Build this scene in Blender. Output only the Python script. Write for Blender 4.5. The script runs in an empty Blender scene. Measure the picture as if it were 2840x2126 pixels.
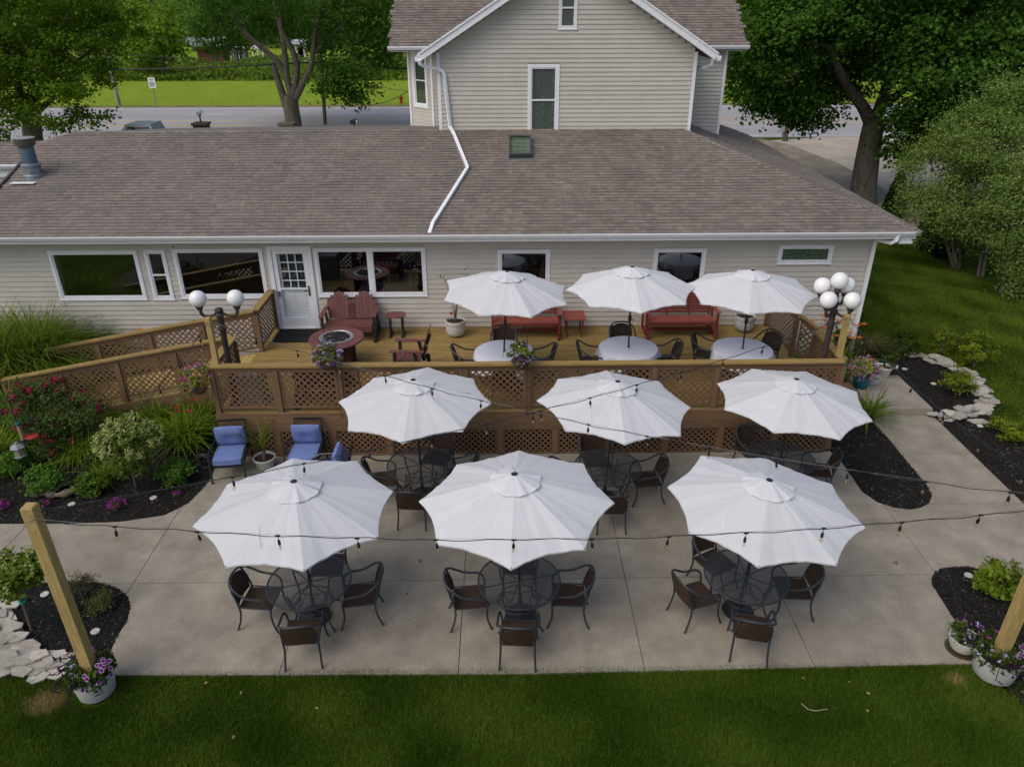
import bpy, bmesh, math, random
import numpy as np
from mathutils import Vector, Matrix
from mathutils.geometry import tessellate_polygon

# ------------------------------------------------------------------ camera, world, sun, exposure
scene = bpy.context.scene
FPX, PITCH, YAW, ROLL, CAMH = 2084.0, math.radians(27.13), math.radians(0.71), math.radians(-0.153), 8.4
fw = np.array([math.sin(YAW)*math.cos(PITCH), math.cos(YAW)*math.cos(PITCH), -math.sin(PITCH)])
_r0 = np.array([math.cos(YAW), -math.sin(YAW), 0.0]); _u0 = np.cross(_r0, fw)
cR = math.cos(ROLL)*_r0 + math.sin(ROLL)*_u0; cU = -math.sin(ROLL)*_r0 + math.cos(ROLL)*_u0
CAM = np.array([0, 0, CAMH])
cam_data = bpy.data.cameras.new("camera"); cam = bpy.data.objects.new("camera", cam_data)
scene.collection.objects.link(cam)
cam_data.sensor_width = 36; cam_data.lens = FPX/2840*36; cam_data.clip_end = 2000; cam_data.clip_start = 0.1
m = Matrix(((cR[0], cU[0], -fw[0], 0), (cR[1], cU[1], -fw[1], 0), (cR[2], cU[2], -fw[2], CAMH), (0, 0, 0, 1)))
cam.matrix_world = m
scene.camera = cam

SUN_DIR = Vector((-0.48, -0.40, 0.78)).normalized()      # towards the soft, cloud-veiled sun
world = bpy.data.worlds.new("World"); scene.world = world; world.use_nodes = True
wn = world.node_tree.nodes; wl = world.node_tree.links
sky = wn.new('ShaderNodeTexSky'); sky.sky_type = 'NISHITA'; sky.sun_disc = False
sky.sun_elevation = math.asin(SUN_DIR.z); sky.sun_rotation = math.atan2(SUN_DIR.x, SUN_DIR.y)
sky.air_density = 1.0; sky.dust_density = 4.0; sky.ozone_density = 0.6
bg = wn.get('Background') or wn.new('ShaderNodeBackground')
wl.new(sky.outputs[0], bg.inputs[0]); bg.inputs[1].default_value = 0.15
sun_d = bpy.data.lights.new("sun", 'SUN'); sun_d.energy = 0.95; sun_d.angle = math.radians(60); sun_d.color = (1, 0.965, 0.915)
sun = bpy.data.objects.new("sun", sun_d); scene.collection.objects.link(sun)
sun.rotation_euler = SUN_DIR.to_track_quat('Z', 'Y').to_euler(); sun.location = (-20, -5, 30)
scene.view_settings.view_transform = 'Standard'; scene.view_settings.look = 'None'
scene.view_settings.gamma = 1.0; scene.view_settings.exposure = -0.1
scene.render.resolution_x = 1024; scene.render.resolution_y = 766
scene.render.engine = 'CYCLES'
scene.cycles.transparent_max_bounces = 12

# ------------------------------------------------------------------ photograph pixel -> world point
def ray(x, y): return fw + cR*(x-1420)/FPX - cU*(y-1063)/FPX
def G(x, y, z=0.0):
    d = ray(x, y); return Vector(CAM + d*((z-CAMH)/d[2]))
def W(x, y, Y):
    d = ray(x, y); return Vector(CAM + d*(Y/d[1]))
def ppm(x, y, Y):                                          # pixels per metre there
    p = np.array(W(x, y, Y)) - CAM; return FPX/float(p @ fw)

# ------------------------------------------------------------------ objects
COL = scene.collection
def link(name, data, parent=None, world_co=True):
    o = bpy.data.objects.new(name, data); COL.objects.link(o)
    if parent is not None:
        o.parent = parent
        if world_co: o.matrix_parent_inverse = PINV.get(parent.name, Matrix())
    return o
PINV = {}
def tag(o, label=None, cat=None, group=None, kind=None):
    if label: o['label'] = label
    if cat: o['category'] = cat
    if group: o['group'] = group
    if kind: o['kind'] = kind
    return o
def thing(name, loc, label, cat, group=None, rz=0.0):
    o = bpy.data.objects.new(name, None); COL.objects.link(o)
    o.empty_display_size = 0.2
    o.location = loc; o.rotation_euler = (0, 0, rz)
    PINV[o.name] = (Matrix.Translation(Vector(loc)) @ Matrix.Rotation(rz, 4, 'Z')).inverted()
    return tag(o, label, cat, group)
def copy_tree(src, loc, rz, label, group=None, rot=None):
    r = src.copy(); COL.objects.link(r); r.location = loc; r.rotation_euler = rot if rot else (0, 0, rz); r['label'] = label
    if group: r['group'] = group
    for ch in list(src.children):
        c = ch.copy(); COL.objects.link(c); c.parent = r
        for g in ch.children:
            d = g.copy(); COL.objects.link(d); d.parent = c
    return r

class MB:
    def __init__(s): s.v = []; s.f = []; s.c = []
    def add(s, vs, fs, col=None):
        n = len(s.v); s.v.extend([tuple(v) for v in vs]); s.f.extend([tuple(i+n for i in f) for f in fs])
        if col is not None: s.c.extend([col]*len(vs))
        return s
    BF = [(0, 3, 2, 1), (4, 5, 6, 7), (0, 1, 5, 4), (1, 2, 6, 5), (2, 3, 7, 6), (3, 0, 4, 7)]
    def box(s, c, d, rz=0.0, col=None, M=None):
        x, y, z = d[0]/2, d[1]/2, d[2]/2
        vs = [Vector(p) for p in [(-x, -y, -z), (x, -y, -z), (x, y, -z), (-x, y, -z), (-x, -y, z), (x, -y, z), (x, y, z), (-x, y, z)]]
        if M is not None: vs = [M @ v for v in vs]
        if rz:
            cc, ss = math.cos(rz), math.sin(rz); vs = [Vector((v.x*cc-v.y*ss, v.x*ss+v.y*cc, v.z)) for v in vs]
        c = Vector(c); return s.add([v+c for v in vs], s.BF, col)
    def bx(s, x0, x1, y0, y1, z0, z1, col=None):
        return s.box(((x0+x1)/2, (y0+y1)/2, (z0+z1)/2), (x1-x0, y1-y0, z1-z0), col=col)
    def bar(s, a, b, w, h, up=(0, 0, 1), col=None):        # rectangular bar from a to b, w across, h along up
        a = Vector(a); b = Vector(b); d = (b-a).normalized(); up = Vector(up)
        if abs(d.dot(up)) > 0.98: up = Vector((0, 1, 0))
        r = d.cross(up).normalized(); u = r.cross(d)
        vs = []
        for p in (a, b):
            for q, t in ((-1, -1), (1, -1), (1, 1), (-1, 1)): vs.append(p + r*(w/2*q) + u*(h/2*t))
        return s.add(vs, [(0, 1, 2, 3), (7, 6, 5, 4), (0, 4, 5, 1), (1, 5, 6, 2), (2, 6, 7, 3), (3, 7, 4, 0)], col)
    def tube(s, pts, rad, n=8, closed=False, cap=True, col=None):
        pts = [Vector(p) for p in pts]; N = len(pts)
        if not hasattr(rad, '__len__'): rad = [rad]*N
        def tan(i):
            if closed: return (pts[(i+1) % N]-pts[i-1]).normalized()
            return (pts[min(i+1, N-1)]-pts[max(i-1, 0)]).normalized()
        t0 = tan(0); ref = Vector((0, 0, 1)) if abs(t0.z) < .9 else Vector((1, 0, 0))
        nrm = t0.cross(ref).normalized(); vs = []
        for i in range(N):
            t = tan(i); nrm = (nrm - t*nrm.dot(t)).normalized(); b = t.cross(nrm)
            for k in range(n):
                a = 2*math.pi*k/n; vs.append(pts[i] + (nrm*math.cos(a)+b*math.sin(a))*rad[i])
        fs = []
        for i in range(N if closed else N-1):
            j = (i+1) % N
            for k in range(n):
                k2 = (k+1) % n; fs.append((i*n+k, i*n+k2, j*n+k2, j*n+k))
        if cap and not closed: fs += [tuple(range(n))[::-1], tuple(range((N-1)*n, N*n))]
        return s.add(vs, fs, col)
    def lathe(s, prof, n=24, c=(0, 0, 0), cap=True, col=None, wob=None):
        vs = []; N = len(prof)
        for r, z in prof:
            for k in range(n):
                a = 2*math.pi*k/n; rr = r*(1+(wob(a, z) if wob else 0))
                vs.append((c[0]+rr*math.cos(a), c[1]+rr*math.sin(a), c[2]+z))
        fs = [(i*n+k, i*n+(k+1) % n, (i+1)*n+(k+1) % n, (i+1)*n+k) for i in range(N-1) for k in range(n)]
        if cap: fs += [tuple(range(n))[::-1], tuple(range((N-1)*n, N*n))]
        return s.add(vs, fs, col)
    def sphere(s, c, r, n=12, col=None):
        pr = [(max(1e-4, math.sin(math.pi*i/n))*1.0, -math.cos(math.pi*i/n)) for i in range(n+1)]
        R = r if hasattr(r, '__len__') else (r, r, r)
        vs = []; m = n*2
        for a, z in pr:
            for k in range(m):
                t = 2*math.pi*k/m; vs.append((c[0]+R[0]*a*math.cos(t), c[1]+R[1]*a*math.sin(t), c[2]+R[2]*z))
        fs = [(i*m+k, i*m+(k+1) % m, (i+1)*m+(k+1) % m, (i+1)*m+k) for i in range(n) for k in range(m)]
        return s.add(vs, fs, col)
    def prism(s, poly, z0, z1, col=None, top=None):        # poly = list of (x,y); convex or simple
        n = len(poly); A = sum(poly[i][0]*poly[(i+1) % n][1]-poly[(i+1) % n][0]*poly[i][1] for i in range(n))
        if A < 0: poly = poly[::-1]
        if not hasattr(z0, '__call__'): zz0 = z0; z0 = lambda x, y: zz0
        if not hasattr(z1, '__call__'): zz1 = z1; z1 = lambda x, y: zz1
        vs = [(x, y, z0(x, y)) for x, y in poly] + [(x, y, z1(x, y)) for x, y in poly]
        fs = [tuple(range(n))[::-1], tuple(range(n, 2*n))] + [(i, (i+1) % n, n+(i+1) % n, n+i) for i in range(n)]
        return s.add(vs, fs, col)
    def extrude(s, prof, a, b, right, up, col=None):       # profile (p,q) along right/up swept a->b
        a = Vector(a); b = Vector(b); right = Vector(right); up = Vector(up); n = len(prof)
        vs = [a+right*p+up*q for p, q in prof] + [b+right*p+up*q for p, q in prof]
        fs = [tuple(range(n)), tuple(range(n, 2*n))[::-1]] + [(i, n+i, n+(i+1) % n, (i+1) % n) for i in range(n)]
        return s.add(vs, fs, col)
    def mesh(s, name, smooth=False):
        me = bpy.data.meshes.new(name); me.from_pydata(s.v, [], s.f)
        if s.c and len(s.c) == len(s.v):
            at = me.attributes.new('Col', 'FLOAT_COLOR', 'POINT')
            at.data.foreach_set('color', np.array([(c[0], c[1], c[2], 1) for c in s.c], dtype=np.float32).ravel())
        if smooth:
            me.polygons.foreach_set('use_smooth', [True]*len(me.polygons))
            try: me.set_sharp_from_angle(angle=math.radians(40))
            except Exception: pass
        me.update(); return me
    def build(s, name, mat, parent=None, smooth=False, world_co=True):
        me = s.mesh(name, smooth); me.materials.append(mat)
        return link(name, me, parent, world_co)
def np_mesh(name, V, F, col=None, mat=None, parent=None, smooth=False, world_co=True):
    me = bpy.data.meshes.new(name); k = F.shape[1]
    me.vertices.add(len(V)); me.vertices.foreach_set('co', np.asarray(V, np.float32).ravel())
    me.loops.add(F.size); me.loops.foreach_set('vertex_index', np.asarray(F, np.int32).ravel())
    me.polygons.add(len(F)); me.polygons.foreach_set('loop_start', np.arange(0, F.size, k, dtype=np.int32))
    if smooth: me.polygons.foreach_set('use_smooth', np.ones(len(F), bool))
    if col is not None:
        at = me.attributes.new('Col', 'FLOAT_COLOR', 'POINT')
        at.data.foreach_set('color', np.concatenate([col, np.ones((len(col), 1))], 1).astype(np.float32).ravel())
    me.update(calc_edges=True); me.validate()
    if mat: me.materials.append(mat)
    return link(name, me, parent, world_co)

# ------------------------------------------------------------------ procedural materials
MATS = {}
def mat(name, base, rough=.6, var=.15, scale=6.0, bump=0.0, bscale=None, stretch=(1, 1, 1), attr=False, metal=0.0, spec=.3,
        trans=0.0, base2=None, fine=0.0, fscale=60, transl=0.0, coat=0.0, orand=0.0, blot=0.0, blscale=.5):
    if name in MATS: return MATS[name]
    M = bpy.data.materials.new(name); M.use_nodes = True; nt = M.node_tree; N = nt.nodes; L = nt.links
    b = N['Principled BSDF']; b.inputs['Roughness'].default_value = rough; b.inputs['Metallic'].default_value = metal
    b.inputs['Specular IOR Level'].default_value = spec
    if coat: b.inputs['Coat Weight'].default_value = coat
    tc = N.new('ShaderNodeTexCoord'); mp = N.new('ShaderNodeMapping'); L.new(tc.outputs['Object'], mp.inputs[0]); mp.inputs['Scale'].default_value = stretch
    nz = N.new('ShaderNodeTexNoise'); nz.inputs['Scale'].default_value = scale; nz.inputs['Detail'].default_value = 5; nz.inputs['Roughness'].default_value = .6
    L.new(mp.outputs[0], nz.inputs['Vector'])
    rp = N.new('ShaderNodeValToRGB'); rp.color_ramp.elements[0].position = .3; rp.color_ramp.elements[1].position = .7
    c2 = base2 if base2 else tuple(min(1, x*(1+var)) for x in base)
    c1 = base if base2 else tuple(x*(1-var) for x in base)
    rp.color_ramp.elements[0].color = (*c1, 1); rp.color_ramp.elements[1].color = (*c2, 1)
    L.new(nz.outputs['Fac'], rp.inputs[0]); out = rp.outputs[0]
    if fine:
        n2 = N.new('ShaderNodeTexNoise'); n2.inputs['Scale'].default_value = fscale; n2.inputs['Detail'].default_value = 3
        L.new(mp.outputs[0], n2.inputs['Vector'])
        mr = N.new('ShaderNodeMapRange'); mr.inputs[1].default_value = .3; mr.inputs[2].default_value = .7
        mr.inputs[3].default_value = 1-fine; mr.inputs[4].default_value = 1+fine; L.new(n2.outputs['Fac'], mr.inputs[0])
        mx = N.new('ShaderNodeMix'); mx.data_type = 'RGBA'; mx.blend_type = 'MULTIPLY'; mx.inputs[0].default_value = 1
        L.new(out, mx.inputs[6]); L.new(mr.outputs[0], mx.inputs[7]); out = mx.outputs[2]
    if blot:
        n3 = N.new('ShaderNodeTexNoise'); n3.inputs['Scale'].default_value = blscale; n3.inputs['Detail'].default_value = 6; n3.inputs['Roughness'].default_value = .65
        L.new(tc.outputs['Object'], n3.inputs['Vector'])
        mr = N.new('ShaderNodeMapRange'); mr.inputs[1].default_value = .35; mr.inputs[2].default_value = .65
        mr.inputs[3].default_value = 1-blot; mr.inputs[4].default_value = 1+blot*.6; L.new(n3.outputs['Fac'], mr.inputs[0])
        mx = N.new('ShaderNodeMix'); mx.data_type = 'RGBA'; mx.blend_type = 'MULTIPLY'; mx.inputs[0].default_value = 1
        L.new(out, mx.inputs[6]); L.new(mr.outputs[0], mx.inputs[7]); out = mx.outputs[2]
    if attr:
        at = N.new('ShaderNodeAttribute'); at.attribute_name = 'Col'
        mx = N.new('ShaderNodeMix'); mx.data_type = 'RGBA'; mx.blend_type = 'MULTIPLY'; mx.inputs[0].default_value = 1
        L.new(out, mx.inputs[6]); L.new(at.outputs['Color'], mx.inputs[7]); out = mx.outputs[2]
    if orand:
        oi = N.new('ShaderNodeObjectInfo'); mr = N.new('ShaderNodeMapRange')
        mr.inputs[3].default_value = 1-orand; mr.inputs[4].default_value = 1+orand; L.new(oi.outputs['Random'], mr.inputs[0])
        mx = N.new('ShaderNodeMix'); mx.data_type = 'RGBA'; mx.blend_type = 'MULTIPLY'; mx.inputs[0].default_value = 1
        L.new(out, mx.inputs[6]); L.new(mr.outputs[0], mx.inputs[7]); out = mx.outputs[2]
    L.new(out, b.inputs['Base Color'])
    if bump:
        nb = N.new('ShaderNodeTexNoise'); nb.inputs['Scale'].default_value = bscale or scale*4; nb.inputs['Detail'].default_value = 4
        L.new(mp.outputs[0], nb.inputs['Vector']); bp = N.new('ShaderNodeBump'); bp.inputs['Strength'].default_value = bump; bp.inputs['Distance'].default_value = .02
        L.new(nb.outputs['Fac'], bp.inputs['Height']); L.new(bp.outputs[0], b.inputs['Normal'])
    sh = b.outputs[0]
    if transl:
        tl = N.new('ShaderNodeBsdfTranslucent'); L.new(out, tl.inputs[0]); ms = N.new('ShaderNodeMixShader'); ms.inputs[0].default_value = transl
        L.new(sh, ms.inputs[1]); L.new(tl.outputs[0], ms.inputs[2]); sh = ms.outputs[0]
    if trans:
        tp = N.new('ShaderNodeBsdfTransparent'); ms = N.new('ShaderNodeMixShader'); ms.inputs[0].default_value = trans
        L.new(sh, ms.inputs[1]); L.new(tp.outputs[0], ms.inputs[2]); sh = ms.outputs[0]
    L.new(sh, N['Material Output'].inputs['Surface'])
    MATS[name] = M; return M
def glass_mat(name, tint=(.75, .8, .8), refl=.12, rough=.01):
    if name in MATS: return MATS[name]
    M = bpy.data.materials.new(name); M.use_nodes = True; nt = M.node_tree; N = nt.nodes; L = nt.links
    N.remove(N['Principled BSDF'])
    tp = N.new('ShaderNodeBsdfTransparent'); tp.inputs[0].default_value = (*tint, 1)
    gl = N.new('ShaderNodeBsdfGlossy'); gl.inputs['Roughness'].default_value = rough
    lw = N.new('ShaderNodeLayerWeight'); lw.inputs[0].default_value = .5
    pw = N.new('ShaderNodeMath'); pw.operation = 'POWER'; pw.inputs[1].default_value = 4; L.new(lw.outputs['Facing'], pw.inputs[0])
    ad = N.new('ShaderNodeMath'); ad.operation = 'ADD'; ad.use_clamp = True; ad.inputs[1].default_value = refl; L.new(pw.outputs[0], ad.inputs[0])
    ms = N.new('ShaderNodeMixShader'); L.new(ad.outputs[0], ms.inputs[0]); L.new(tp.outputs[0], ms.inputs[1]); L.new(gl.outputs[0], ms.inputs[2])
    L.new(ms.outputs[0], N['Material Output'].inputs['Surface']); MATS[name] = M; return M

SIDING = mat('siding_vinyl', (.53, .505, .455), .55, .03, 3, bump=.03, bscale=40, blot=.06, blscale=1.2, orand=.025)
WHITE = mat('white_trim', (.80, .82, .86), .45, .04, 4)
SHINGLE = mat('asphalt_shingle', (.205, .184, .163), .9, .10, 1.1, bump=.25, bscale=220, attr=True, fine=.18, fscale=160, blot=.10, blscale=.45)
WOODY = mat('treated_wood', (.275, .19, .066), .7, .22, 3, stretch=(1, 10, 10), bump=.08, bscale=30, fine=.14, fscale=8, orand=.13)
WOODYY = mat('treated_wood_post', (.385, .28, .105), .7, .2, 3, stretch=(10, 10, 1), bump=.08, bscale=30, fine=.12, fscale=8, orand=.06)
BROWN = mat('brown_stain', (.175, .106, .06), .65, .15, 4, stretch=(1, 6, 6), fine=.12, fscale=14, orand=.08)
BLACKM = mat('black_metal', (.018, .02, .024), .42, .25, 8, spec=.5)
DARKM = mat('dark_slate_metal', (.028, .034, .042), .45, .2, 10, spec=.5)
WICKER = mat('brown_wicker', (.05, .03, .02), .6, .4, 90, bump=.5, bscale=140, stretch=(1, 1, .4))
CANVAS = mat('white_canvas', (.735, .75, .775), .9, .03, 2.5, bump=.3, bscale=9, transl=.22, spec=.05, orand=.03)
CLOTH = mat('white_tablecloth', (.60, .63, .73), .85, .03, 5, bump=.1, bscale=14, spec=.1)
CONC = mat('exposed_concrete', (.295, .264, .213), .95, .13, 2.2, bump=.4, bscale=80, fine=.30, fscale=60, orand=.05, blot=.16, blscale=.55)
MULCH = mat('dark_mulch', (.016, .012, .010), .95, .5, 30, bump=1.0, bscale=70)
CHIP = mat('mulch_chip', (1, 1, 1), .9, .1, 20, attr=True)
STONE = mat('flagstone', (.37, .345, .30), .9, .2, 5, bump=.4, bscale=40, fine=.14, fscale=25, orand=.25)
LEAF = mat('leaf', (1, 1, 1), .8, .12, 30, attr=True, transl=.42, spec=.06)
PETAL = mat('petal', (1, 1, 1), .7, .05, 30, attr=True, transl=.15, spec=.15)
BARK = mat('bark', (.125, .11, .09), .95, .35, 5, stretch=(1, 1, .25), bump=.8, bscale=14, fine=.2, fscale=20)
ASPHALT = mat('asphalt', (.33, .325, .33), .95, .1, .4, bump=.1, bscale=80, stretch=(.2, 1, 1))
GRAVEL = mat('gravel', (.40, .35, .285), .95, .18, .5, bump=.3, bscale=30, fine=.2, fscale=18)
GLASS = glass_mat('window_glass', (.72, .77, .77), .16)
ADIR = mat('burgundy_poly', (.155, .062, .06), .5, .1, 14, stretch=(1, 1, 6), fine=.08, orand=.08)
REDP = mat('red_paint', (.20, .036, .028), .6, .25, 8, stretch=(1, 6, 6), fine=.15, orand=.08)
REDW = mat('worn_red_paint', (.20, .04, .03), .65, .3, 5, stretch=(1, 8, 8), base2=(.33, .11, .085))
POTW = mat('white_pot', (.55, .55, .54), .5, .06, 8)
SOIL = mat('soil', (.045, .03, .02), .95, .4, 30, bump=.8)
BLUEC = mat('blue_cushion', (.14, .20, .43), .85, .08, 20, bump=.08, bscale=120)
GLOBE = mat('white_globe', (.80, .80, .80), .25, .02, 3, spec=.5)
IRON = mat('flaking_iron', (.022, .022, .026), .6, .3, 14, base2=(.07, .045, .04), spec=.4)
TEAL = mat('teal_pot', (.012, .12, .16), .4, .15, 5)
GALV = mat('galvanised', (.23, .27, .31), .45, .2, 8, metal=.5)
rng = np.random.default_rng(7)
random.seed(7)
def srgb(r, g, b):
    f = lambda c: (c/12.92 if c <= .04045 else ((c+.055)/1.055)**2.4)
    return (f(r/255), f(g/255), f(b/255))
# ================================================================== SETTING
def poly_sheet(name, poly, z, mtl, kind='structure', parent=None, skirt=0.0, cells=None):
    """flat sheet from an (x,y) outline; optional skirt down; optional half-plane cuts"""
    bm = bmesh.new(); vs = [bm.verts.new((x, y, z)) for x, y in poly]; bm.faces.new(vs)
    bmesh.ops.triangulate(bm, faces=bm.faces[:])
    if cells:
        for co, no in cells:
            bmesh.ops.bisect_plane(bm, geom=bm.verts[:]+bm.edges[:]+bm.faces[:], plane_co=co, plane_no=no, clear_outer=True)
    if not bm.faces: bm.free(); return None
    bmesh.ops.recalc_face_normals(bm, faces=bm.faces[:])
    if sum(f.normal.z for f in bm.faces) < 0: bmesh.ops.reverse_faces(bm, faces=bm.faces[:])
    if skirt:
        be = [e for e in bm.edges if len(e.link_faces) == 1]
        r = bmesh.ops.extrude_edge_only(bm, edges=be)
        for v in r['geom']:
            if isinstance(v, bmesh.types.BMVert): v.co.z -= skirt
    me = bpy.data.meshes.new(name); bm.to_mesh(me); bm.free(); me.materials.append(mtl)
    o = link(name, me, parent)
    if kind: o['kind'] = kind
    return o
def gp(*pts): return [tuple(G(x, y))[:2] for x, y in pts]
def inside(P, poly):
    x, y = P[:, 0], P[:, 1]; r = np.zeros(len(P), bool); n = len(poly)
    for i in range(n):
        x0, y0 = poly[i]; x1, y1 = poly[(i+1) % n]
        c = ((y0 > y) != (y1 > y)) & (x < (x1-x0)*(y-y0)/((y1-y0) if y1 != y0 else 1e-9)+x0); r ^= c
    return r
def scatter(poly, n):
    a = np.array(poly); lo, hi = a.min(0), a.max(0); P = rng.uniform(lo, hi, (n, 2)); return P[inside(P, poly)]

LAWN = mat('lawn_soil', (.045, .075, .008), .95, .35, 1.2, bump=.4, bscale=40, fine=.3, fscale=40, spec=.02)
FIELD = mat('mown_field', (.17, .25, .022), .95, .28, .35, bump=.3, bscale=6, fine=.22, fscale=3, base2=(.225, .30, .035), spec=.02)
lawn = MB().add([(-260, -30, -.035), (260, -30, -.035), (260, 62, -.035), (-260, 62, -.035)], [(0, 1, 2, 3)]).build('lawn', LAWN); lawn['kind'] = 'structure'
field = MB().add([(-400, 60, -.04), (400, 60, -.04), (400, 900, -.04), (-400, 900, -.04)], [(0, 1, 2, 3)]).build('field', FIELD); field['kind'] = 'structure'
road = MB().bx(-220, 220, 52.6, 69.6, -.03, -.005).build('road', ASPHALT); road['kind'] = 'structure'
shoulder = MB().bx(-220, 220, 69.6, 71.2, -.035, -.012).build('road_verge', mat('verge', (.17, .15, .04), .95, .3, .6, fine=.2, fscale=5)); shoulder['kind'] = 'structure'
RW = mat('road_paint_white', (.62, .63, .64), .8, .15, 3); RY = mat('road_paint_yellow', (.62, .36, .05), .8, .2, 2)
def mark(x0, x1, y, w, mt, nm): MB().bx(x0, x1, y-w/2, y+w/2, -.0049, -.001).build(nm, mt, road)
mark(-220, 220, 53.25, .14, RW, 'edge_line'); mark(-220, 220, 68.7, .14, RW, 'edge_line')
mark(-220, 220, 59.06, .2, RY, 'centre_line'); mark(-220, 220, 61.6, .2, RY, 'centre_line')
for i in range(-6, 8):
    mark(i*12.0-3.5, i*12.0-.4, 56.2, .13, RW, 'lane_dash'); mark(i*12.0-4.5+3, i*12.0-1.2+3, 65.2, .13, RW, 'lane_dash')
drive = poly_sheet('gravel_drive', gp((2085, 392), (2300, 378), (2700, 376), (3300, 380), (3500, 520), (2900, 640), (2560, 612), (2400, 520), (2230, 450)), -.02, GRAVEL)
dry = poly_sheet('bare_verge', gp((2020, 384), (2110, 384), (2190, 400), (2330, 455), (2430, 510), (2560, 600), (2640, 650), (2560, 690), (2420, 610), (2250, 510), (2080, 420)), -.014,
                 mat('dry_grass', (.15, .12, .07), .95, .5, .8, base2=(.30, .265, .215), bump=.6, bscale=20, fine=.3, fscale=14))
frontyard = MB().bx(-60, 9, 27, 52.5, -.034, -.028).build('front_yard', FIELD); frontyard['kind'] = 'structure'

# ---- patio: concrete panels with tooled joints
PAT = gp((-260, 1457), (0, 1452), (190, 1451), (335, 1446), (456, 1428), (522, 1395), (567, 1350), (588, 1322), (597, 1290), (601, 1258),
         (2297, 1246), (2329, 1275), (2355, 1311), (2391, 1363), (2433, 1392), (2479, 1407), (2524, 1412), (2554, 1407), (2577, 1395), (2585, 1373),
         (2570, 1343), (2520, 1284), (2470, 1222), (2423, 1170), (2418, 1152), (2585, 1152), (2606, 1170), (2700, 1262), (2840, 1397), (3000, 1560),
         (3060, 1700), (2960, 1700), (2880, 1660), (2808, 1622), (2772, 1596), (2723, 1578), (2690, 1571), (2642, 1571), (2609, 1576), (2590, 1589), (2583, 1606), (2585, 1622),
         (2603, 1648), (2629, 1690), (2654, 1728), (2690, 1790), (2712, 1838), (1420, 1867), (300, 1871), (302, 1815), (326, 1762), (352, 1723), (362, 1684), (355, 1655), (326, 1630),
         (277, 1614), (183, 1612), (114, 1614), (0, 1625), (-260, 1650))
patio = tag(bpy.data.objects.new('patio', None), kind='structure'); COL.objects.link(patio); PINV[patio.name] = Matrix()
XS = [-14, -8.6, -6.02, -3.18, -.67, 1.95, 4.36, 7.05, 14]; Y1 = G(900, 1611).y; Y2 = G(1800, 1405).y; Y3 = G(2600, 1257).y
gap = .0055
for i in range(len(XS)-1):
    ys = [6, Y1, Y2, 16] if XS[i] < 7 else [6, Y1, Y2, Y3, 16]
    for j in range(len(ys)-1):
        cells = [((XS[i]+gap, 0, 0), (-1, 0, 0)), ((XS[i+1]-gap, 0, 0), (1, 0, 0)), ((0, ys[j]+gap, 0), (0, -1, 0)), ((0, ys[j+1]-gap, 0), (0, 1, 0))]
        poly_sheet('concrete_panel', PAT, 0.0, CONC, None, patio, skirt=.06, cells=cells)
MB().bx(-13, 9.4, 7.6, 14.7, -.04, -.022).build('joint_bed', mat('joint_dirt', (.06, .05, .04), .95, .3, 20), patio)
# stains / rust spots on the concrete
RUST = mat('rust_stain', (.15, .075, .025), .9, .4, 30, base2=(.20, .16, .12))
for x, y, a in [(1165, 1555, .035), (1112, 1585, .018), (1128, 1646, .022), (2485, 1560, .04), (1137, 1717, .015), (1043, 1693, .02), (1590, 1672, .02), (1635, 1637, .018), (770, 1765, .012)]:
    p = G(x, y); n = 9; q = random.random()*3
    MB().prism([(p.x+a*(1+.35*math.sin(3*t+q))*math.cos(t), p.y+a*1.5*(1+.3*math.cos(2*t+q))*math.sin(t)) for t in [2*math.pi*i/n for i in range(n)]], .0002, .0012).build('rust_stain', RUST, patio)

# ---- raised landing at the stair foot
land = [tuple(G(2412, 1133, .17))[:2], tuple(G(2588, 1133, .17))[:2], tuple(G(2490, 1040, .17))[:2], tuple(G(2352, 1040, .17))[:2]]
o = MB().prism(land, -.05, .17).build('landing_step', CONC); o['kind'] = 'structure'

# ---- mulch beds
BED_L = gp((-260, 1457), (0, 1452), (190, 1451), (335, 1446), (456, 1428), (522, 1395), (567, 1350), (588, 1322), (597, 1290), (601, 1255), (598, 1215), (560, 1190), (300, 1180), (0, 1235), (-260, 1290))
BED_BL = gp((-260, 1650), (0, 1625), (114, 1614), (183, 1612), (277, 1614), (326, 1630), (355, 1655), (362, 1684), (352, 1723), (326, 1762), (302, 1815), (290, 1860), (60, 1875), (-260, 1890))
BED_M = gp((2290, 1236), (2329, 1275), (2355, 1311), (2391, 1363), (2433, 1392), (2479, 1407), (2524, 1412), (2554, 1407), (2577, 1395), (2585, 1373), (2570, 1343), (2520, 1284), (2470, 1222), (2423, 1170), (2412, 1120), (2330, 1120))
BED_R = gp((2585, 1152), (2606, 1170), (2700, 1262), (2840, 1397), (2960, 1515), (3060, 1480), (2900, 1260), (2790, 1190), (2740, 1150), (2700, 1060), (2640, 1010), (2560, 985), (2400, 975), (2390, 1020), (2490, 1040), (2585, 1133))
BED_BR = gp((3100, 1700), (2960, 1700), (2880, 1660), (2808, 1622), (2772, 1596), (2723, 1578), (2690, 1571), (2642, 1571), (2609, 1576), (2590, 1589), (2583, 1606), (2585, 1622), (2603, 1648), (2629, 1690), (2654, 1728), (2690, 1790), (2712, 1838), (2790, 1900), (2840, 1960), (3100, 2100))
BED_W = [(-16, 16.3), (-5.7, 16.25), (-5.7, 17.6), (-16, 17.6)]          # behind the ramp, along the wall
BED_S = [(6.8, 15.0), (6.8, 17.6), (9.6, 17.6), (9.6, 16.2), (8.25, 16.2), (8.25, 15.0)]
ci = 0
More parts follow.
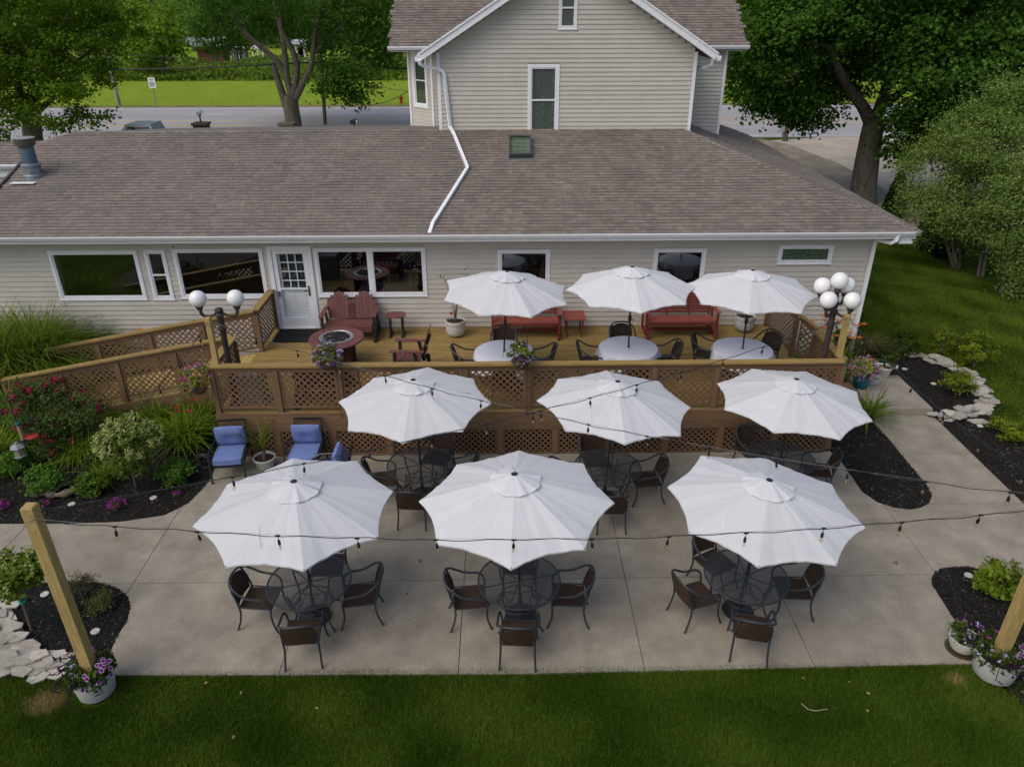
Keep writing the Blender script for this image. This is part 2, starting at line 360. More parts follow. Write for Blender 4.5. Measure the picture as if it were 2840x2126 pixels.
for nm, poly, dens in (('left', BED_L, 1300), ('bl', BED_BL, 2200), ('mid', BED_M, 1400), ('right', BED_R, 1000), ('br', BED_BR, 2200), ('wall', BED_W, 250), ('stair', BED_S, 250)):
    bed = poly_sheet('mulch_bed', poly, -.008, MULCH)
    a = np.array(poly); area = np.prod(a.max(0)-a.min(0)); P2 = scatter(poly, int(area*dens)); n = len(P2)
    P = np.concatenate([P2, rng.uniform(-.006, .012, (n, 1))], 1); th = rng.uniform(0, 6.283, n); L = rng.uniform(.008, .035, n); wd = rng.uniform(.004, .011, n)
    u = np.stack([np.cos(th), np.sin(th), rng.uniform(-.5, .5, n)], 1); v = np.stack([-np.sin(th), np.cos(th), rng.uniform(-.4, .4, n)], 1)
    V = np.stack([P-u*L[:, None]-v*wd[:, None], P+u*L[:, None]-v*wd[:, None], P+u*L[:, None]+v*wd[:, None], P-u*L[:, None]+v*wd[:, None]], 1).reshape(-1, 3)
    V[:, 2] = np.maximum(V[:, 2], -.006)
    g = rng.uniform(.006, .022, n); br = rng.random(n) > .94; g[br] = rng.uniform(.035, .15, br.sum())
    col = np.stack([g*1.12, g, g*.88], 1).repeat(4, 0)
    np_mesh('mulch_chips', V, np.arange(4*n).reshape(-1, 4), col, CHIP, bed)['kind'] = 'stuff'

# ---- grass blades (uncountable)
GRASS = mat('grass_blade', (1, 1, 1), .8, .1, 30, attr=True, transl=.25, spec=.04)
def grass(name, poly, dens, hgt, wid, c0, c1, label, holes=(), stripes=0.0, dry=()):
    a = np.array(poly); area = np.prod(a.max(0)-a.min(0)); P2 = scatter(poly, int(area*dens))
    for (hx, hy, hr) in holes: P2 = P2[(P2[:, 0]-hx)**2+(P2[:, 1]-hy)**2 > hr*hr]
    n = len(P2); th = rng.uniform(0, 6.283, n); h = hgt*rng.uniform(.55, 1.25, n); ln = rng.normal(0, .55, (n, 2))*h[:, None]
    B = np.concatenate([P2, np.full((n, 1), -.036)], 1); s = np.stack([np.cos(th), np.sin(th), np.zeros(n)], 1)*wid
    T = B + np.concatenate([ln, h[:, None]], 1)
    V = np.stack([B-s, B+s, T], 1).reshape(-1, 3)
    k = np.full(n, .48)+rng.normal(0, .26, n)
    for w_ in range(14):
        fq = rng.uniform(.6, 7.0); an = rng.uniform(0, 6.283); k += .17/math.sqrt(fq)*np.sin(fq*(P2[:, 0]*math.cos(an)+P2[:, 1]*math.sin(an))+rng.uniform(0, 6.283))
    k = np.clip(k, 0, 1)
    if stripes: k = np.clip(k + stripes*np.sign(np.sin((P2[:, 0]*.62+P2[:, 1]*.78)*3.6))*(.5+.5*np.sin(P2[:, 0]*.5)), 0, 1)
    col = np.array(c0)*(1-k[:, None]) + np.array(c1)*k[:, None]; col *= rng.uniform(.65, 1.35, (n, 1))
    for (hx, hy, hr) in dry:
        d = (P2[:, 0]-hx)**2/(hr*1.3)**2+(P2[:, 1]-hy)**2/hr**2; w = np.clip(1.5-d-rng.random(n)*.7, 0, 1)[:, None]
        col = col*(1-w)+np.array([.42, .32, .14])*rng.uniform(.6, 1.2, (n, 1))*w
    o = np_mesh(name, V, np.arange(3*n).reshape(-1, 3), col.repeat(3, 0), GRASS); tag(o, label, 'grass', kind='stuff'); return o
pl, pr_ = G(205, 1905), G(2750, 1895)
grass('lawn_grass', [(-8.2, 4.9), (8.6, 4.9), (8.6, 6.3), (7.1, 7.2), (6.75, 7.575), (4, 7.59), (1, 7.57), (-2, 7.595), (-5, 7.57), (-8.2, 7.58)], 9500, .062, .0042, (.036, .082, .007), (.12, .195, .022), 'short dark green lawn in front of the concrete patio',
      holes=((-5.58, 7.28, .24), (6.78, 7.4, .26)), dry=((G(125, 1945).x, G(125, 1945).y, .23), (G(2650, 1880).x, G(2650, 1880).y, .12)))
grass('lawn_grass', [(9.3, 17.9), (9.2, 27), (10.5, 31), (15.2, 27.5), (15.9, 24), (16.4, 20), (17.5, 17), (17.5, 10.0)]+gp((3090, 1480), (2915, 1255), (2800, 1188), (2760, 1150), (2748, 1105), (2705, 1050), (2640, 1003), (2560, 980)), 2600, .085, .009, (.045, .09, .009), (.15, .22, .028),
      'dark green side lawn between the house corner and the shrub row', stripes=.22)
# ================================================================== HOUSE
YW, ZD = 17.64, 0.99
house = thing('house', (0, YW, 0), 'beige lap-sided house with brown shingle roofs and a tall gable', 'house')
wall = MB().bx(-13.2, -10.8, YW+.03, YW+.12, 0, 3.3).build('wall', SIDING, house)
OPEN = [(-10.92, -8.79, 1.79, 3.04), (-8.63, -8.12, 1.78, 3.05), (-7.94, -5.79, 1.81, 3.07), (-5.68, -4.62, .0, 3.13), (-4.56, -1.87, 1.83, 3.07),
        (-.12, 1.15, 1.80, 3.0), (3.68, 4.95, 1.80, 3.0), (6.71, 8.04, 2.59, 3.07)]
# backing wall with the openings left out
bk = MB()
edges = sorted({-13.2, 9.0} | {o[0]+.05 for o in OPEN} | {o[1]-.05 for o in OPEN})
for a, b in zip(edges[:-1], edges[1:]):
    op = [o for o in OPEN if o[0]+.05 <= a+1e-6 and o[1]-.05 >= b-1e-6]
    if op:
        z0, z1 = op[0][2]+.05, op[0][3]-.05
        if z0 > .2: bk.bx(a, b, YW+.02, YW+.10, 0, z0)
        bk.bx(a, b, YW+.02, YW+.10, z1, 3.45)
    else: bk.bx(a, b, YW+.02, YW+.10, 0, 3.45)
wallf = bk.build('wall', SIDING, house)
def lap(parent, x0, x1, z0, exp, Y, mt, th=.024):
    MB().add([(x0, Y-th, z0), (x1, Y-th, z0), (x1, Y+.018, z0), (x0, Y+.018, z0), (x0, Y-.002, z0+exp), (x1, Y-.002, z0+exp), (x1, Y+.018, z0+exp), (x0, Y+.018, z0+exp)],
             MB.BF).build('siding_board', mt, parent)
def segs(x0, x1, cuts):
    out = [(x0, x1)]
    for a, b in cuts:
        nx = []
        for p, q in out:
            if b <= p or a >= q: nx.append((p, q)); continue
            if a > p: nx.append((p, a))
            if b < q: nx.append((b, q))
        out = nx
    return out
for kk in range(-7, 18):
    z0 = 1.001+.127*kk
    cuts = [(o[0]+.02, o[1]-.02) for o in OPEN if o[2]-.02 < z0+.12 and o[3] > z0+.03]
    j = random.uniform(2.4, 5.5)
    for p, q in segs(-13.15, 8.97, cuts):
        if q-p < .05: continue
        if q-p > 5.0:
            mid = p+random.uniform(.35, .65)*(q-p); lap(wallf, p, mid-.0015, z0, .1268, YW, SIDING); lap(wallf, mid+.0015, q, z0, .1268, YW, SIDING)
        else: lap(wallf, p, q, z0, .1268, YW, SIDING)
MB().bx(8.965, 9.05, YW-.03, YW+.12, .1, 3.36).build('corner_trim', WHITE, house)
MB().bx(8.97, 9.04, YW+.12, 32, .0, 3.4).build('wall', SIDING, house)
MB().bx(-12.6, 9.04, YW-.02, YW+.015, 3.2895, 3.36).build('frieze_board', SIDING, house)
MB().bx(-13.4, 9.6, 17.07, YW+.1, 3.37, 3.40).build('soffit', WHITE, house)
MB().bx(-13.4, 9.66, 17.05, 17.068, 3.37, 3.56).build('fascia', WHITE, house)
MB().bx(9.58, 9.62, 17.07, 32, 3.33, 3.56).build('fascia', WHITE, house)
GP = [(0, 0), (.085, 0), (.11, .045), (.125, .075), (.125, .105), (.11, .105), (.11, .08), (.08, .012), (.012, .012), (.012, .105), (0, .105)]
MB().extrude(GP, (-13.4, 17.048, 3.465), (9.62, 17.048, 3.465), (0, -1, 0), (0, 0, 1)).build('gutter', WHITE, house)
MB().extrude(GP, (9.625, 17.0, 3.46), (9.625, 30.0, 3.46), (1, 0, 0), (0, 0, 1)).build('gutter', WHITE, house)
MB().bx(9.3, 9.62, 17.07, 17.35, 3.25, 3.36).build('soffit_return', WHITE, house)

# ---- windows
def window(x0, x1, z0, z1, Y, parent, sash=None, mull=None, tr=.07, depth=.05, name='window'):
    w = MB(); w.bx(x0, x1, Y-.035, Y+.02, z1-tr, z1).bx(x0, x1, Y-.035, Y+.02, z0, z0+tr).bx(x0, x0+tr, Y-.035, Y+.02, z0+tr, z1-tr).bx(x1-tr, x1, Y-.035, Y+.02, z0+tr, z1-tr)
    w.bx(x0-.015, x1+.015, Y-.045, Y+.0, z0-.012, z0+.012)
    f = w.build(name, WHITE, parent)
    i0, i1, k0, k1 = x0+tr+.004, x1-tr-.004, z0+tr+.004, z1-tr-.004
    xs = [i0]+([((i0+i1)/2)] if mull else [])+[i1]
    for a, b in zip(xs[:-1], xs[1:]):
        if mull:
            a = a+(.05 if a != i0 else 0); b = b-(.05 if b != i1 else 0)
        g = MB(); s = .028
        g.bx(a, b, Y-.02, Y+.03, k1-s, k1).bx(a, b, Y-.02, Y+.03, k0, k0+s).bx(a, a+s, Y-.02, Y+.03, k0+s, k1-s).bx(b-s, b, Y-.02, Y+.03, k0+s, k1-s)
        if sash: g.bx(a+s, b-s, Y-.022, Y+.03, k0+(k1-k0)*sash-.02, k0+(k1-k0)*sash+.02)
        g.build('sash', WHITE, f)
        MB().bx(a+s, b-s, Y+.004, Y+.010, k0+s, k1-s).build('pane', GLASS, f)
    if mull: MB().bx((i0+i1)/2-.052, (i0+i1)/2+.052, Y-.03, Y+.02, z0+tr, z1-tr).build('mullion', WHITE, f)
    return f
window(-10.92, -8.79, 1.79, 3.04, YW, house); window(-8.63, -8.12, 1.78, 3.05, YW, house, sash=.5); window(-7.94, -5.79, 1.81, 3.07, YW, house)
window(-4.56, -1.87, 1.83, 3.07, YW, house, mull=True); window(-.12, 1.15, 1.80, 3.0, YW, house); window(3.68, 4.95, 1.80, 3.0, YW, house)
wc = window(6.71, 8.04, 2.59, 3.07, YW, house)
LACE = mat('lace_curtain', (.60, .64, .60), .9, .35, 14, base2=(.20, .25, .23), fine=.3, fscale=40)
def curtain(x0, x1, z0, z1, Y, parent, mt, nm='curtain', amp=.015, wl_=.09):
    n = int((x1-x0)/.02); V = []
    for i in range(n+1):
        x = x0+(x1-x0)*i/n; y = Y+amp*math.sin(2*math.pi*x/wl_)+amp*.5*math.sin(x*31)
        V += [(x, y, z0), (x, y, z1)]
    MB().add(V, [(2*i, 2*i+2, 2*i+3, 2*i+1) for i in range(n)]).build(nm, mt, parent, smooth=True)
curtain(6.8, 7.95, 2.66, 3.0, YW+.042, wc, LACE, amp=.010)
# ---- rooms behind the glass, plaster coloured dark to stand in for an unlit interior
ROOM = mat('unlit_room_plaster', (.06, .055, .05), .9, .1, 2); RFLOOR = mat('room_floor', (.06, .04, .025), .5, .2, 3)
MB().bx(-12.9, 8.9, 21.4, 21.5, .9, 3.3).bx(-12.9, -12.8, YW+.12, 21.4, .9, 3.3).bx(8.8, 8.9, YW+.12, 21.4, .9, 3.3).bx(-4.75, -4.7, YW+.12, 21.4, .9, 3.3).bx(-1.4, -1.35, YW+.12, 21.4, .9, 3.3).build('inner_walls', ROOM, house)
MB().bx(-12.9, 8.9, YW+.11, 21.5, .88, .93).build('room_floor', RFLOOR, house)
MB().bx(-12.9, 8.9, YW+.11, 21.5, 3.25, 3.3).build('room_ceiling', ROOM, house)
# dining table seen through the double window
dt = thing('dining_table', (-2.75, 18.75, .93), 'blue-white clothed dining table set for a meal inside the double window', 'table')
CLB = mat('blue_white_cloth', (.26, .32, .50), .85, .15, 30)
MB().bx(-3.75, -1.75, 18.3, 19.5, 1.64, 1.68).bx(-3.76, -1.74, 18.29, 18.31, 1.40, 1.66).bx(-3.76, -3.74, 18.3, 19.5, 1.40, 1.66).build('tablecloth_top', CLB, dt)
for x, y in ((-3.6, 18.4), (-1.9, 18.4), (-3.6, 19.4), (-1.9, 19.4)): MB().bx(x-.04, x+.04, y-.04, y+.04, .93, 1.64).build('leg', RFLOOR, dt)
for i, (x, y) in enumerate(((-3.35, 18.55), (-2.2, 18.5), (-3.3, 19.25), (-2.15, 19.25))):
    tag(MB().lathe([(.02, 0), (.16, .004), (.19, .018), (.16, .012), (.02, .010)], 24, (x, y, 1.681)).build('plate', mat('dark_plate', (.07, .03, .03), .3, .1, 5)),
        ['dark round plate at the near left of the dining table', 'dark round plate at the near right of the dining table', 'dark round plate at the far left of the dining table', 'dark round plate at the far right of the dining table'][i], 'plate', 'plates on the dining table')
for i, x in enumerate((-3.0, -2.45)):
    tag(MB().tube([(x, 18.95, 1.681), (x, 18.95, 1.70)], .04, 10).tube([(x, 18.95, 1.70), (x, 18.95, 1.98)], .011, 8).build('candle', GLOBE), ['white taper candle left of the flowers behind the double window', 'white taper candle right of the flowers behind the double window'][i], 'candle', 'candles on the dining table')
OAK = mat('oak_wood', (.30, .13, .03), .5, .2, 6)
def bow_chair(x, y, rz, lab):
    t = thing('bow_back_chair', (x, y, .93), lab, 'chair', 'wooden bow-back chairs at the dining table', rz)
    MB().lathe([(.05, .44), (.2, .44), (.21, .455), (.2, .47), (.05, .47)], 16).build('seat', OAK, t, world_co=False)
    arc = [(.21*math.cos(a), -.19-.05*math.sin(a), .47+.50*math.sin(a)) for a in [math.pi*i/14 for i in range(15)]]
    MB().tube(arc, .013, 6).build('bow', OAK, t, world_co=False)
    for i in range(7):
        a = math.pi*(i+1)/8; MB().tube([(.12*math.cos(a), -.18, .47), (.2*math.cos(a), -.19-.05*math.sin(a), .47+.49*math.sin(a))], .006, 5).build('spindle', OAK, t, world_co=False)
    for sx in (-1, 1):
        for sy in (-1, 1): MB().tube([(.14*sx, .12*sy, .44), (.19*sx, .18*sy, 0)], .016, 6).build('leg', OAK, t, world_co=False)
bow_chair(-3.35, 18.2, 0, 'left wooden bow-back chair behind the double window'); bow_chair(-2.2, 18.15, 0, 'right wooden bow-back chair behind the double window')
bow_chair(-2.2, 19.8, math.pi, 'far wooden bow-back chair across the dining table')

# ---- door
door = MB().bx(-5.68, -5.58, YW-.045, YW+.03, ZD, 3.13).bx(-4.72, -4.62, YW-.045, YW+.03, ZD, 3.13).bx(-5.58, -4.72, YW-.045, YW+.03, 3.03, 3.13).bx(-5.58, -4.72, YW-.06, YW+.05, ZD+.002, ZD+.03).build('door', WHITE, house)
MB().bx(-5.57, -5.47, YW-.02, YW+.02, ZD+.03, 3.025).bx(-4.83, -4.73, YW-.02, YW+.02, ZD+.03, 3.025).bx(-5.47, -4.83, YW-.02, YW+.02, 2.93, 3.025).bx(-5.47, -4.83, YW-.02, YW+.02, ZD+.03, ZD+.30).bx(-5.47, -4.83, YW-.02, YW+.02, 2.02, 2.06).build('storm_door', WHITE, door)
MB().bx(-5.47, -4.83, YW+.0, YW+.006, ZD+.30, 2.02).bx(-5.47, -4.83, YW+.0, YW+.006, 2.06, 2.93).build('storm_glass', glass_mat('clear_glass', (.96, .97, .97), .0), door)
MB().bx(-5.57, -4.73, YW+.06, YW+.10, ZD+.03, 2.0).bx(-5.57, -5.42, YW+.06, YW+.10, 2.0, 3.03).bx(-4.86, -4.73, YW+.06, YW+.10, 2.0, 3.03).bx(-5.42, -4.86, YW+.06, YW+.10, 2.92, 3.03).build('inner_door', WHITE, door)
g = MB()
for i in range(1, 3): x = -5.42+.56*i/3; g.bx(x-.012, x+.012, YW+.055, YW+.095, 2.0, 2.92)
for i in range(1, 4): z = 2.0+.92*i/4; g.bx(-5.42, -4.86, YW+.056, YW+.094, z-.012, z+.012)
g.build('glazing_bars', WHITE, door)
MB().bx(-5.42, -4.86, YW+.07, YW+.076, 2.0, 2.92).build('pane', GLASS, door)
MB().bx(-5.40, -4.88, YW+.11, YW+.115, 1.9, 2.95).build('lace_panel', mat('dim_lace', (.22, .23, .25), .9, .2, 20), door)
for z0 in (ZD+.15, ZD+.55):
    for x0 in (-5.38, -5.08): MB().bx(x0, x0+.2, YW+.052, YW+.062, z0+.02, z0+.34).build('raised_panel', WHITE, door)
MB().bx(-4.795, -4.765, YW-.045, YW-.02, 1.86, 2.12).tube([(-4.78, YW-.04, 2.0), (-4.78, YW-.07, 2.0), (-4.90, YW-.07, 1.99)], .012, 6).build('handle', mat('bronze', (.06, .025, .02), .4, .2, 8, metal=.6), door)
MB().bx(-5.55, -5.49, YW-.05, YW-.02, 1.85, 1.98).build('closer_bracket', GALV, door)

# ---- roofs
ROOFD = mat('roof_deck', (.10, .09, .085), .95, .2, 10)
TONES = [(1.10, 1.07, 1.0), (.94, .92, .90), (.82, .80, .82), (1.0, .84, .79), (1.14, 1.10, 1.04), (.9, .77, .74), (1.02, .99, .94), (.76, .74, .76)]
def tabs(O, U, Vv, N, poly, exp, umin, umax, vmin, vmax, rs, warm=0.0):
    """yield lap-shingle tabs (8-vertex wedges) lying on the plane O + u U + v V"""
    r = random.Random(rs); O, U, Vv, N = map(Vector, (O, U, Vv, N)); out = []
    v = vmin; row = 0
    while v < vmax:
        u = umin + r.uniform(-.2, 0)
        while u < umax:
            w = r.choice((.11, .14, .18, .22, .16)); 
            if inside(np.array([[u+w/2, v+exp*.5]]), poly)[0]:
                t = .015+r.random()*.010; g = .0022; c = TONES[min(7, int(r.random()*8))]
                k = r.uniform(.93, 1.07)*(1-.0*warm); c = tuple(x*k for x in c)
                c = tuple((.72 if warm else .5)*x+(.28 if warm else .5)*.96 for x in c)
                a = [O+U*(u+g)+Vv*(v-.004)+N*t, O+U*(u+w-g)+Vv*(v-.004)+N*t, O+U*(u+w-g)+Vv*(v+exp+.02)+N*.002, O+U*(u+g)+Vv*(v+exp+.02)+N*.002]
                b = [O+U*(u+g)+Vv*(v-.004)-N*.002, O+U*(u+w-g)+Vv*(v-.004)-N*.002]
                out.append((a+b, c, v, u))
            u += w
        v += exp; row += 1
    return out
TF = [(0, 1, 2, 3), (4, 5, 1, 0), (5, 2, 1), (4, 0, 3)]
def lay(parent, tb, n_single):
    tb.sort(key=lambda q: (round(q[2], 3), abs(q[3]-2)))
    for vs, c, v, u in tb[:n_single]: MB().add(vs, TF, c).build('shingle', SHINGLE, parent)
    rest = MB()
    for vs, c, v, u in tb[n_single:]: rest.add(vs, TF, c)
    rest.build('shingles', SHINGLE, parent)['kind'] = 'stuff'
SL = .333; cs = 1/math.sqrt(1+SL*SL); EY, EZ = 16.95, 3.567
def RP(x, y, dz=0.0): return (x, y, EZ+SL*(y-EY)+dz)
front = [(9.72, EY), (5.06, 21.70), (-1.69, 21.74), (-11.8, 21.70), (-12.5, 21.15), (-16.5, 21.15), (-16.5, 20.1), (-12.42, 20.1), (-12.5, EY)]
roof = MB().prism(front, lambda x, y: RP(x, y)[2]-.06, lambda x, y: RP(x, y)[2]-.003).build('roof', ROOFD, house)
pv = [(x, (y-EY)/cs) for x, y in front]
rightside = [tabs((0, EY, EZ), (1, 0, 0), (0, cs, SL*cs), (0, -SL*cs, cs), pv, .1365, -1.6, 9.9, 0, 5.2, 3, 1.0)][0]
leftside = tabs((0, EY, EZ), (1, 0, 0), (0, cs, SL*cs), (0, -SL*cs, cs), pv, .1365, -16.5, -1.35, 0, 5.2, 4, 0.0)
lay(roof, rightside+leftside, 300)
# right hip slope
hip_poly = [(9.72, EY), (9.72, 31.0), (5.06, 31.0), (5.06, 21.70)]
hz = lambda x, y: EZ+SL*(9.72-x)
r2 = MB().prism(hip_poly, lambda x, y: hz(x, y)-.06, lambda x, y: hz(x, y)-.003).build('roof', ROOFD, house)
lay(r2, tabs((9.72, 0, EZ), (0, 1, 0), (-cs, 0, SL*cs), (SL*cs, 0, cs), [(y, (9.72-x)/cs) for x, y in hip_poly], .1365, 16.9, 31, 0, 5, 5, 1.0), 0)
def caps(a, b, parent, w=.15, step=.14):
    a = Vector(a); b = Vector(b); d = (b-a); L = d.length; d.normalize(); n = int(L/step)
    side = d.cross(Vector((0, 0, 1))).normalized()
    for i in range(n):
        p = a+d*(i*step); q = p+d*(step+.02); c = random.choice(TONES[:3]); drop = Vector((0, 0, -w*.30)); up = Vector((0, 0, .022)); up2 = Vector((0, 0, .008))
        MB().add([p+up, p+side*w+drop+up, p-side*w+drop+up, q+up2, q+side*w+drop+up2, q-side*w+drop+up2, p+side*w+drop, p-side*w+drop, p], [(0, 1, 4, 3), (2, 0, 3, 5), (1, 0, 8, 6), (0, 2, 7, 8)], c).build('ridge_cap', SHINGLE, parent)
caps(RP(9.72, EY), RP(5.06, 21.70), roof); caps(RP(-11.8, 21.70), RP(-1.7, 21.74), roof, .13, .2); caps(RP(-12.5, 21.15), RP(-11.8, 21.70), roof, .12, .2)
# low rear roofs beyond the ridge
rr = MB().add([(-11.8, 21.70, 5.13), (-1.7, 21.74, 5.14), (-1.7, 26.0, 4.68), (-10.9, 26.0, 4.62), (-12.5, 21.15, 4.94), (-16.5, 21.15, 4.94), (-16.5, 24, 4.45), (-12.2, 24.6, 4.5)],
              [(0, 3, 2, 1), (4, 7, 3, 0), (5, 6, 7, 4)]).build('rear_roof', mat('rear_shingle', (.165, .148, .135), .95, .2, 20, fine=.15, fscale=60), house)
MB().bx(-10.9, -1.7, 25.8, 25.9, 0, 4.62).build('wall', SIDING, house)
# left porch wing: eave gutter, beam and bracket post
MB().bx(-16.5, -12.47, 20.08, 20.12, 4.28, 4.62).build('fascia', WHITE, house)
MB().extrude(GP, (-16.5, 20.06, 4.50), (-12.47, 20.06, 4.50), (0, -1, 0), (0, 0, 1)).build('gutter', WHITE, house)
MB().bx(-16.5, -12.52, 20.2, 20.4, 4.02, 4.30).build('porch_beam', WHITE, house)
MB().bx(-12.95, -12.75, 20.22, 20.38, 0, 4.02).build('porch_post', WHITE, house)
MB().bar((-12.85, 20.3, 3.7), (-13.3, 20.3, 4.02), .06, .06).build('porch_brace', WHITE, house)
MB().bar((-12.53, EY, EZ+.005), (-12.45, 20.1, RP(0, 20.1)[2]+.005), .06, .10).build('rake_edge', ROOFD, house)

# ---- flue vent on the roof
vz = RP(0, 19.5)[2]
fl = thing('roof_vent', (-11.85, 19.5, vz-.2), 'weathered grey galvanised flue vent with round cap on the left roof', 'vent')
_vl = lambda pr: [(r_*.80, z_*.66) for r_, z_ in pr]
MB().lathe(_vl([(.30, -.15), (.30, .06), (.26, .10), (.26, .36), (.29, .40), (.29, .46), (.24, .50)]), 20, (-11.85, 19.5, vz)).build('base_flashing', GALV, fl, True)
MB().lathe(_vl([(.215, .48), (.215, 1.12)]), 20, (-11.85, 19.5, vz)).build('flue', mat('blue_galv', (.12, .17, .23), .5, .25, 7, metal=.4), fl, True)
MB().lathe(_vl([(.20, 1.10), (.25, 1.13), (.29, 1.16), (.30, 1.40)]), 20, (-11.85, 19.5, vz), cap=False).build('cap_mesh', mat('rusty_mesh', (.11, .10, .09), .6, .3, 60, metal=.4), fl, True)
MB().lathe(_vl([(.305, 1.40), (.315, 1.42), (.05, 1.47), (.001, 1.47)]), 20, (-11.85, 19.5, vz)).build('cap_lid', mat('lid_metal', (.33, .32, .31), .5, .15, 6, metal=.3), fl, True)
MB().box((-11.95, 19.15, RP(0, 19.15)[2]+.03), (.6, .22, .01)).build('flashing_sheet', WHITE, fl)

# ---- skylight
sk = thing('skylight', (.5, 20.7, RP(0, 20.7)[2]), 'small dark framed skylight on the right roof', 'skylight')
def rpt(x, y, h): return Vector(RP(x, y))+Vector((0, -SL*cs, cs))*h
def rbox(x0, x1, y0, y1, h0, h1):
    return MB().add([rpt(x0, y0, h0), rpt(x1, y0, h0), rpt(x1, y1, h0), rpt(x0, y1, h0), rpt(x0, y0, h1), rpt(x1, y0, h1), rpt(x1, y1, h1), rpt(x0, y1, h1)], MB.BF)
kf = rbox(.19, .80, 20.20, 20.27, 0, .14); kf.v += rbox(.19, .80, 21.12, 21.19, 0, .14).v + rbox(.19, .25, 20.27, 21.12, 0, .14).v + rbox(.74, .80, 20.27, 21.12, 0, .14).v
kf.f = [tuple(i+8*j for i in f) for j in range(4) for f in MB.BF]
kf.build('frame', mat('skylight_frame', (.05, .06, .06), .4, .2, 6), sk)
rbox(.25, .74, 20.27, 21.12, .09, .10).build('pane', mat('skylight_glass', (.09, .13, .09), .08, .1, 3, spec=.8), sk)
for i in range(4): rbox(.26, .73, 20.42+.2*i, 20.43+.2*i, .1005, .106).build('blind_slat', mat('blind', (.05, .07, .05), .8), sk)
rbox(.05, .95, 20.16, 20.20, 0, .02).build('flashing', GALV, sk)

# ---- tall gable block
YU = 21.75
gm = MB(); y0, y1 = YU+.03, YU+.10
gm.add([(-1.64, y0, 4.6), (5.16, y0, 4.6), (5.16, y0, 7.23), (1.76, y0, 9.30), (-1.64, y0, 7.23), (-1.64, y1, 4.6), (5.16, y1, 4.6), (5.16, y1, 7.23), (1.76, y1, 9.30), (-1.64, y1, 7.23)],
       [(4, 3, 2, 1, 0), (5, 6, 7, 8, 9), (0, 1, 6, 5), (1, 2, 7, 6), (2, 3, 8, 7), (3, 4, 9, 8), (4, 0, 5, 9)])
gable = gm.build('wall', SIDING, house)
GW = [(.72, 1.57, 5.02, 6.83), (1.51, 1.99, 7.67, 8.78)]
z0 = 5.02; 
while z0 < 9.2:
    e = .1155; hw = 3.40 if z0+e < 7.23 else max(0, (9.30-(z0+e*.75))/.608)
    if hw > .1:
        cuts = [(o[0]+.02, o[1]-.02) for o in GW if o[2] < z0+.1 and o[3] > z0+.03]
        for p, q in segs(1.76-hw, 1.76+hw, cuts):
            if q-p > 4.2:
                mdl = p+random.uniform(.3, .7)*(q-p); lap(gable, p, mdl-.0015, z0, e-.0002, YU, SIDING); lap(gable, mdl+.0015, q, z0, e-.0002, YU, SIDING)
            elif q-p > .04: lap(gable, p, q, z0, e-.0002, YU, SIDING)
    z0 += e
MB().bx(-1.72, -1.635, YU-.03, YU+.1, 5.08, 7.12).build('corner_trim', WHITE, house); MB().bx(5.155, 5.24, YU-.03, YU+.1, 5.0, 7.12).build('corner_trim', WHITE, house)
f = window(*GW[0], YU, house, sash=.5, tr=.085); curtain(.83, 1.46, 5.1, 6.75, YU+.037, f, mat('blue_lace', (.50, .57, .70), .9, .4, 12, fine=.3, fscale=50), amp=.010, wl_=.13)
MB().bx(.70, 1.59, YU-.1, YU+.0, 4.99, 5.02).build('sill', WHITE, f)
window(*GW[1], YU, house, sash=.45, tr=.055)
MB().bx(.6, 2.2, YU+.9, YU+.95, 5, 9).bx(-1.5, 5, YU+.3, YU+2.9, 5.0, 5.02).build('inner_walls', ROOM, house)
for sx in (-1, 1):
    a = Vector((1.76+sx*3.90, 21.33, 7.03)); b = Vector((1.76, 21.33, 9.40)); dz = Vector((0, 0, 0))
    n = (b-a).normalized(); up = Vector((0, -1, 0)).cross(n) if sx < 0 else n.cross(Vector((0, -1, 0)))
    MB().bar(a, b, .03, .19, up=up if up.z > 0 else -up).build('rake_board', WHITE, house)
    MB().bar(a+Vector((0, -.02, .085)), b+Vector((0, -.02, .085)), .05, .035, up=up if up.z > 0 else -up).build('drip_edge', WHITE, house)
    s = MB(); t = Vector((0, 0, .055))
    for q, (p0, p1) in enumerate(((Vector((0, 0, -.09)), Vector((0, 0, .06))),)):
        y0_, y1_ = 21.36, 25.2
        s.add([(a.x, y0_, a.z-.09), (b.x, y0_, b.z-.09), (b.x, y1_, b.z-.09), (a.x, y1_, a.z-.09), (a.x, y0_, a.z+.07), (b.x, y0_, b.z+.07), (b.x, y1_, b.z+.07), (a.x, y1_, a.z+.07)], MB.BF)
    s.build('gable_roof', ROOFD, house)
    MB().add([(a.x, 21.345, a.z-.098), (b.x, 21.345, b.z-.098), (b.x, YU, b.z-.098), (a.x, YU, a.z-.098), (a.x, 21.345, a.z-.092), (b.x, 21.345, b.z-.092), (b.x, YU, b.z-.092), (a.x, YU, a.z-.092)], MB.BF).build('soffit', WHITE, house)
    ex = a.x
    MB().extrude(GP, (ex, 21.33, 6.93), (ex, 24.8, 6.93), (sx, 0, 0), (0, 0, 1)).build('gutter', WHITE, house)
    MB().bx(min(ex, ex+sx*.1), max(ex, ex+sx*.1), 21.30, 21.328, 6.93, 7.035).build('gutter_end', WHITE, house)
# side wall of the gable block (left and right)
MB().bx(-1.64, -1.56, YU+.1, 25, 4.4, 7.1).bx(5.08, 5.16, YU+.1, 25, 4.4, 7.1).build('wall', SIDING, house)
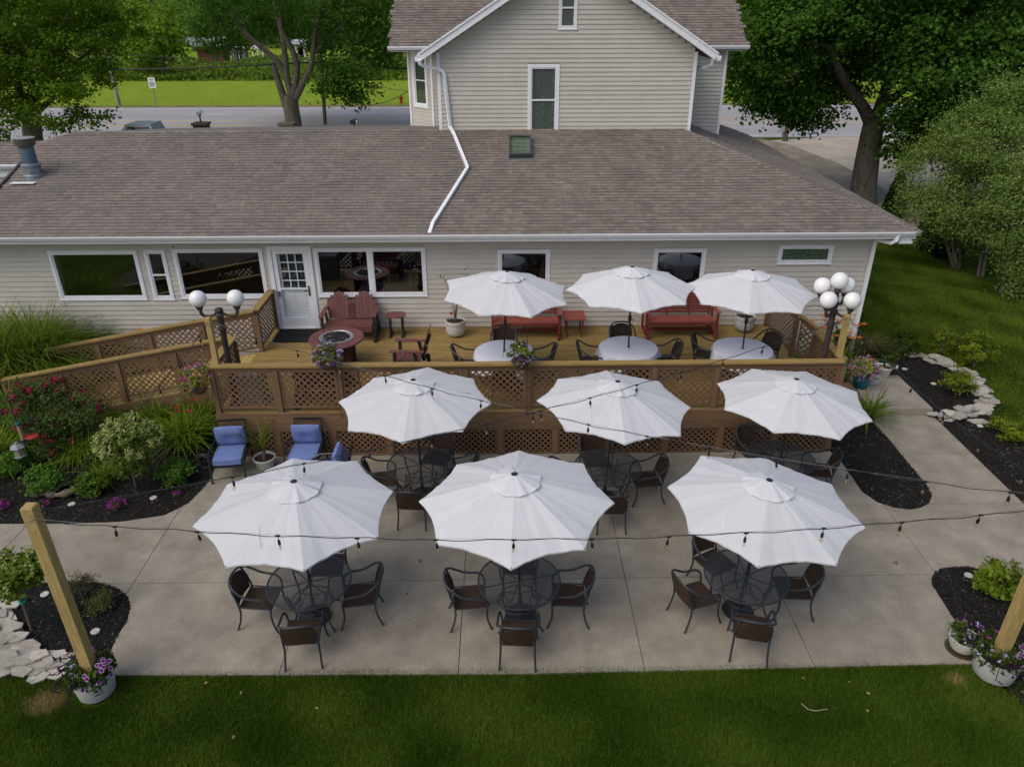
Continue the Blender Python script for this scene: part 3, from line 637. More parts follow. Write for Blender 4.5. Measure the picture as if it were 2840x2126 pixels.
# main block behind: grey right wall, beige left wall, angled bay, cross roof
YB = 24.95
wb = MB().bx(5.17, 6.86, YB+.03, YB+.1, 3.6, 7.15).build('wall', SIDING, house)
z0 = 4.3
while z0 < 7.1: lap(wb, 5.17, 6.85, z0, .1153, YB, SIDING); z0 += .1155
MB().bx(6.855, 6.94, YB-.03, YB+.1, 3.9, 7.12).build('corner_trim', WHITE, house); MB().bx(6.87, 6.93, YB+.1, 32, 3.0, 7.1).build('wall', SIDING, house)
wbl = MB().bx(-2.12, -1.65, YB+.03, YB+.1, 4.4, 7.15).build('wall', SIDING, house)
z0 = 4.6
while z0 < 7.1: lap(wbl, -2.10, -1.66, z0, .1153, YB, SIDING); z0 += .1155
A = Vector((-2.93, 25.75)); B = Vector((-2.12, 24.95)); dA = (B-A).normalized(); nA = Vector((-dA.y, dA.x)); nA = -nA if nA.y > 0 else nA
def bayp(t, z, h=0.0): p = A+dA*t+nA*h; return (p.x, p.y, z)
LB = (B-A).length
bay = MB().add([bayp(0, 4, -.05), bayp(LB, 4, -.05), bayp(LB, 7.15, -.05), bayp(0, 7.15, -.05)], [(0, 1, 2, 3)]).build('bay_wall', SIDING, house)
def baybox(t0, t1, za, zb, h0, h1): return [bayp(t0, za, h0), bayp(t1, za, h0), bayp(t1, za, h1), bayp(t0, za, h1), bayp(t0, zb, h0), bayp(t1, zb, h0), bayp(t1, zb, h1), bayp(t0, zb, h1)]
BWT = (.20, .92, 5.30, 6.92)
z0 = 4.6
while z0 < 7.05:
    cs_ = [(BWT[0]+.02, BWT[1]-.02)] if (z0+.1 > BWT[2] and z0+.03 < BWT[3]) else []
    for p, q in segs(0.03, LB-.03, cs_):
        v8 = [bayp(p, z0, .013), bayp(q, z0, .013), bayp(q, z0, -.04), bayp(p, z0, -.04), bayp(p, z0+.1153, .002), bayp(q, z0+.1153, .002), bayp(q, z0+.1153, -.04), bayp(p, z0+.1153, -.04)]
        MB().add(v8, MB.BF).build('siding_board', SIDING, bay)
    z0 += .1155
MB().add(baybox(-.02, .05, 4.3, 7.1, -.03, .03), MB.BF).build('corner_trim', WHITE, house); MB().add(baybox(LB-.05, LB+.02, 4.3, 7.1, -.03, .03), MB.BF).build('corner_trim', WHITE, house)
bw = MB(); t0, t1, za, zb = BWT
for q in ((t0, t1, zb-.1, zb), (t0, t1, za, za+.1), (t0, t0+.1, za+.1, zb-.1), (t1-.1, t1, za+.1, zb-.1)): bw.add(baybox(*q, -.03, .04), MB.BF)
bwf = bw.build('window', WHITE, house)
sh = MB()
for q in ((t0+.1, t1-.1, zb-.135, zb-.1), (t0+.1, t1-.1, za+.1, za+.135), (t0+.1, t0+.135, za+.135, zb-.135), (t1-.135, t1-.1, za+.135, zb-.135), (t0+.135, t1-.135, (za+zb)/2-.02, (za+zb)/2+.02)): sh.add(baybox(*q, -.03, .012), MB.BF)
sh.build('sash', WHITE, bwf)
MB().add(baybox(t0+.135, t1-.135, za+.135, zb-.135, -.006, 0.0), MB.BF).build('pane', GLASS, bwf)
for i in range(26):
    z = za+.16+i*.049; MB().add(baybox(t0+.14, t1-.14, z, z+.028, -.035, -.03), MB.BF).build('blind_slat', mat('white_blind', (.38, .40, .38), .7), bwf)
MB().bx(-3.35, 7.42, 24.62, 24.66, 6.98, 7.10).build('fascia', WHITE, house)
MB().extrude(GP, (-3.38, 24.62, 7.02), (7.46, 24.62, 7.02), (0, -1, 0), (0, 0, 1)).build('gutter', WHITE, house)
MB().bx(-3.35, 7.42, 24.66, 25.9, 6.97, 6.99).build('soffit', WHITE, house)
S2 = .62; c2 = 1/math.sqrt(1+S2*S2)
mp_ = [(-3.36, 24.58), (7.44, 24.58), (7.44, 29.2), (-3.36, 29.2)]
r3 = MB().prism(mp_, lambda x, y: 7.06+S2*(y-24.58)-.06, lambda x, y: 7.06+S2*(y-24.58)).build('roof', ROOFD, house)
lay(r3, tabs((0, 24.58, 7.065), (1, 0, 0), (0, c2, S2*c2), (0, -S2*c2, c2), [(x, (y-24.58)/c2) for x, y in mp_], .1365, -3.4, 7.4, 0, 5.4, 8, 1.0), 0)
MB().bx(-2.9, 6.9, 25.9, 32, 3, 7.0).build('core', ROOFD, house)

# ---- downspouts
def dspout(pts, w, nm='downspout'):
    mb = MB(); mb.tube(pts, w, 4); return mb.build(nm, WHITE, house)
dspout([W(1164, 166, 21.25), W(1166, 178, 21.3), W(1176, 184, 21.4), W(1216, 192, 21.66), W(1227, 197, 21.68), W(1232, 207, 21.68), W(1248, 352, 21.66), (-1.30, 21.35, RP(0, 21.35)[2]+.07), (-.88, 19.68, RP(0, 19.68)[2]+.06), (-1.62, 17.3, RP(0, 17.3)[2]+.06), (-1.69, 17.0, 3.55)], .055)
dspout([W(1979, 163, 21.4), W(1977, 175, 21.5), W(1962, 184, 21.8), W(1925, 192, 22.2)], .05)
dspout([(9.2, 16.99, 3.5), (9.2, 17.0, 3.36), (9.15, 17.1, 3.27), (9.0, 17.48, 3.22), (8.975, 17.55, 3.14), (8.975, 17.56, .2)], .055)
# ================================================================== DECK, RAMP, RAILINGS
YF, XL, XR = 13.2, -5.78, 6.76
deck = thing('deck', (0, 15.4, 0), 'raised treated-wood deck along the house wall with brown lattice skirt', 'deck')
y = YF+.05; row = 0
while y < YW-.03:
    w = min(.138, YW-.02-y); cuts = [XL]; x = XL+random.uniform(2.0, 4.9)
    while x < XR-1.2: cuts.append(x); x += random.choice((3.66, 4.88, 2.44))
    cuts.append(XR-.02)
    for a, b in zip(cuts[:-1], cuts[1:]): MB().bx(a+.002, b-.002, y+.003, y+w-.003, ZD-.03, ZD+random.uniform(-.001, .001)).build('deck_board', WOODY, deck)
    y += .14; row += 1
MB().bx(XL+.02, XR-.05, YF+.06, YW-.05, ZD-.2, ZD-.032).build('joist_shade_slab', mat('joist_shadow', (.04, .028, .018), .9), deck)  # solid slab whose dark colour stands in for shade below the boards
MB().bx(XL, XR, YF-.01, YF+.035, .80, ZD-.005).build('rim_board', BROWN, deck)
MB().bx(XL, XR, YF-.028, YF+.02, .60, .797).build('rim_board', BROWN, deck)
MB().bx(XL, XR, YF-.02, YF+.045, ZD-.004, ZD+.012).build('edge_board', BROWN, deck)
MB().bx(XR-.04, XR, YF+.06, YW, .1, ZD-.01).build('rim_board', BROWN, deck)
MB().bx(XL, XL+.04, YF+.06, 14.6, .6, ZD-.01).build('rim_board', BROWN, deck)
def lattice(parent, c00, c10, c11, c01, pitch=.100, w=.035, th=.008, normal=None, mt=None):
    """slats at +-45 deg clipped to the quad c00 c10 c11 c01 (bottom-left, bottom-right, top-right, top-left)"""
    c00, c10, c11, c01 = map(Vector, (c00, c10, c11, c01)); U = (c10-c00); 
    U = Vector((U.x, U.y, 0)).normalized(); Z = Vector((0, 0, 1)); Nn = Vector((U.y, -U.x, 0))
    if Nn.y > 0 and abs(U.x) > .5: Nn = -Nn
    Q = [((c-c00).dot(U), (c-c00).z) for c in (c00, c10, c11, c01)]
    s2 = math.sqrt(.5)
    for k, (dx, dz) in enumerate(((s2, s2), (-s2, s2))):
        nx, nz = -dz, dx; ds = [nx*q[0]+nz*q[1] for q in Q]; d = min(ds)+pitch*.3
        while d < max(ds):
            lo, hi = -1e9, 1e9; px, pz = nx*d, nz*d; ok = True
            for i in range(4):
                (ax, az), (bx_, bz) = Q[i], Q[(i+1) % 4]; ex, ez = bx_-ax, bz-az; inx, inz = -ez, ex   # inward for CCW
                num = inx*(ax-px)+inz*(az-pz); den = inx*dx+inz*dz
                if abs(den) < 1e-9:
                    if num > 0: ok = False
                elif den > 0: lo = max(lo, num/den)
                else: hi = min(hi, num/den)
            if ok and hi-lo > .03:
                off = Nn*(th*.55*(1 if k else -1))
                A_ = c00+U*(px+dx*lo)+Z*(pz+dz*lo)+off; B_ = c00+U*(px+dx*hi)+Z*(pz+dz*hi)+off
                MB().bar(A_, B_, w, th, up=Nn).build('slat', mt or BROWN, parent)
            d += pitch
def panel(parent, a, b, za0, za1, zb0, zb1, pitch=.098, fr=.045, name='lattice_panel', th=.03):
    """framed lattice between plan points a and b; za0..za1 are its heights at a, zb0..zb1 at b"""
    a = Vector((*a, 0)); b = Vector((*b, 0)); U = (b-a).normalized()
    c00, c10, c11, c01 = a+Vector((0, 0, za0)), b+Vector((0, 0, zb0)), b+Vector((0, 0, zb1)), a+Vector((0, 0, za1))
    f = MB(); e = U*(fr/2); z = Vector((0, 0, fr/2))
    f.bar(c00+z, c10+z, th, fr).bar(c01-z, c11-z, th, fr).bar(c00+e+2*z, c01+e-2*z, th, fr, up=U).bar(c10-e+2*z, c11-e-2*z, th, fr, up=U)
    o = f.build(name, BROWN, parent)
    lattice(o, c00+e+z, c10-e+z, c11-e-z, c01+e-z, pitch); return o
# skirt lattice below the deck
NS = 11
for i in range(NS):
    x0 = XL+.06+(XR-XL-.12)*i/NS; x1 = XL+.06+(XR-XL-.12)*(i+1)/NS
    MB().bx(x0-.05, x0+.05, YF-.035, YF+.01, .01, .60).build('skirt_post', BROWN, deck)
    panel(deck, (x0+.05, YF), (x1-.05, YF), .02, .60, .02, .60, .088, .03, 'skirt_panel', .02)
MB().bx(XR-.12, XR, YF-.035, YF+.06, .01, .60).build('skirt_post', BROWN, deck)
panel(deck, (XR-.02, YF+.06), (XR-.02, 14.75), .02, .6, .02, .6, .1, .03, 'skirt_panel', .02)
MB().bx(XL+.05, XR-.1, YF+.35, YF+.36, .0, .8).build('under_deck_shade', mat('under_deck', (.012, .01, .009), .95), deck)  # near-black sheet behind the lattice stands in for the shade under the deck

ZC = 2.03
def railing(name, label, pts, caps_, posts, low=.14):
    """pts = [(x,y,floor z)...]; straight runs with cap, lattice panels and posts"""
    x, y, z = pts[0]; r = thing(name, (x, y, z), label, 'railing')
    return r
def run(r, p, q, n, gapz=.10, caph=1.0, capw=.16, post=.095, ends=(1, 1), pitch=.098, capmt=None):
    p = Vector(p); q = Vector(q); d = (q-p)
    U = Vector((d.x, d.y, 0)).normalized(); cz = Vector((0, 0, caph))
    MB().bar(p+cz, q+cz, capw, .038).build('rail_cap', capmt or WOODY, r)
    MB().bar(p+cz-Vector((0, 0, .062)), q+cz-Vector((0, 0, .062)), .045, .085).build('top_rail', BROWN, r)
    for i in range(n+1):
        if (i == 0 and not ends[0]) or (i == n and not ends[1]): continue
        c = p+d*(i/n); MB().box((c.x, c.y, c.z+(caph-.105)/2-.06), (post, post, caph-.105+.12), rz=math.atan2(U.y, U.x)).build('post', BROWN, r)
    for i in range(n):
        a = p+d*(i/n)+U*(post/2+.003); b = p+d*((i+1)/n)-U*(post/2+.003)
        panel(r, (a.x, a.y), (b.x, b.y), a.z+gapz, a.z+caph-.108, b.z+gapz, b.z+caph-.108, pitch)
    return r
r1 = railing('deck_railing', 'long brown lattice railing with yellow-green cap along the deck front', [(0, YF+.07, ZD)], 0, 0)
YR = YF+.08
run(r1, (XL+.06, YR, ZD), (XR-.05, YR, ZD), 10, caph=ZC-ZD)
r2_ = railing('deck_railing', 'short lattice return railing at the left front deck corner beside the ramp', [(XL+.06, 14.0, ZD)], 0, 0)
run(r2_, (XL+.06, YR+.08, ZD), (XL+.06, 14.68, ZD), 1, caph=ZC-ZD, ends=(0, 1))
r3_ = railing('deck_railing', 'short lattice railing between the ramp head and the white door', [(-5.70, 16.9, ZD)], 0, 0)
run(r3_, (-5.70, 16.22, ZD), (-5.70, 17.58, ZD), 1, caph=ZC-ZD)
r4_ = railing('deck_railing', 'short lattice railing at the right front deck corner by the five-globe lamp', [(6.74, 14.0, ZD)], 0, 0)
run(r4_, (XR-.03, YR+.08, ZD), (XR-.03, 14.80, ZD), 1, caph=ZC-ZD, ends=(0, 1))
r5_ = railing('deck_railing', 'lattice railing from the stair head post back to the house wall', [(6.66, 16.6, ZD)], 0, 0)
run(r5_, (6.66, 15.72, ZD), (6.66, 17.55, ZD), 1, caph=ZC-ZD)
r6_ = railing('stair_railing', 'sloping lattice railing on the far side of the deck stairs', [(7.0, 15.72, .8)], 0, 0)
run(r6_, (6.70, 15.72, ZD), (7.42, 15.40, .52), 1, caph=ZC-ZD, ends=(0, 1))
# ramp
ramp = thing('ramp', (-8.3, 15.4, 0), 'sloping wooden access ramp rising to the deck from the left', 'ramp')
RX0, RX1 = -10.86, XL
def rz_(x): return max(.015, ZD*(x-RX0)/(RX1-RX0))
x = RX0
while x < RX1-.02:
    x1 = min(x+.138, RX1)
    MB().add([(x+.003, 14.70, rz_(x)-.03), (x1-.003, 14.70, rz_(x1)-.03), (x1-.003, 16.14, rz_(x1)-.03), (x+.003, 16.14, rz_(x)-.03), (x+.003, 14.70, rz_(x)), (x1-.003, 14.70, rz_(x1)), (x1-.003, 16.14, rz_(x1)), (x+.003, 16.14, rz_(x))], MB.BF).build('ramp_board', WOODYY, ramp)
    x += .14
for yy in (14.62, 16.18):
    MB().add([(RX0, yy, -.03), (RX1, yy, -.03), (RX1, yy+.045, -.03), (RX0, yy+.045, -.03), (RX0, yy, .02), (RX1, yy, ZD-.02), (RX1, yy+.045, ZD-.02), (RX0, yy+.045, .02)], MB.BF).build('side_board', BROWN, ramp)
MB().bx(RX0+.05, RX1, 14.55, 14.62, -.03, .0).build('toe_board', WOODYY, ramp)
rn = railing('ramp_railing', 'near brown lattice ramp railing rising behind the flower bed', [(-8.3, 14.67, .4)], 0, 0)
run(rn, (RX0, 14.69, .03), (XL+.02, 14.69, ZD), 4, caph=ZC-ZD, ends=(1, 0))
rf = railing('ramp_railing', 'far brown lattice ramp railing close to the house wall', [(-8.3, 16.2, .4)], 0, 0)
run(rf, (RX0+.1, 16.2, .05), (-5.715, 16.2, ZD), 4, caph=ZC-ZD, ends=(1, 0))
walk = MB().bx(-16, RX0-.02, 14.5, 16.3, -.04, .0).build('path', CONC); walk['kind'] = 'structure'
# stairs
st = thing('stairs', (7.4, 15.25, 0), 'brown wooden steps leading from the deck down to the landing', 'stairs')
for i in range(4):
    zt = ZD-.165*(i+1); x0 = XR+.0+i*.34
    MB().bx(x0+.002, x0+.36, 14.86, 15.66, zt-.035, zt).build('tread', BROWN, st)
    MB().bx(x0+.32, x0+.34, 14.87, 15.65, zt-.163, zt-.036).build('riser', BROWN, st)
for yy in (14.83, 15.67): MB().bar((XR+.03, yy, .70), (XR+1.42, yy, .05), .035, .22).build('stringer', BROWN, st)

# ---- doormat
tag(MB().bx(-5.62, -4.50, 16.72, 17.55, ZD+.002, ZD+.014).build('doormat', mat('black_mat', (.014, .016, .018), .95, .3, 60, bump=.6, bscale=200)), 'black rectangular doormat in front of the white door', 'doormat')

# ---- string-light posts
def post(x, y, z0, z1, label, w=.14, lean=(0, 0)):
    mb = MB().bar((x, y, z0), (x+lean[0], y+lean[1], z1-.015), w, w, up=(0, 1, 0)); e = .012
    t = thing('light_post', (x, y, z0), label, 'post', 'posts carrying the string lights')
    mb.build('shaft', WOODYY, t)
    cx, cy = x+lean[0], y+lean[1]; h = w/2
    MB().add([(cx-h, cy-h, z1-.015), (cx+h, cy-h, z1-.015), (cx+h, cy+h, z1-.015), (cx-h, cy+h, z1-.015), (cx-h+e, cy-h+e, z1), (cx+h-e, cy-h+e, z1), (cx+h-e, cy+h-e, z1), (cx-h+e, cy+h-e, z1)], MB.BF).build('chamfered_top', WOODYY, t)
    MB().tube([(cx+(.05 if x < 0 else -.05), cy-h-.002, z1-.10), (cx+(.05 if x < 0 else -.05), cy-h-.05, z1-.10)], .006, 6).tube([(cx+(.03 if x < 0 else -.03), cy-h-.002, z1-.16), (cx+(.03 if x < 0 else -.03), cy-h-.05, z1-.16)], .006, 6).build('eye_bolt', GALV, t)
    return t
PFL = Vector((-5.60, 7.33, 3.08)); PFR = Vector((6.84, 7.45, 3.05)); PDL = Vector((-5.62, 13.36, 3.02)); PDR = Vector((6.66, 13.44, 2.95))
post(PFL.x+.01, PFL.y, 0, PFL.z, 'tall square wooden post standing in the front left white planter', .145, (-.04, 0))
post(PFR.x-.02, PFR.y, 0, PFR.z, 'tall square wooden post standing in the front right white planter', .145, (.05, 0))
post(PDL.x, PDL.y, ZC+.02, PDL.z, 'square wooden post on the deck rail beside the two-globe lamp', .10)
post(PDR.x, PDR.y, ZC+.02, PDR.z, 'square wooden post on the deck rail beside the five-globe lamp', .10)

# ---- string lights
CORD = mat('black_cord', (.012, .012, .014), .5, .2, 20); BULBG = glass_mat('bulb_glass', (.95, .93, .88), .05, .0)
FIL = mat('amber_filament', (.75, .42, .12), .4, .1, 20); WIRE = mat('support_wire', (.10, .10, .11), .4, .1, 20, metal=.7)
def string_light(a, b, sag, label, spacing, t0=.05, slack=.0):
    a = Vector(a); b = Vector(b); L = (b-a).length
    t = thing('string_light', tuple((a+b)/2-Vector((0, 0, sag))), label, 'string light', 'string lights over the patio')
    def p(s, d=0): return a+(b-a)*s - Vector((0, 0, 4*sag*s*(1-s)+d))
    N = 60; MB().tube([p(i/N) for i in range(N+1)], .0022, 4).build('support_wire', WIRE, t)
    ph = random.random()*6
    MB().tube([p(i/N, .018+.012*math.sin(i*1.7+ph)+.008*math.sin(i*.6)) for i in range(N+1)], .0058, 5).build('cord', CORD, t)
    n = int(L*(1-t0)/spacing)
    for i in range(n+1):
        s = t0+i*spacing/L
        if s > .99: break
        q = p(s, .02); tl = Vector((random.uniform(-.15, .15), random.uniform(-.15, .15), -1)).normalized()
        sk_ = MB(); sk_.tube([q+Vector((0, 0, .015)), q+tl*.06], .005, 5).tube([q+tl*.055, q+tl*.07, q+tl*.105, q+tl*.125], [.010, .017, .019, .016], 8)
        sk_.bar(q-(b-a).normalized()*.03, q+(b-a).normalized()*.03, .014, .016)
        so = sk_.build('lamp_holder', CORD, t, True)
        MB().tube([q+tl*.122, q+tl*.14, q+tl*.165, q+tl*.185, q+tl*.195], [.011, .020, .024, .016, .003], 10).build('bulb', BULBG, so, True)
        MB().tube([q+tl*.13, q+tl*.175], .005, 5).build('filament', FIL, so)
string_light(PFL+Vector((.03, -.09, -.13)), PFR+Vector((-.03, -.09, -.14)), .40, 'front string of black-socket bulbs between the two planter posts', .95, .075)
string_light(PFL+Vector((.06, .03, -.09)), PDR+Vector((-.02, -.05, -.05)), .34, 'diagonal string of bulbs from the front left planter post to the right deck post', .93, .16)
string_light(PDL+Vector((.05, -.05, -.06)), PFR+Vector((-.06, .05, -.12)), .42, 'diagonal string of bulbs from the left deck post to the front right planter post', .93, .08)
string_light(PFL+Vector((.0, .08, -.06)), PDL+Vector((0, -.06, -.1)), .17, 'left string of bulbs running over the flower bed to the deck', .93, .13)
string_light(PDR+Vector((.03, -.06, -.06)), PFR+Vector((0, .08, -.08)), .22, 'right string of bulbs running over the walkway bed', .93, .10)
tag(MB().tube([(6.60, 13.6, 2.95), (6.3, 14.2, 2.85), (5.6, 13.0+.9, 2.75)], .004, 4).tube([PDR+Vector((0, .06, -.2)), (6.5, 13.55, 2.72), (6.48, 13.6, 2.5)], .005, 4).build('power_cord', CORD), 'loose black cord looped from the right deck post to the lamp', 'cord')
# ================================================================== FURNITURE
def circ(r, z, n=32, c=(0, 0)): return [(c[0]+r*math.cos(2*math.pi*i/n), c[1]+r*math.sin(2*math.pi*i/n), z) for i in range(n)]
# ---- umbrella prototypes (local coordinates, origin on the floor)
def make_umbrella(seed, top=2.48, R=1.37, drop=.405):
    r = random.Random(seed); t = bpy.data.objects.new('patio_umbrella', None); COL.objects.link(t); t['category'] = 'umbrella'; t['group'] = 'white patio umbrellas'
    P = lambda mb, nm, mt, sm=False: mb.build(nm, mt, t, sm, False)
    P(MB().tube([(0, 0, .05), (0, 0, top-.02)], .019, 10), 'pole', BLACKM, True)
    P(MB().lathe([(.22, 0), (.24, .02), (.235, .05), (.06, .075), (.035, .10), (.03, .38), (.001, .38)], 24), 'base', BLACKM, True)
    cb = P(MB().lathe([(.02, 1.30), (.036, 1.33), (.038, 1.43), (.022, 1.46)], 12), 'crank_housing', BLACKM, True)
    MB().tube([(.03, 0, 1.37), (.085, 0, 1.37), (.085, 0, 1.31)], .008, 6).build('crank_handle', BLACKM, cb, False, False)
    P(MB().lathe([(.03, top-.02), (.045, top), (.048, top+.018), (.02, top+.028), (.001, top+.028)], 16), 'finial', BLACKM, True)
    jit = [(r.uniform(-.025, .025), r.uniform(-.03, .03), r.uniform(-.02, .02)) for _ in range(8)]
    def rib(k, v):
        k %= 8; a = math.pi/4*k+jit[k][2]; rad = (R+jit[k][0])*v
        z = top-.025-(drop+jit[k][1])*(v**1.12)
        return Vector((rad*math.cos(a), rad*math.sin(a), z))
    def pp(k, u, v, h=0.0):
        b = 4*u*(1-u); e = 1-.056*b*(v**2.6); p = rib(k, v*e)*(1-u)+rib(k+1, v*e)*u; p.z -= .016*b*v*(1.15-v*.55)-h; return p
    NU, NV = 18, 14
    for k in range(8):
        V = []
        ph = r.uniform(0, 6); wr = r.uniform(.003, .007)
        for j in range(NV+1):
            v = .03+.97*j/NV
            for i in range(NU+1):
                u = i/NU; b = 4*u*(1-u); e = 1-.056*b*(v**2.6)
                p = rib(k, v*e)*(1-u)+rib(k+1, v*e)*u
                p.z -= .016*b*v*(1.15-v*.55); p.z += wr*b*math.sin(ph+u*9+v*3)*v + (.0045*math.sin(u*19+ph*2+v*1.5)+.0032*math.sin(u*37+ph*3-v*2.2))*v*min(1, b*1.8)
                if j == NV: p.z -= .006
                V.append(p)
        F = [(j*(NU+1)+i, j*(NU+1)+i+1, (j+1)*(NU+1)+i+1, (j+1)*(NU+1)+i) for j in range(NV) for i in range(NU)]
        n0 = len(V)                                       # hem lip turned down
        V += [V[NV*(NU+1)+i]+Vector((0, 0, -.022)) for i in range(NU+1)]
        F += [(NV*(NU+1)+i, NV*(NU+1)+i+1, n0+i+1, n0+i) for i in range(NU)]
        P(MB().add(V, F), 'canopy_panel', CANVAS, True)
        P(MB().bar(rib(k, .04)+Vector((0, 0, -.014)), rib(k, .995)+Vector((0, 0, -.013)), .012, .016), 'rib', DARKM)
        P(MB().bar(rib(k, .52)+Vector((0, 0, -.02)), Vector((.03*math.cos(math.pi/4*k), .03*math.sin(math.pi/4*k), 1.72)), .009, .012), 'strut', DARKM)
    # vent cap with a gathered, wavy hem
    V = []; n = 64; NR = 7
    for j in range(NR+1):
        v = j/NR
        for i in range(n):
            a = 2*math.pi*i/n; wv = (.007*math.sin(8*a+seed)+.007*math.sin(13*a+seed*2)+.005*math.sin(29*a))*v
            rad = (.045+.315*v)*(1+.03*math.sin(8*a+seed)*v); z = top+.014-.112*v**1.05+wv
            V.append((rad*math.cos(a), rad*math.sin(a), z))
    P(MB().add(V, [(j*n+i, (j+1)*n+i, (j+1)*n+(i+1) % n, j*n+(i+1) % n) for j in range(NR) for i in range(n)]), 'vent_cap', CANVAS, True)
    k = r.choice((0, 4, 5, 7)); 
    sv = []
    for q in range(6):
        u_, v_ = .04+.05*q, .58+.045*q; sv += [pp(k, u_, v_, .009), pp(k, u_+.035, v_-.012, .010)]
    P(MB().add(sv, [(2*q, 2*q+2, 2*q+3, 2*q+1) for q in range(5)]), 'tie_strap', CANVAS, True)
    return t
UMB = [make_umbrella(s) for s in (1, 5, 11, 17)]
# ---- mesh-top table
MESHM = None
def mesh_metal():
    M = bpy.data.materials.new('perforated_metal'); M.use_nodes = True; nt = M.node_tree; N = nt.nodes; L = nt.links
    b = N['Principled BSDF']; b.inputs['Base Color'].default_value = (.03, .036, .042, 1); b.inputs['Roughness'].default_value = .45
    tc = N.new('ShaderNodeTexCoord'); ck = N.new('ShaderNodeTexWave'); ck.inputs['Scale'].default_value = 24; L.new(tc.outputs['Object'], ck.inputs[0])
    w2 = N.new('ShaderNodeTexWave'); w2.bands_direction = 'Y'; w2.inputs['Scale'].default_value = 24; L.new(tc.outputs['Object'], w2.inputs[0])
    mu = N.new('ShaderNodeMath'); mu.operation = 'MULTIPLY'; L.new(ck.outputs['Fac'], mu.inputs[0]); L.new(w2.outputs['Fac'], mu.inputs[1])
    mr = N.new('ShaderNodeMapRange'); mr.inputs[1].default_value = .2; mr.inputs[2].default_value = .3; mr.inputs[3].default_value = .12; mr.inputs[4].default_value = 1.0; L.new(mu.outputs[0], mr.inputs[0])
    tp = N.new('ShaderNodeBsdfTransparent'); ms = N.new('ShaderNodeMixShader'); L.new(mr.outputs[0], ms.inputs[0]); L.new(b.outputs[0], ms.inputs[1]); L.new(tp.outputs[0], ms.inputs[2])
    L.new(ms.outputs[0], N['Material Output'].inputs['Surface']); return M
MESHM = mesh_metal()
def make_table(R=.61, h=.72):
    t = bpy.data.objects.new('mesh_top_table', None); COL.objects.link(t); t['category'] = 'table'; t['group'] = 'round metal patio tables'
    P = lambda mb, nm, mt, sm=True: mb.build(nm, mt, t, sm, False)
    n = 40; V = circ(.035, h-.004, n)+circ(R-.01, h-.004, n)
    P(MB().add(V, [(i, n+i, n+(i+1) % n, (i+1) % n) for i in range(n)]), 'tabletop', MESHM)
    P(MB().tube(circ(R, h-.006, 48), .013, 8, True), 'rim', DARKM)
    P(MB().tube(circ(.04, h-.003, 20), .010, 6, True), 'umbrella_ring', DARKM)
    cb = MB()
    for i in range(6):
        a = math.pi*i/3+.2; cb.bar((.05*math.cos(a), .05*math.sin(a), h-.016), ((R-.01)*math.cos(a), (R-.01)*math.sin(a), h-.016), .014, .012)
    P(cb, 'top_brace', DARKM, False)
    for i in range(4):
        a = math.pi/4+math.pi/2*i; pr = [(.40, h-.015), (.36, .55), (.31, .40), (.30, .28), (.36, .12), (.455, .012)]
        P(MB().tube([(r*math.cos(a), r*math.sin(a), z) for r, z in pr], .014, 8).lathe([(.02, 0), (.026, .006), (.02, .016)], 8, (.457*math.cos(a), .457*math.sin(a), 0)), 'leg', DARKM)
    P(MB().tube(circ(.315, .34, 32), .009, 6, True), 'brace_ring', DARKM)
    for i in range(4):
        a0 = math.pi/2*i; arc = [((.30-.14*math.sin(math.pi*s/8))*math.cos(a0+math.pi/2*s/8+math.pi/4), (.30-.14*math.sin(math.pi*s/8))*math.sin(a0+math.pi/2*s/8+math.pi/4), .30) for s in range(9)]
        P(MB().tube(arc, .008, 6), 'scroll', DARKM)
    return t
TAB = make_table()
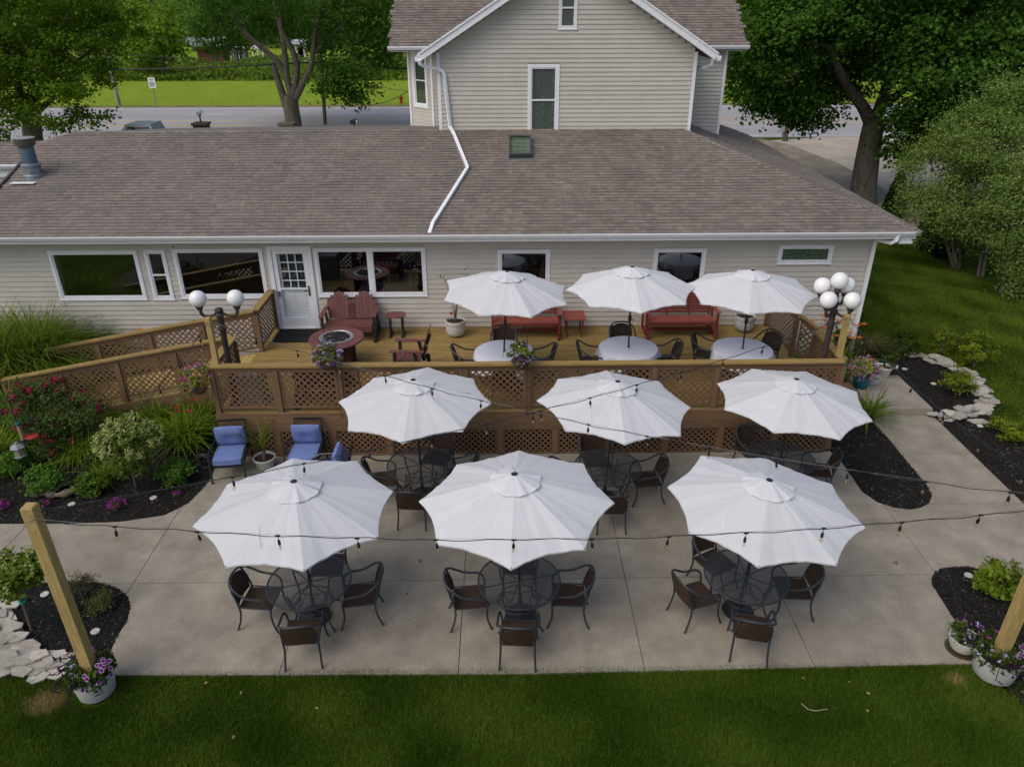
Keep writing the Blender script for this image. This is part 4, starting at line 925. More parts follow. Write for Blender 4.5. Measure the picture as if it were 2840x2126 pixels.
# ---- wicker armchair, facing +y
def make_chair():
    t = bpy.data.objects.new('wicker_armchair', None); COL.objects.link(t); t['category'] = 'chair'; t['group'] = 'brown wicker patio armchairs'
    P = lambda mb, nm, mt, sm=True: mb.build(nm, mt, t, sm, False)
    V = []; nu, nv = 8, 8
    for j in range(nv+1):
        for i in range(nu+1):
            u = i/nu*2-1; v = j/nv; y = .24-.47*v; z = .435-.015*(1-u*u)*math.sin(math.pi*v)-.02*v+(-.025*max(0, (.15-v)/.15))
            V.append((u*(.235-.02*v), y, z))
    F = [(j*(nu+1)+i, (j+1)*(nu+1)+i, (j+1)*(nu+1)+i+1, j*(nu+1)+i+1) for j in range(nv) for i in range(nu)]; n = len(V)
    V += [(x, y, z-.018) for x, y, z in V]; F += [tuple(n+q for q in f[::-1]) for f in F[:nu*nv]]
    bd = [i for i in range(nu+1)]+[(j*(nu+1)+nu) for j in range(1, nv+1)]+[nv*(nu+1)+i for i in range(nu-1, -1, -1)]+[j*(nu+1) for j in range(nv-1, 0, -1)]
    F += [(bd[q], bd[(q+1) % len(bd)], n+bd[(q+1) % len(bd)], n+bd[q]) for q in range(len(bd))]
    P(MB().add(V, F), 'seat', WICKER)
    V = []
    for j in range(nv+1):
        v = j/nv; z = .45+.37*v; wd = .205+.045*math.sin(math.pi*min(1, v*1.0)*.5)
        if v > .75: wd *= 1-.35*((v-.75)/.25)**2
        for i in range(nu+1):
            u = i/nu*2-1; V.append((u*wd, -.24-.075*v-.045*(1-u*u)*(.6+.4*v), z-.03*abs(u)**3*v))
    F = [(j*(nu+1)+i, j*(nu+1)+i+1, (j+1)*(nu+1)+i+1, (j+1)*(nu+1)+i) for j in range(nv) for i in range(nu)]; n = len(V)
    V += [(x, y-.014, z) for x, y, z in V]; F += [tuple(n+q for q in f[::-1]) for f in F[:nu*nv]]
    F += [(bd[(q+1) % len(bd)], bd[q], n+bd[q], n+bd[(q+1) % len(bd)]) for q in range(len(bd))]
    P(MB().add(V, F), 'backrest', WICKER)
    half = [(-.275, .20, .60), (-.285, .14, .635), (-.29, .03, .64), (-.292, -.08, .66), (-.285, -.18, .72), (-.255, -.27, .79), (-.19, -.335, .835), (-.10, -.362, .852), (0, -.37, .857)]
    full = half+[(-x, y, z) for x, y, z in half[-2::-1]]
    P(MB().tube(full, .018, 8), 'arm_hoop', DARKM)
    P(MB().tube([(-.235, -.23, .43), (.235, -.23, .43)], .010, 6).tube([(-.235, .235, .42), (.235, .235, .42)], .010, 6).tube([(-.24, .235, .42), (-.24, -.23, .425)], .011, 6).tube([(.24, .235, .42), (.24, -.23, .425)], .011, 6), 'seat_frame', DARKM)
    for s in (-1, 1):
        P(MB().tube([(s*.275, .20, .60), (s*.268, .235, .55), (s*.252, .245, .45), (s*.25, .235, .33), (s*.255, .24, .20), (s*.262, .275, .08), (s*.268, .305, 0)], .0155, 8), 'leg', DARKM)
        P(MB().tube([(s*.205, -.335, .82), (s*.235, -.27, .62), (s*.24, -.232, .45), (s*.238, -.225, .32), (s*.245, -.255, .16), (s*.255, -.315, 0)], .0155, 8), 'leg', DARKM)
    return t
CHR = make_chair()
used = set()
def put(src, x, y, z, rz, label, rot=None):
    if src.name not in used:
        used.add(src.name); src.location = (x, y, z); src.rotation_euler = rot if rot else (0, 0, rz); src['label'] = label; return src
    return copy_tree(src, (x, y, z), rz, label, rot=rot)
# canopy rotations measured from the photographed tips
TIPS = {'F1': [(545, 1455), (616, 1348), (811, 1265), (976, 1277), (1085, 1351), (1046, 1496), (841, 1579), (623, 1564)],
        'F2': [(1179, 1371), (1284, 1290), (1470, 1236), (1611, 1277), (1692, 1390), (1669, 1509), (1399, 1569), (1213, 1496)],
        'F3': [(1850, 1348), (1938, 1260), (2116, 1252), (2296, 1327), (2392, 1454), (2327, 1571), (2116, 1586), (1912, 1483)],
        'M1': [(948, 1117), (1039, 1050), (1187, 1025), (1315, 1053), (1359, 1123), (1279, 1203), (1109, 1236), (970, 1198)],
        'M2': [(1501, 1131), (1547, 1061), (1672, 1035), (1816, 1064), (1905, 1136), (1882, 1216), (1739, 1252), (1573, 1213)],
        'M3': [(1993, 1074), (2105, 1033), (2234, 1033), (2371, 1090), (2415, 1174), (2329, 1232), (2151, 1225), (2013, 1154)],
        'D1': [(1233, 830), (1238, 778), (1331, 745), (1462, 750), (1563, 785), (1580, 838), (1487, 879), (1336, 875)],
        'D2': [(1574, 809), (1620, 769), (1860, 764), (1928, 805), (1899, 848), (1772, 868), (1633, 852)],
        'D3': [(1922, 810), (1961, 756), (2211, 771), (2262, 825), (2219, 871), (2078, 882), (1943, 849)]}
POLE = {'F1': ((857.6, 1608.8), .73, (814.8, 1336.7)), 'F2': ((1440, 1606), .73, (1427, 1316)), 'F3': ((2070, 1594), .73, (2133.7, 1332.5)),
        'M1': ((1165.6, 1284.6), .73, (1145.8, 1055)), 'M2': ((1685, 1292.7), .73, (1713, 1059)), 'M3': ((2165.6, 1268), .73, (2209, 1053)),
        'D1': ((1397.8, 975), 1.72, (1406, 754)), 'D2': ((1743, 963.5), 1.72, (1753.8, 741.7)), 'D3': ((2059.7, 967.4), 1.72, (2088, 751))}
WHERE = {'F1': 'front row left', 'F2': 'front row middle', 'F3': 'front row right', 'M1': 'second row left', 'M2': 'second row middle', 'M3': 'second row right', 'D1': 'deck row left', 'D2': 'deck row middle', 'D3': 'deck row right'}
SITE = {}
for i, kk in enumerate(POLE):
    (bp_, zb, tp_) = POLE[kk]; b = G(*bp_, zb); fin = W(*tp_, b.y); z0 = ZD if kk[0] == 'D' else 0.0
    SITE[kk] = (b.x, b.y, z0)
    tz = fin.z-z0; lean = (fin.x-b.x)/(tz-.73)
    angs = []; tipz = z0+tz-.42
    cx = fin.x
    for tx, ty in TIPS[kk]:
        p = G(tx, ty, tipz); angs.append((math.atan2(p.y-b.y, p.x-cx)) % (math.pi/4))
    sa = math.atan2(sum(math.sin(8*a) for a in angs), sum(math.cos(8*a) for a in angs))/8
    bx0 = b.x-lean*.73
    o = put(UMB[i % 4], bx0, b.y, z0, 0, 'open white octagonal umbrella over the %s table' % WHERE[kk], rot=(0, math.atan(lean), sa))
    o.rotation_mode = 'ZYX' if False else 'XYZ'
    q = Matrix.Rotation(math.atan(lean), 4, 'Y') @ Matrix.Rotation(sa, 4, 'Z'); o.rotation_euler = q.to_euler('XYZ')
    o.scale = (1, 1, tz/2.48) if kk[0] != 'D' else (.985, .985, tz/2.48)
for kk in SITE:
    x, y, z = SITE[kk]
    o = put(TAB, x, y, z, {'F1': .1, 'F2': .05, 'F3': .3}.get(kk, .15), ('round black mesh-top metal table under the %s umbrella' if kk[0] != 'D' else 'round metal table under a white cloth below the %s umbrella') % WHERE[kk])
# tablecloths
def cloth(x, y, z, seed, label):
    r = random.Random(seed); n = 72; V = [(0, 0, z)]; V = []; rings = [(.03, 0), (.30, 0), (.60, 0), (.622, -.006), (.635, -.03), (.645, -.10), (.66, -.20), (.67, -.27)]
    ph = [r.uniform(0, 6) for _ in range(4)]
    for j, (rad, dz) in enumerate(rings):
        f = max(0, -dz/.27)
        for i in range(n):
            a = 2*math.pi*i/n; fold = (.055*math.sin(7*a+ph[0])+.03*math.sin(12*a+ph[1]))*f; cr = .5+.5*math.cos(4*(a-ph[2]))
            V.append((x+(rad+fold)*math.cos(a), y+(rad+fold)*math.sin(a), z+dz*(.8+.55*cr)+(.0025*math.sin(a*3+rad*20+ph[3]) if dz == 0 else 0)))
    F = [(j*n+i, (j+1)*n+i, (j+1)*n+(i+1) % n, j*n+(i+1) % n) for j in range(len(rings)-1) for i in range(n)]
    for zz in range(5):                                   # pressed fold creases
        pass
    o = MB().add(V, F).build('tablecloth', CLOTH, None, True); tag(o, label, 'tablecloth', 'white round tablecloths')
for i, kk in enumerate(('D1', 'D2', 'D3')): x, y, z = SITE[kk]; cloth(x, y, z+.737, i+3, 'white cloth draped over the %s table' % WHERE[kk])
# chairs round the tables: angle seen from the table centre (deg), distance, extra turn
SIDE = {270: 'near', 180: 'left', 0: 'right', 90: 'far', 135: 'far left', 45: 'far right'}
PL = {'F1': [(273, .70, 2), (181, .76, -6), (2, .72, 6), (82, .72, 10)], 'F2': [(268, .74, -2), (182, .74, 4), (0, .74, -4), (88, .72, 0)],
      'F3': [(262, .74, -6), (186, .74, 14), (4, .76, -8), (112, .72, 6)],
      'M1': [(265, .74, 0), (184, .70, 6), (2, .72, 0), (70, .74, 0)], 'M2': [(268, .76, 2), (180, .72, 0), (2, .74, 4), (100, .74, 0)], 'M3': [(2, .74, -14), (112, .74, 0)],
      'D1': [(178, .76, 6), (4, .76, -6), (90, .80, 0), (270, .72, 0)], 'D2': [(182, .76, -4), (0, .78, 4), (90, .78, 0), (272, .72, 0)], 'D3': [(148, .76, 10), (38, .78, -6)]}
for kk, lst in PL.items():
    x, y, z = SITE[kk]
    for a, d, tw in lst:
        near = min(SIDE, key=lambda s: abs((a-s+180) % 360-180)); ar = math.radians(a)
        put(CHR, x+d*math.cos(ar), y+d*math.sin(ar), z, ar+math.pi/2+math.radians(tw), 'brown wicker armchair at the %s side of the %s table' % (SIDE[near], WHERE[kk]))

# ---- adirondack furniture
def slats_back(t, xs, hs, y0, z0, lean, w, mt, rz=0):
    """fan of round-topped slats; hs heights"""
    for (xb, xt), h in zip(xs, hs):
        pts = []; n = 6
        for e in range(n+1):
            a = math.pi*e/n; pts.append((math.cos(a)*w/2, h-w/2+math.sin(a)*w/2))
        prof = [(w/2*.92, 0)]+pts+[(-w/2*.92, 0)]
        V = []
        for yy in (-.010, .010):
            for px, pz in prof:
                s = pz/h; V.append((xb+(xt-xb)*s+px, y0-lean*pz+yy, z0+pz))
        m = len(prof)
        MB().add(V, [tuple(range(m)), tuple(range(m, 2*m))[::-1]]+[(i, m+i, m+(i+1) % m, (i+1) % m) for i in range(m)]).build('back_slat', mt, t, False, False)
def adirondack_seat(nm, loc, rz, label, width, n_backs, group=None):
    """faces +y locally; width between arms"""
    t = thing(nm, loc, label, 'glider' if n_backs == 2 else 'chair', group, rz); P = lambda mb, n_, mt: mb.build(n_, mt, t, False, False)
    hw = width/2; w = .082
    cen = [0] if n_backs == 1 else [-width*.25, width*.25]
    xs, hs = [], []
    if n_backs == 1:
        for i in range(-3, 4): xs.append((i*.072, i*.092)); hs.append(.78-.022*i*i)
    else:
        for c in cen:
            for i in range(-3, 4): xs.append((c+i*.080, c+i*.088)); hs.append(.64-.024*i*i if abs(i) < 3 else .45)
        for i in (-.5, .5): xs.append((i*.085, i*.09)); hs.append(.37)
    slats_back(t, xs, hs, -.22, .40, .30, w, ADIR)
    for i in range(6): P(MB().bx(-hw+.05, hw-.05, .28-.088*i-.04, .28-.088*i+.04, .415-.012*i-(.03 if i == 0 else 0), .435-.012*i-(.03 if i == 0 else 0)), 'seat_slat', ADIR)
    P(MB().bx(-hw+.05, hw-.05, .325, .345, .33, .41), 'front_apron', ADIR); P(MB().bx(-hw+.05, hw-.05, .335, .355, .26, .325), 'front_apron', ADIR)
    for zz, ll in ((.50, .05), (.80, .14)): P(MB().bx(-hw+.06, hw-.06, -.26-ll-.02, -.235-ll-.0, zz, zz+.07), 'back_rail', BLACKM)
    for s in (-1, 1):
        P(MB().prism([(s*(hw-.03), -.34), (s*(hw+.05), -.34), (s*(hw+.07), .15), (s*(hw+.07), .40), (s*(hw-.05), .40), (s*(hw-.06), .15)], .655, .68), 'arm', ADIR)
        P(MB().bar((s*(hw+.01), .30, .655), (s*(hw+.01), .32, .18), .05, .07), 'arm_support', BLACKM)
        P(MB().bar((s*(hw+.01), -.12, .655), (s*(hw+.01), -.22, .18), .05, .07), 'arm_support', BLACKM)
        P(MB().bar((s*(hw+.01), .42, .05), (s*(hw+.01), -.42, .05), .06, .10), 'glide_base', BLACKM)
        for yy in (.34, -.34): P(MB().bar((s*(hw+.01), yy, .0), (s*(hw+.01), yy*.9, .34), .055, .075, up=(0, 1, 0)), 'leg', BLACKM)
        P(MB().bar((s*(hw-.0), .34, .33), (s*(hw-.0), -.36, .28), .04, .09), 'side_rail', BLACKM)
    P(MB().bx(-hw, hw, -.02, .02, .10, .19), 'cross_bar', ADIR)
    return t
adirondack_seat('adirondack_glider', (-3.72, 17.08, ZD), math.pi, 'burgundy double-back adirondack glider against the wall under the double window', 1.22, 2, 'burgundy adirondack seats')
adirondack_seat('adirondack_chair', (-2.02, 15.0, ZD), math.radians(86), 'burgundy adirondack chair turned sideways to the right of the fire pit', .60, 1, 'burgundy adirondack seats')
adirondack_seat('adirondack_glider', (-3.62, 13.78, ZD), 0, 'burgundy adirondack glider with its back to the deck railing', 1.15, 2, 'burgundy adirondack seats')
# oval side table
t = thing('side_table', (-2.62, 17.12, ZD), 'small burgundy oval-topped side table beside the adirondack glider', 'table')
n = 24; ov = [(.24*abs(math.cos(a))**.7*(1 if math.cos(a) > 0 else -1), .20*abs(math.sin(a))**.7*(1 if math.sin(a) > 0 else -1)) for a in [2*math.pi*(i+.5)/n for i in range(n)]]
for i in range(3):
    x0, x1 = -.24+.16*i+.002, -.24+.16*(i+1)-.002; pts = [(min(max(x, x0), x1), y) for x, y in ov if x0-.09 < x < x1+.09]
    seen = []; [seen.append(p) for p in pts if p not in seen]
    seen.sort(key=lambda p: math.atan2(p[1], p[0]-(x0+x1)/2)); MB().prism(seen, .53, .555).build('top_plank', ADIR, t, False, False)
for sx in (-1, 1):
    for k in range(3): MB().bx(sx*.15-.02, sx*.15+.02, -.11+.085*k, -.05+.085*k, .06, .53).build('leg_slat', BLACKM, t, False, False)
    MB().bx(sx*.15-.03, sx*.15+.03, -.17, .17, 0, .06).build('foot', BLACKM, t, False, False)
# fire pit table
fp = thing('fire_pit_table', (-3.72, 15.42, ZD), 'round burgundy fire pit table with black lava rocks on the deck', 'fire pit')
P = lambda mb, nm, mt, sm=False: mb.build(nm, mt, fp, sm, False)
P(MB().lathe([(.30, .66), (.60, .66), (.61, .68), (.60, .70), (.36, .70), (.30, .66)], 48, cap=False), 'table_ring', ADIR, True)
P(MB().lathe([(.37, .705), (.385, .712), (.36, .715), (.30, .66), (.02, .65)], 40), 'burner_pan', mat('steel_pan', (.45, .47, .46), .35, .1, 8, metal=.6), True)
for i in range(8):
    a = 2*math.pi*i/8; a1 = a+math.pi/4
    P(MB().prism([(.36*math.cos(a), .36*math.sin(a)), (.36*math.cos(a1), .36*math.sin(a1)), (.34*math.cos(a1), .34*math.sin(a1)), (.34*math.cos(a), .34*math.sin(a))], .02, .66), 'side_panel', mat('dark_red_panel', (.11, .018, .018), .5, .15, 8))
    P(MB().bar((.37*math.cos(a), .37*math.sin(a), 0), (.37*math.cos(a), .37*math.sin(a), .65), .06, .06, up=(0, 1, 0)), 'corner_post', BLACKM)
LAVA = mat('lava_rock', (.012, .013, .015), .5, .5, 20, spec=.5)
lr = MB()
for i in range(420):
    a = random.uniform(0, 6.28); q = .29*math.sqrt(random.random()); lr.sphere((q*math.cos(a), q*math.sin(a), .715+random.uniform(-.03, .015)), (random.uniform(.015, .032), random.uniform(.012, .026), random.uniform(.010, .02)), 3)
P(lr, 'lava_rocks', LAVA)['kind'] = 'stuff'
# ---- red benches and table
def red_bench(x, y, rz, label, L=1.70, carved=True):
    t = thing('red_glider_bench', (x, y, ZD), label, 'bench', 'red wooden glider benches', rz); P = lambda mb, nm, mt=REDP: mb.build(nm, mt, t, False, False)
    h = L/2
    for i in range(5): P(MB().bx(-h, h, .24-.10*i-.045, .24-.10*i+.045, .415-.012*i, .437-.012*i), 'seat_slat', REDW)
    P(MB().bx(-h, h, .29, .31, .34, .41), 'apron'); P(MB().bx(-h+.02, h-.02, -.19, -.16, .30, .38), 'rear_rail')
    for i in range(7): P(MB().bx(-h+.02, h-.02, -.235-.022*i-.01, -.235-.022*i+.008, .46+.068*i, .505+.068*i), 'back_slat')
    n = 16; top = [(-.62+1.24*i/n, .93+.10*math.sin(math.pi*i/n)**1.5) for i in range(n+1)]
    if carved: P(MB().extrude([(-.62, .90)]+top+[(.62, .90)], (0, -.40, 0), (0, -.375, 0), (1, 0, 0), (0, 0, 1)), 'crest_board')
    for q in (-h+.05, -h/3, h/3, h-.05): P(MB().bar((q, -.24, .40), (q, -.42, .93), .045, .022, up=(0, -1, 0)), 'back_upright')
    for s in (-1, 1):
        P(MB().prism([(s*(h-.0), -.32), (s*(h+.07), -.32), (s*(h+.08), .30), (s*(h+.05), .36), (s*(h-.04), .36), (s*(h-.02), .1)], .635, .66), 'arm', REDW)
        P(MB().bar((s*(h+.03), .27, .635), (s*(h+.03), .27, .10), .045, .075), 'front_leg'); P(MB().bar((s*(h+.03), -.27, .64), (s*(h+.03), -.24, .10), .045, .075), 'rear_leg')
        P(MB().bar((s*(h+.0), .40, .04), (s*(h+.0), -.36, .04), .05, .08), 'glide_rail'); P(MB().bar((s*(h+.0), .33, 0), (s*(h+.0), .30, .36), .04, .06, up=(0, 1, 0)), 'hanger')
        P(MB().sphere((s*(h+.0), .36, .17), (.03, .05, .05), 5).sphere((s*(h+.0), .38, .06), (.03, .05, .05), 5), 'hanger_bracket')
    P(MB().bx(-h, h, -.02, .02, .08, .16), 'stretcher')
    return t
red_bench(.56, 17.13, math.pi, 'faded red wooden bench left of the small red table', 1.58)
red_bench(4.34, 17.13, math.pi, 'red wooden bench with curved crest board right of the small red table', 1.66)
t = thing('red_side_table', (1.74, 17.14, ZD), 'small square faded red table between the two red benches', 'table')
for i in range(6): MB().bx(-.26, .26, -.30+.1*i, -.204+.1*i, .475, .497).build('top_slat', REDW, t, False, False)
for sx in (-1, 1):
    MB().bar((sx*.2, -.26, .455), (sx*.2, .26, .455), .03, .04).build('rail', REDP, t, False, False)
    for sy in (-1, 1): MB().bar((sx*.2, sy*.24, .47), (sx*.17, sy*.20, 0), .04, .03, up=(0, 1, 0)).build('leg', REDP, t, False, False)
# ---- grey wicker bin by the rail
t = thing('deck_bin', (-5.15, 13.75, ZD), 'tall grey woven deck bin standing behind the left railing', 'bin')
GW_ = mat('grey_weave', (.20, .21, .21), .8, .3, 60, bump=.6, bscale=90)
MB().box((0, 0, .33), (.5, .42, .64)).build('body', GW_, t, False, False); MB().box((0, 0, .68), (.54, .46, .05)).build('lid', GW_, t, False, False)

# ---- blue cushioned patio chairs
def cushion(mb, c, d, M=None, puff=.35, tuft=True):
    n = 8; V = []; F = []; L = []
    for k in (0, 1):
        for j in range(n+1):
            for i in range(n+1):
                u, v = i/n*2-1, j/n*2-1; e = max(0, (1-u**6))*max(0, (1-v**6)); tz = e*(1-puff)+puff
                dz = d[2]/2*tz
                if tuft: dz -= .045*math.exp(-(u*u+v*v)*14)
                q = Vector((u*d[0]/2*(1-.05*v*v), v*d[1]/2*(1-.05*u*u), dz if k else -dz)); 
                if M is not None: q = M @ q
                V.append(q+Vector(c))
    m = (n+1)**2
    for j in range(n):
        for i in range(n): a = j*(n+1)+i; F.append((m+a, m+a+1, m+a+n+2, m+a+n+1)); F.append((a, a+n+1, a+n+2, a+1))
    bd = list(range(n+1))+[j*(n+1)+n for j in range(1, n+1)]+[n*(n+1)+i for i in range(n-1, -1, -1)]+[j*(n+1) for j in range(n-1, 0, -1)]
    F += [(bd[q], bd[(q+1) % len(bd)], m+bd[(q+1) % len(bd)], m+bd[q]) for q in range(len(bd))]
    mb.add(V, F); return mb
def blue_chair(x, y, rz, label):
    t = thing('cushioned_chair', (x, y, 0), label, 'chair', 'blue cushioned chairs below the deck', rz); P = lambda mb, nm, mt, sm=False: mb.build(nm, mt, t, sm, False)
    P(cushion(MB(), (0, .04, .43), (.56, .58, .16), puff=.7, tuft=False), 'seat_cushion', BLUEC, True)
    M = Matrix.Rotation(math.radians(76), 3, 'X'); P(cushion(MB(), (0, -.25, .70), (.58, .46, .17), M), 'back_cushion', BLUEC, True)
    P(MB().bx(-.28, .28, -.25, .32, .31, .345), 'seat_frame', BLACKM)
    P(MB().bar((-.27, -.33, .34), (-.27, -.46, .93), .03, .03, up=(0, 1, 0)).bar((.27, -.33, .34), (.27, -.46, .93), .03, .03, up=(0, 1, 0)).bar((-.28, -.46, .93), (.28, -.46, .93), .03, .035), 'back_frame', BLACKM)
    for s in (-1, 1):
        P(MB().tube([(s*.32, .34, .52), (s*.33, .2, .60), (s*.33, -.05, .61), (s*.32, -.36, .58)], .02, 4), 'arm', BLACKM)
        P(MB().bar((s*.32, .34, .53), (s*.32, .38, 0), .03, .035, up=(0, 1, 0)), 'leg', BLACKM); P(MB().bar((s*.31, -.32, .58), (s*.31, -.40, 0), .03, .035, up=(0, 1, 0)), 'leg', BLACKM)
    return t
blue_chair(-5.40, 12.62, math.pi+.10, 'left blue cushioned armchair beside the daylilies under the deck')
blue_chair(-3.93, 12.66, math.pi, 'blue cushioned armchair right of the spiky potted plant')
blue_chair(-3.34, 11.98, math.radians(90), 'blue cushioned armchair turned sideways mostly hidden by the front left umbrella')
# ================================================================== LAMPS
def lamp(x, y, arms, label, top=3.0, centre=False):
    t = thing('globe_lamp', (x, y, ZD), label, 'lamp post'); P = lambda mb, nm, mt, sm=True: mb.build(nm, mt, t, sm)
    P(MB().lathe([(.13, 0), (.13, .05), (.09, .09), (.075, .4), (.06, .5), (.055, 1.2), (.06, 1.62), (.08, 1.64), (.08, 1.70), (.06, 1.74), (.065, 1.92), (.085, 1.96), (.05, 2.02), (.02, 2.05)], 14, (x, y, ZD)), 'column', IRON)
    for a, rad, gz in arms:
        ca, sa = math.cos(a), math.sin(a); pts = [(x+ca*r, y+sa*r, z) for r, z in ((.04, gz-.28), (.10, gz-.33), (.18, gz-.36), (rad-.06, gz-.36), (rad-.01, gz-.30), (rad, gz-.20))]
        P(MB().tube(pts, [.03, .028, .026, .03, .035, .03], 8), 'arm', IRON)
        P(MB().lathe([(.03, -.24), (.055, -.22), (.05, -.20), (.075, -.17), (.08, -.145), (.05, -.14)], 12, (x+ca*rad, y+sa*rad, gz)), 'globe_holder', IRON)
        P(MB().sphere((x+ca*rad, y+sa*rad, gz), .163, 14), 'globe', GLOBE)
    if centre:
        P(MB().lathe([(.05, 2.0), (.07, 2.06), (.045, 2.12), (.04, 2.32), (.07, 2.36), (.05, 2.42)], 12, (x, y, ZD)), 'upper_column', IRON); P(MB().sphere((x, y, ZD+2.57), .163, 14), 'globe', GLOBE)
    else: P(MB().lathe([(.06, 2.0), (.085, 2.05), (.07, 2.09), (.001, 2.12)], 12, (x, y, ZD)), 'cap', IRON)
lamp(-5.50, 13.66, [(math.pi, .36, 3.28), (0.0, .36, 3.29)], 'black iron lamp with two white globes at the left deck corner')
lamp(6.47, 13.66, [(math.radians(35), .29, 3.40), (math.radians(145), .29, 3.40), (math.radians(220), .30, 3.24), (math.radians(-38), .30, 3.22)], 'black iron lamp with five white globes at the right deck corner', centre=True)

# ================================================================== PLANT TOOLS
def unit(n):
    v = rng.normal(size=(n, 3)); return v/np.linalg.norm(v, axis=1, keepdims=True)
def cards(name, P, size, nrm, col, mtl, parent, aspect=.6, fold=.25, world_co=True):
    n = len(P); size = np.broadcast_to(size, (n,))[:, None]; nrm = nrm/np.linalg.norm(nrm, axis=1, keepdims=True)
    r = unit(n); u = np.cross(nrm, r); u /= np.linalg.norm(u, axis=1, keepdims=True)+1e-9; v = np.cross(nrm, u)
    a = P-u*size*.5; b = P+v*size*.5*aspect+nrm*size*fold*.5; c = P+u*size*.5; d = P-v*size*.5*aspect+nrm*size*fold*.5
    V = np.stack([a, b, c, d], 1).reshape(-1, 3)
    return np_mesh(name, V, np.arange(4*n).reshape(-1, 4), np.repeat(col, 4, 0), mtl, parent, world_co=world_co)
def tone(n, c0, c1, jit=.18):
    k = rng.random((n, 1)); c = np.array(c0)*(1-k)+np.array(c1)*k; return np.clip(c*rng.uniform(1-jit, 1+jit, (n, 1)), 0, 1)
def blob_leaves(blobs, dens, clump=.35, sz=.1, shell=.55, cl=60):
    """blobs = (centre, radii, weight). leaves in clumps spread over each ellipsoid, thicker near its skin"""
    Ps, Ns = [], []
    for c, r, w in blobs:
        c = np.array(c); r = np.array(r); nl = int(dens*w); nc = max(6, nl//cl)
        d = unit(nc); rad = (shell+(1-shell)*rng.random((nc, 1)))**.6; cc = c+d*r*rad
        idx = rng.integers(0, nc, nl); off = rng.normal(0, 1, (nl, 3))*clump*np.array([1, 1, .55]); P = cc[idx]+off
        Ps.append(P); Ns.append(d[idx]*.6+np.array([0, 0, .7])+unit(nl)*.75)
    return np.concatenate(Ps), np.concatenate(Ns)
def limb(parent, pts, r0, r1, name='limb', n=9, mt=None):
    pts = [Vector(p) for p in pts]; N = len(pts)
    out = []
    for i in range(N-1):
        for s in range(4):
            t = s/4; p0 = pts[max(i-1, 0)]; p1 = pts[i]; p2 = pts[i+1]; p3 = pts[min(i+2, N-1)]
            out.append(.5*((2*p1)+(p2-p0)*t+(2*p0-5*p1+4*p2-p3)*t*t+(3*p1-p0-3*p2+p3)*t**3))
    out.append(pts[-1]); m = len(out)
    return MB().tube(out, [r0+(r1-r0)*i/(m-1) for i in range(m)], n).build(name, mt or BARK, parent, True)
def tree(name, label, cat, base, trunk, limbs, blobs, n, sz, c0, c1, clump=.35, group=None, aspect=.8):
    t = thing(name, tuple(base), label, cat, group)
    if trunk: limb(t, *trunk, name='trunk')
    for l in limbs: limb(t, *l)
    P, N = blob_leaves(blobs, n, clump, sz, .55, 120)
    cards('crown', P, sz*rng.uniform(.6, 1.3, len(P)), N, tone(len(P), c0, c1), LEAF, t, aspect)
    return t
def pb(lst, Y, w=1.0, dy=.9):
    """crown masses given by where the photograph shows them, at depth Y"""
    out = []
    for q in lst:
        x, y, rx, ry = q[:4]; yy = Y+(q[4] if len(q) > 4 else 0); s = ppm(x, y, yy); c = W(x, y, yy)
        out.append(((c.x, c.y, c.z), (rx/s, rx/s*dy, ry/s), (rx*ry)/9000*w))
    return out
def wp(Y, *pts): return [W(x, y, Y+(p[0] if p else 0)) for x, y, *p in pts]

# ---- big maple on the right
T = 34.3
tb = pb([(2120, 120, 120, 110, -1), (2190, 235, 110, 75, 0), (2275, 60, 150, 100, -2), (2240, 290, 95, 55, 1.5), (2330, 200, 95, 80, 2.5), (2440, 60, 170, 90, 0), (2590, 60, 180, 110, -2), (2760, 90, 160, 130, -2),
          (2490, 150, 80, 50, -1.5), (2600, 190, 150, 80, -2.5), (2740, 230, 150, 110, -2), (2560, 300, 110, 60, -2), (2510, 395, 70, 45, -1), (2640, 340, 110, 70, -2), (2360, 120, 130, 80, 2), (2090, 30, 110, 80, 2), (2880, 200, 140, 200, -1), (2420, -70, 380, 110, 0), (2060, 200, 55, 70, 1), (2110, 265, 80, 45, 0), (2250, 325, 55, 28, 0), (2190, 300, 70, 30, 1)], T)
tree('maple_tree', 'big dark green maple tree with leaning trunk right of the house', 'tree', G(2385, 565), (wp(T, (2392, 600), (2397, 500), (2412, 400), (2425, 330)), .62, .42),
     [(wp(T, (2418, 350), (2395, 300, -.3), (2360, 255, -.8), (2330, 200, -1.5), (2300, 130, -2)), .30, .12), (wp(T, (2425, 340), (2450, 270, .5), (2475, 180, 1), (2490, 90, 1)), .30, .12),
      (wp(T, (2420, 345), (2392, 290, .5), (2375, 260, 1)), .16, .08), (wp(T, (2415, 430), (2455, 420, -.5), (2520, 395, -1)), .22, .09), (wp(T, (2440, 300), (2520, 240, -1), (2620, 170, -2)), .20, .08), (wp(T, (2300, 130, -2), (2230, 120, -1.5), (2160, 160, -1)), .10, .04)],
     tb, 3600, .17, (.040, .11, .014), (.115, .235, .034), .42)
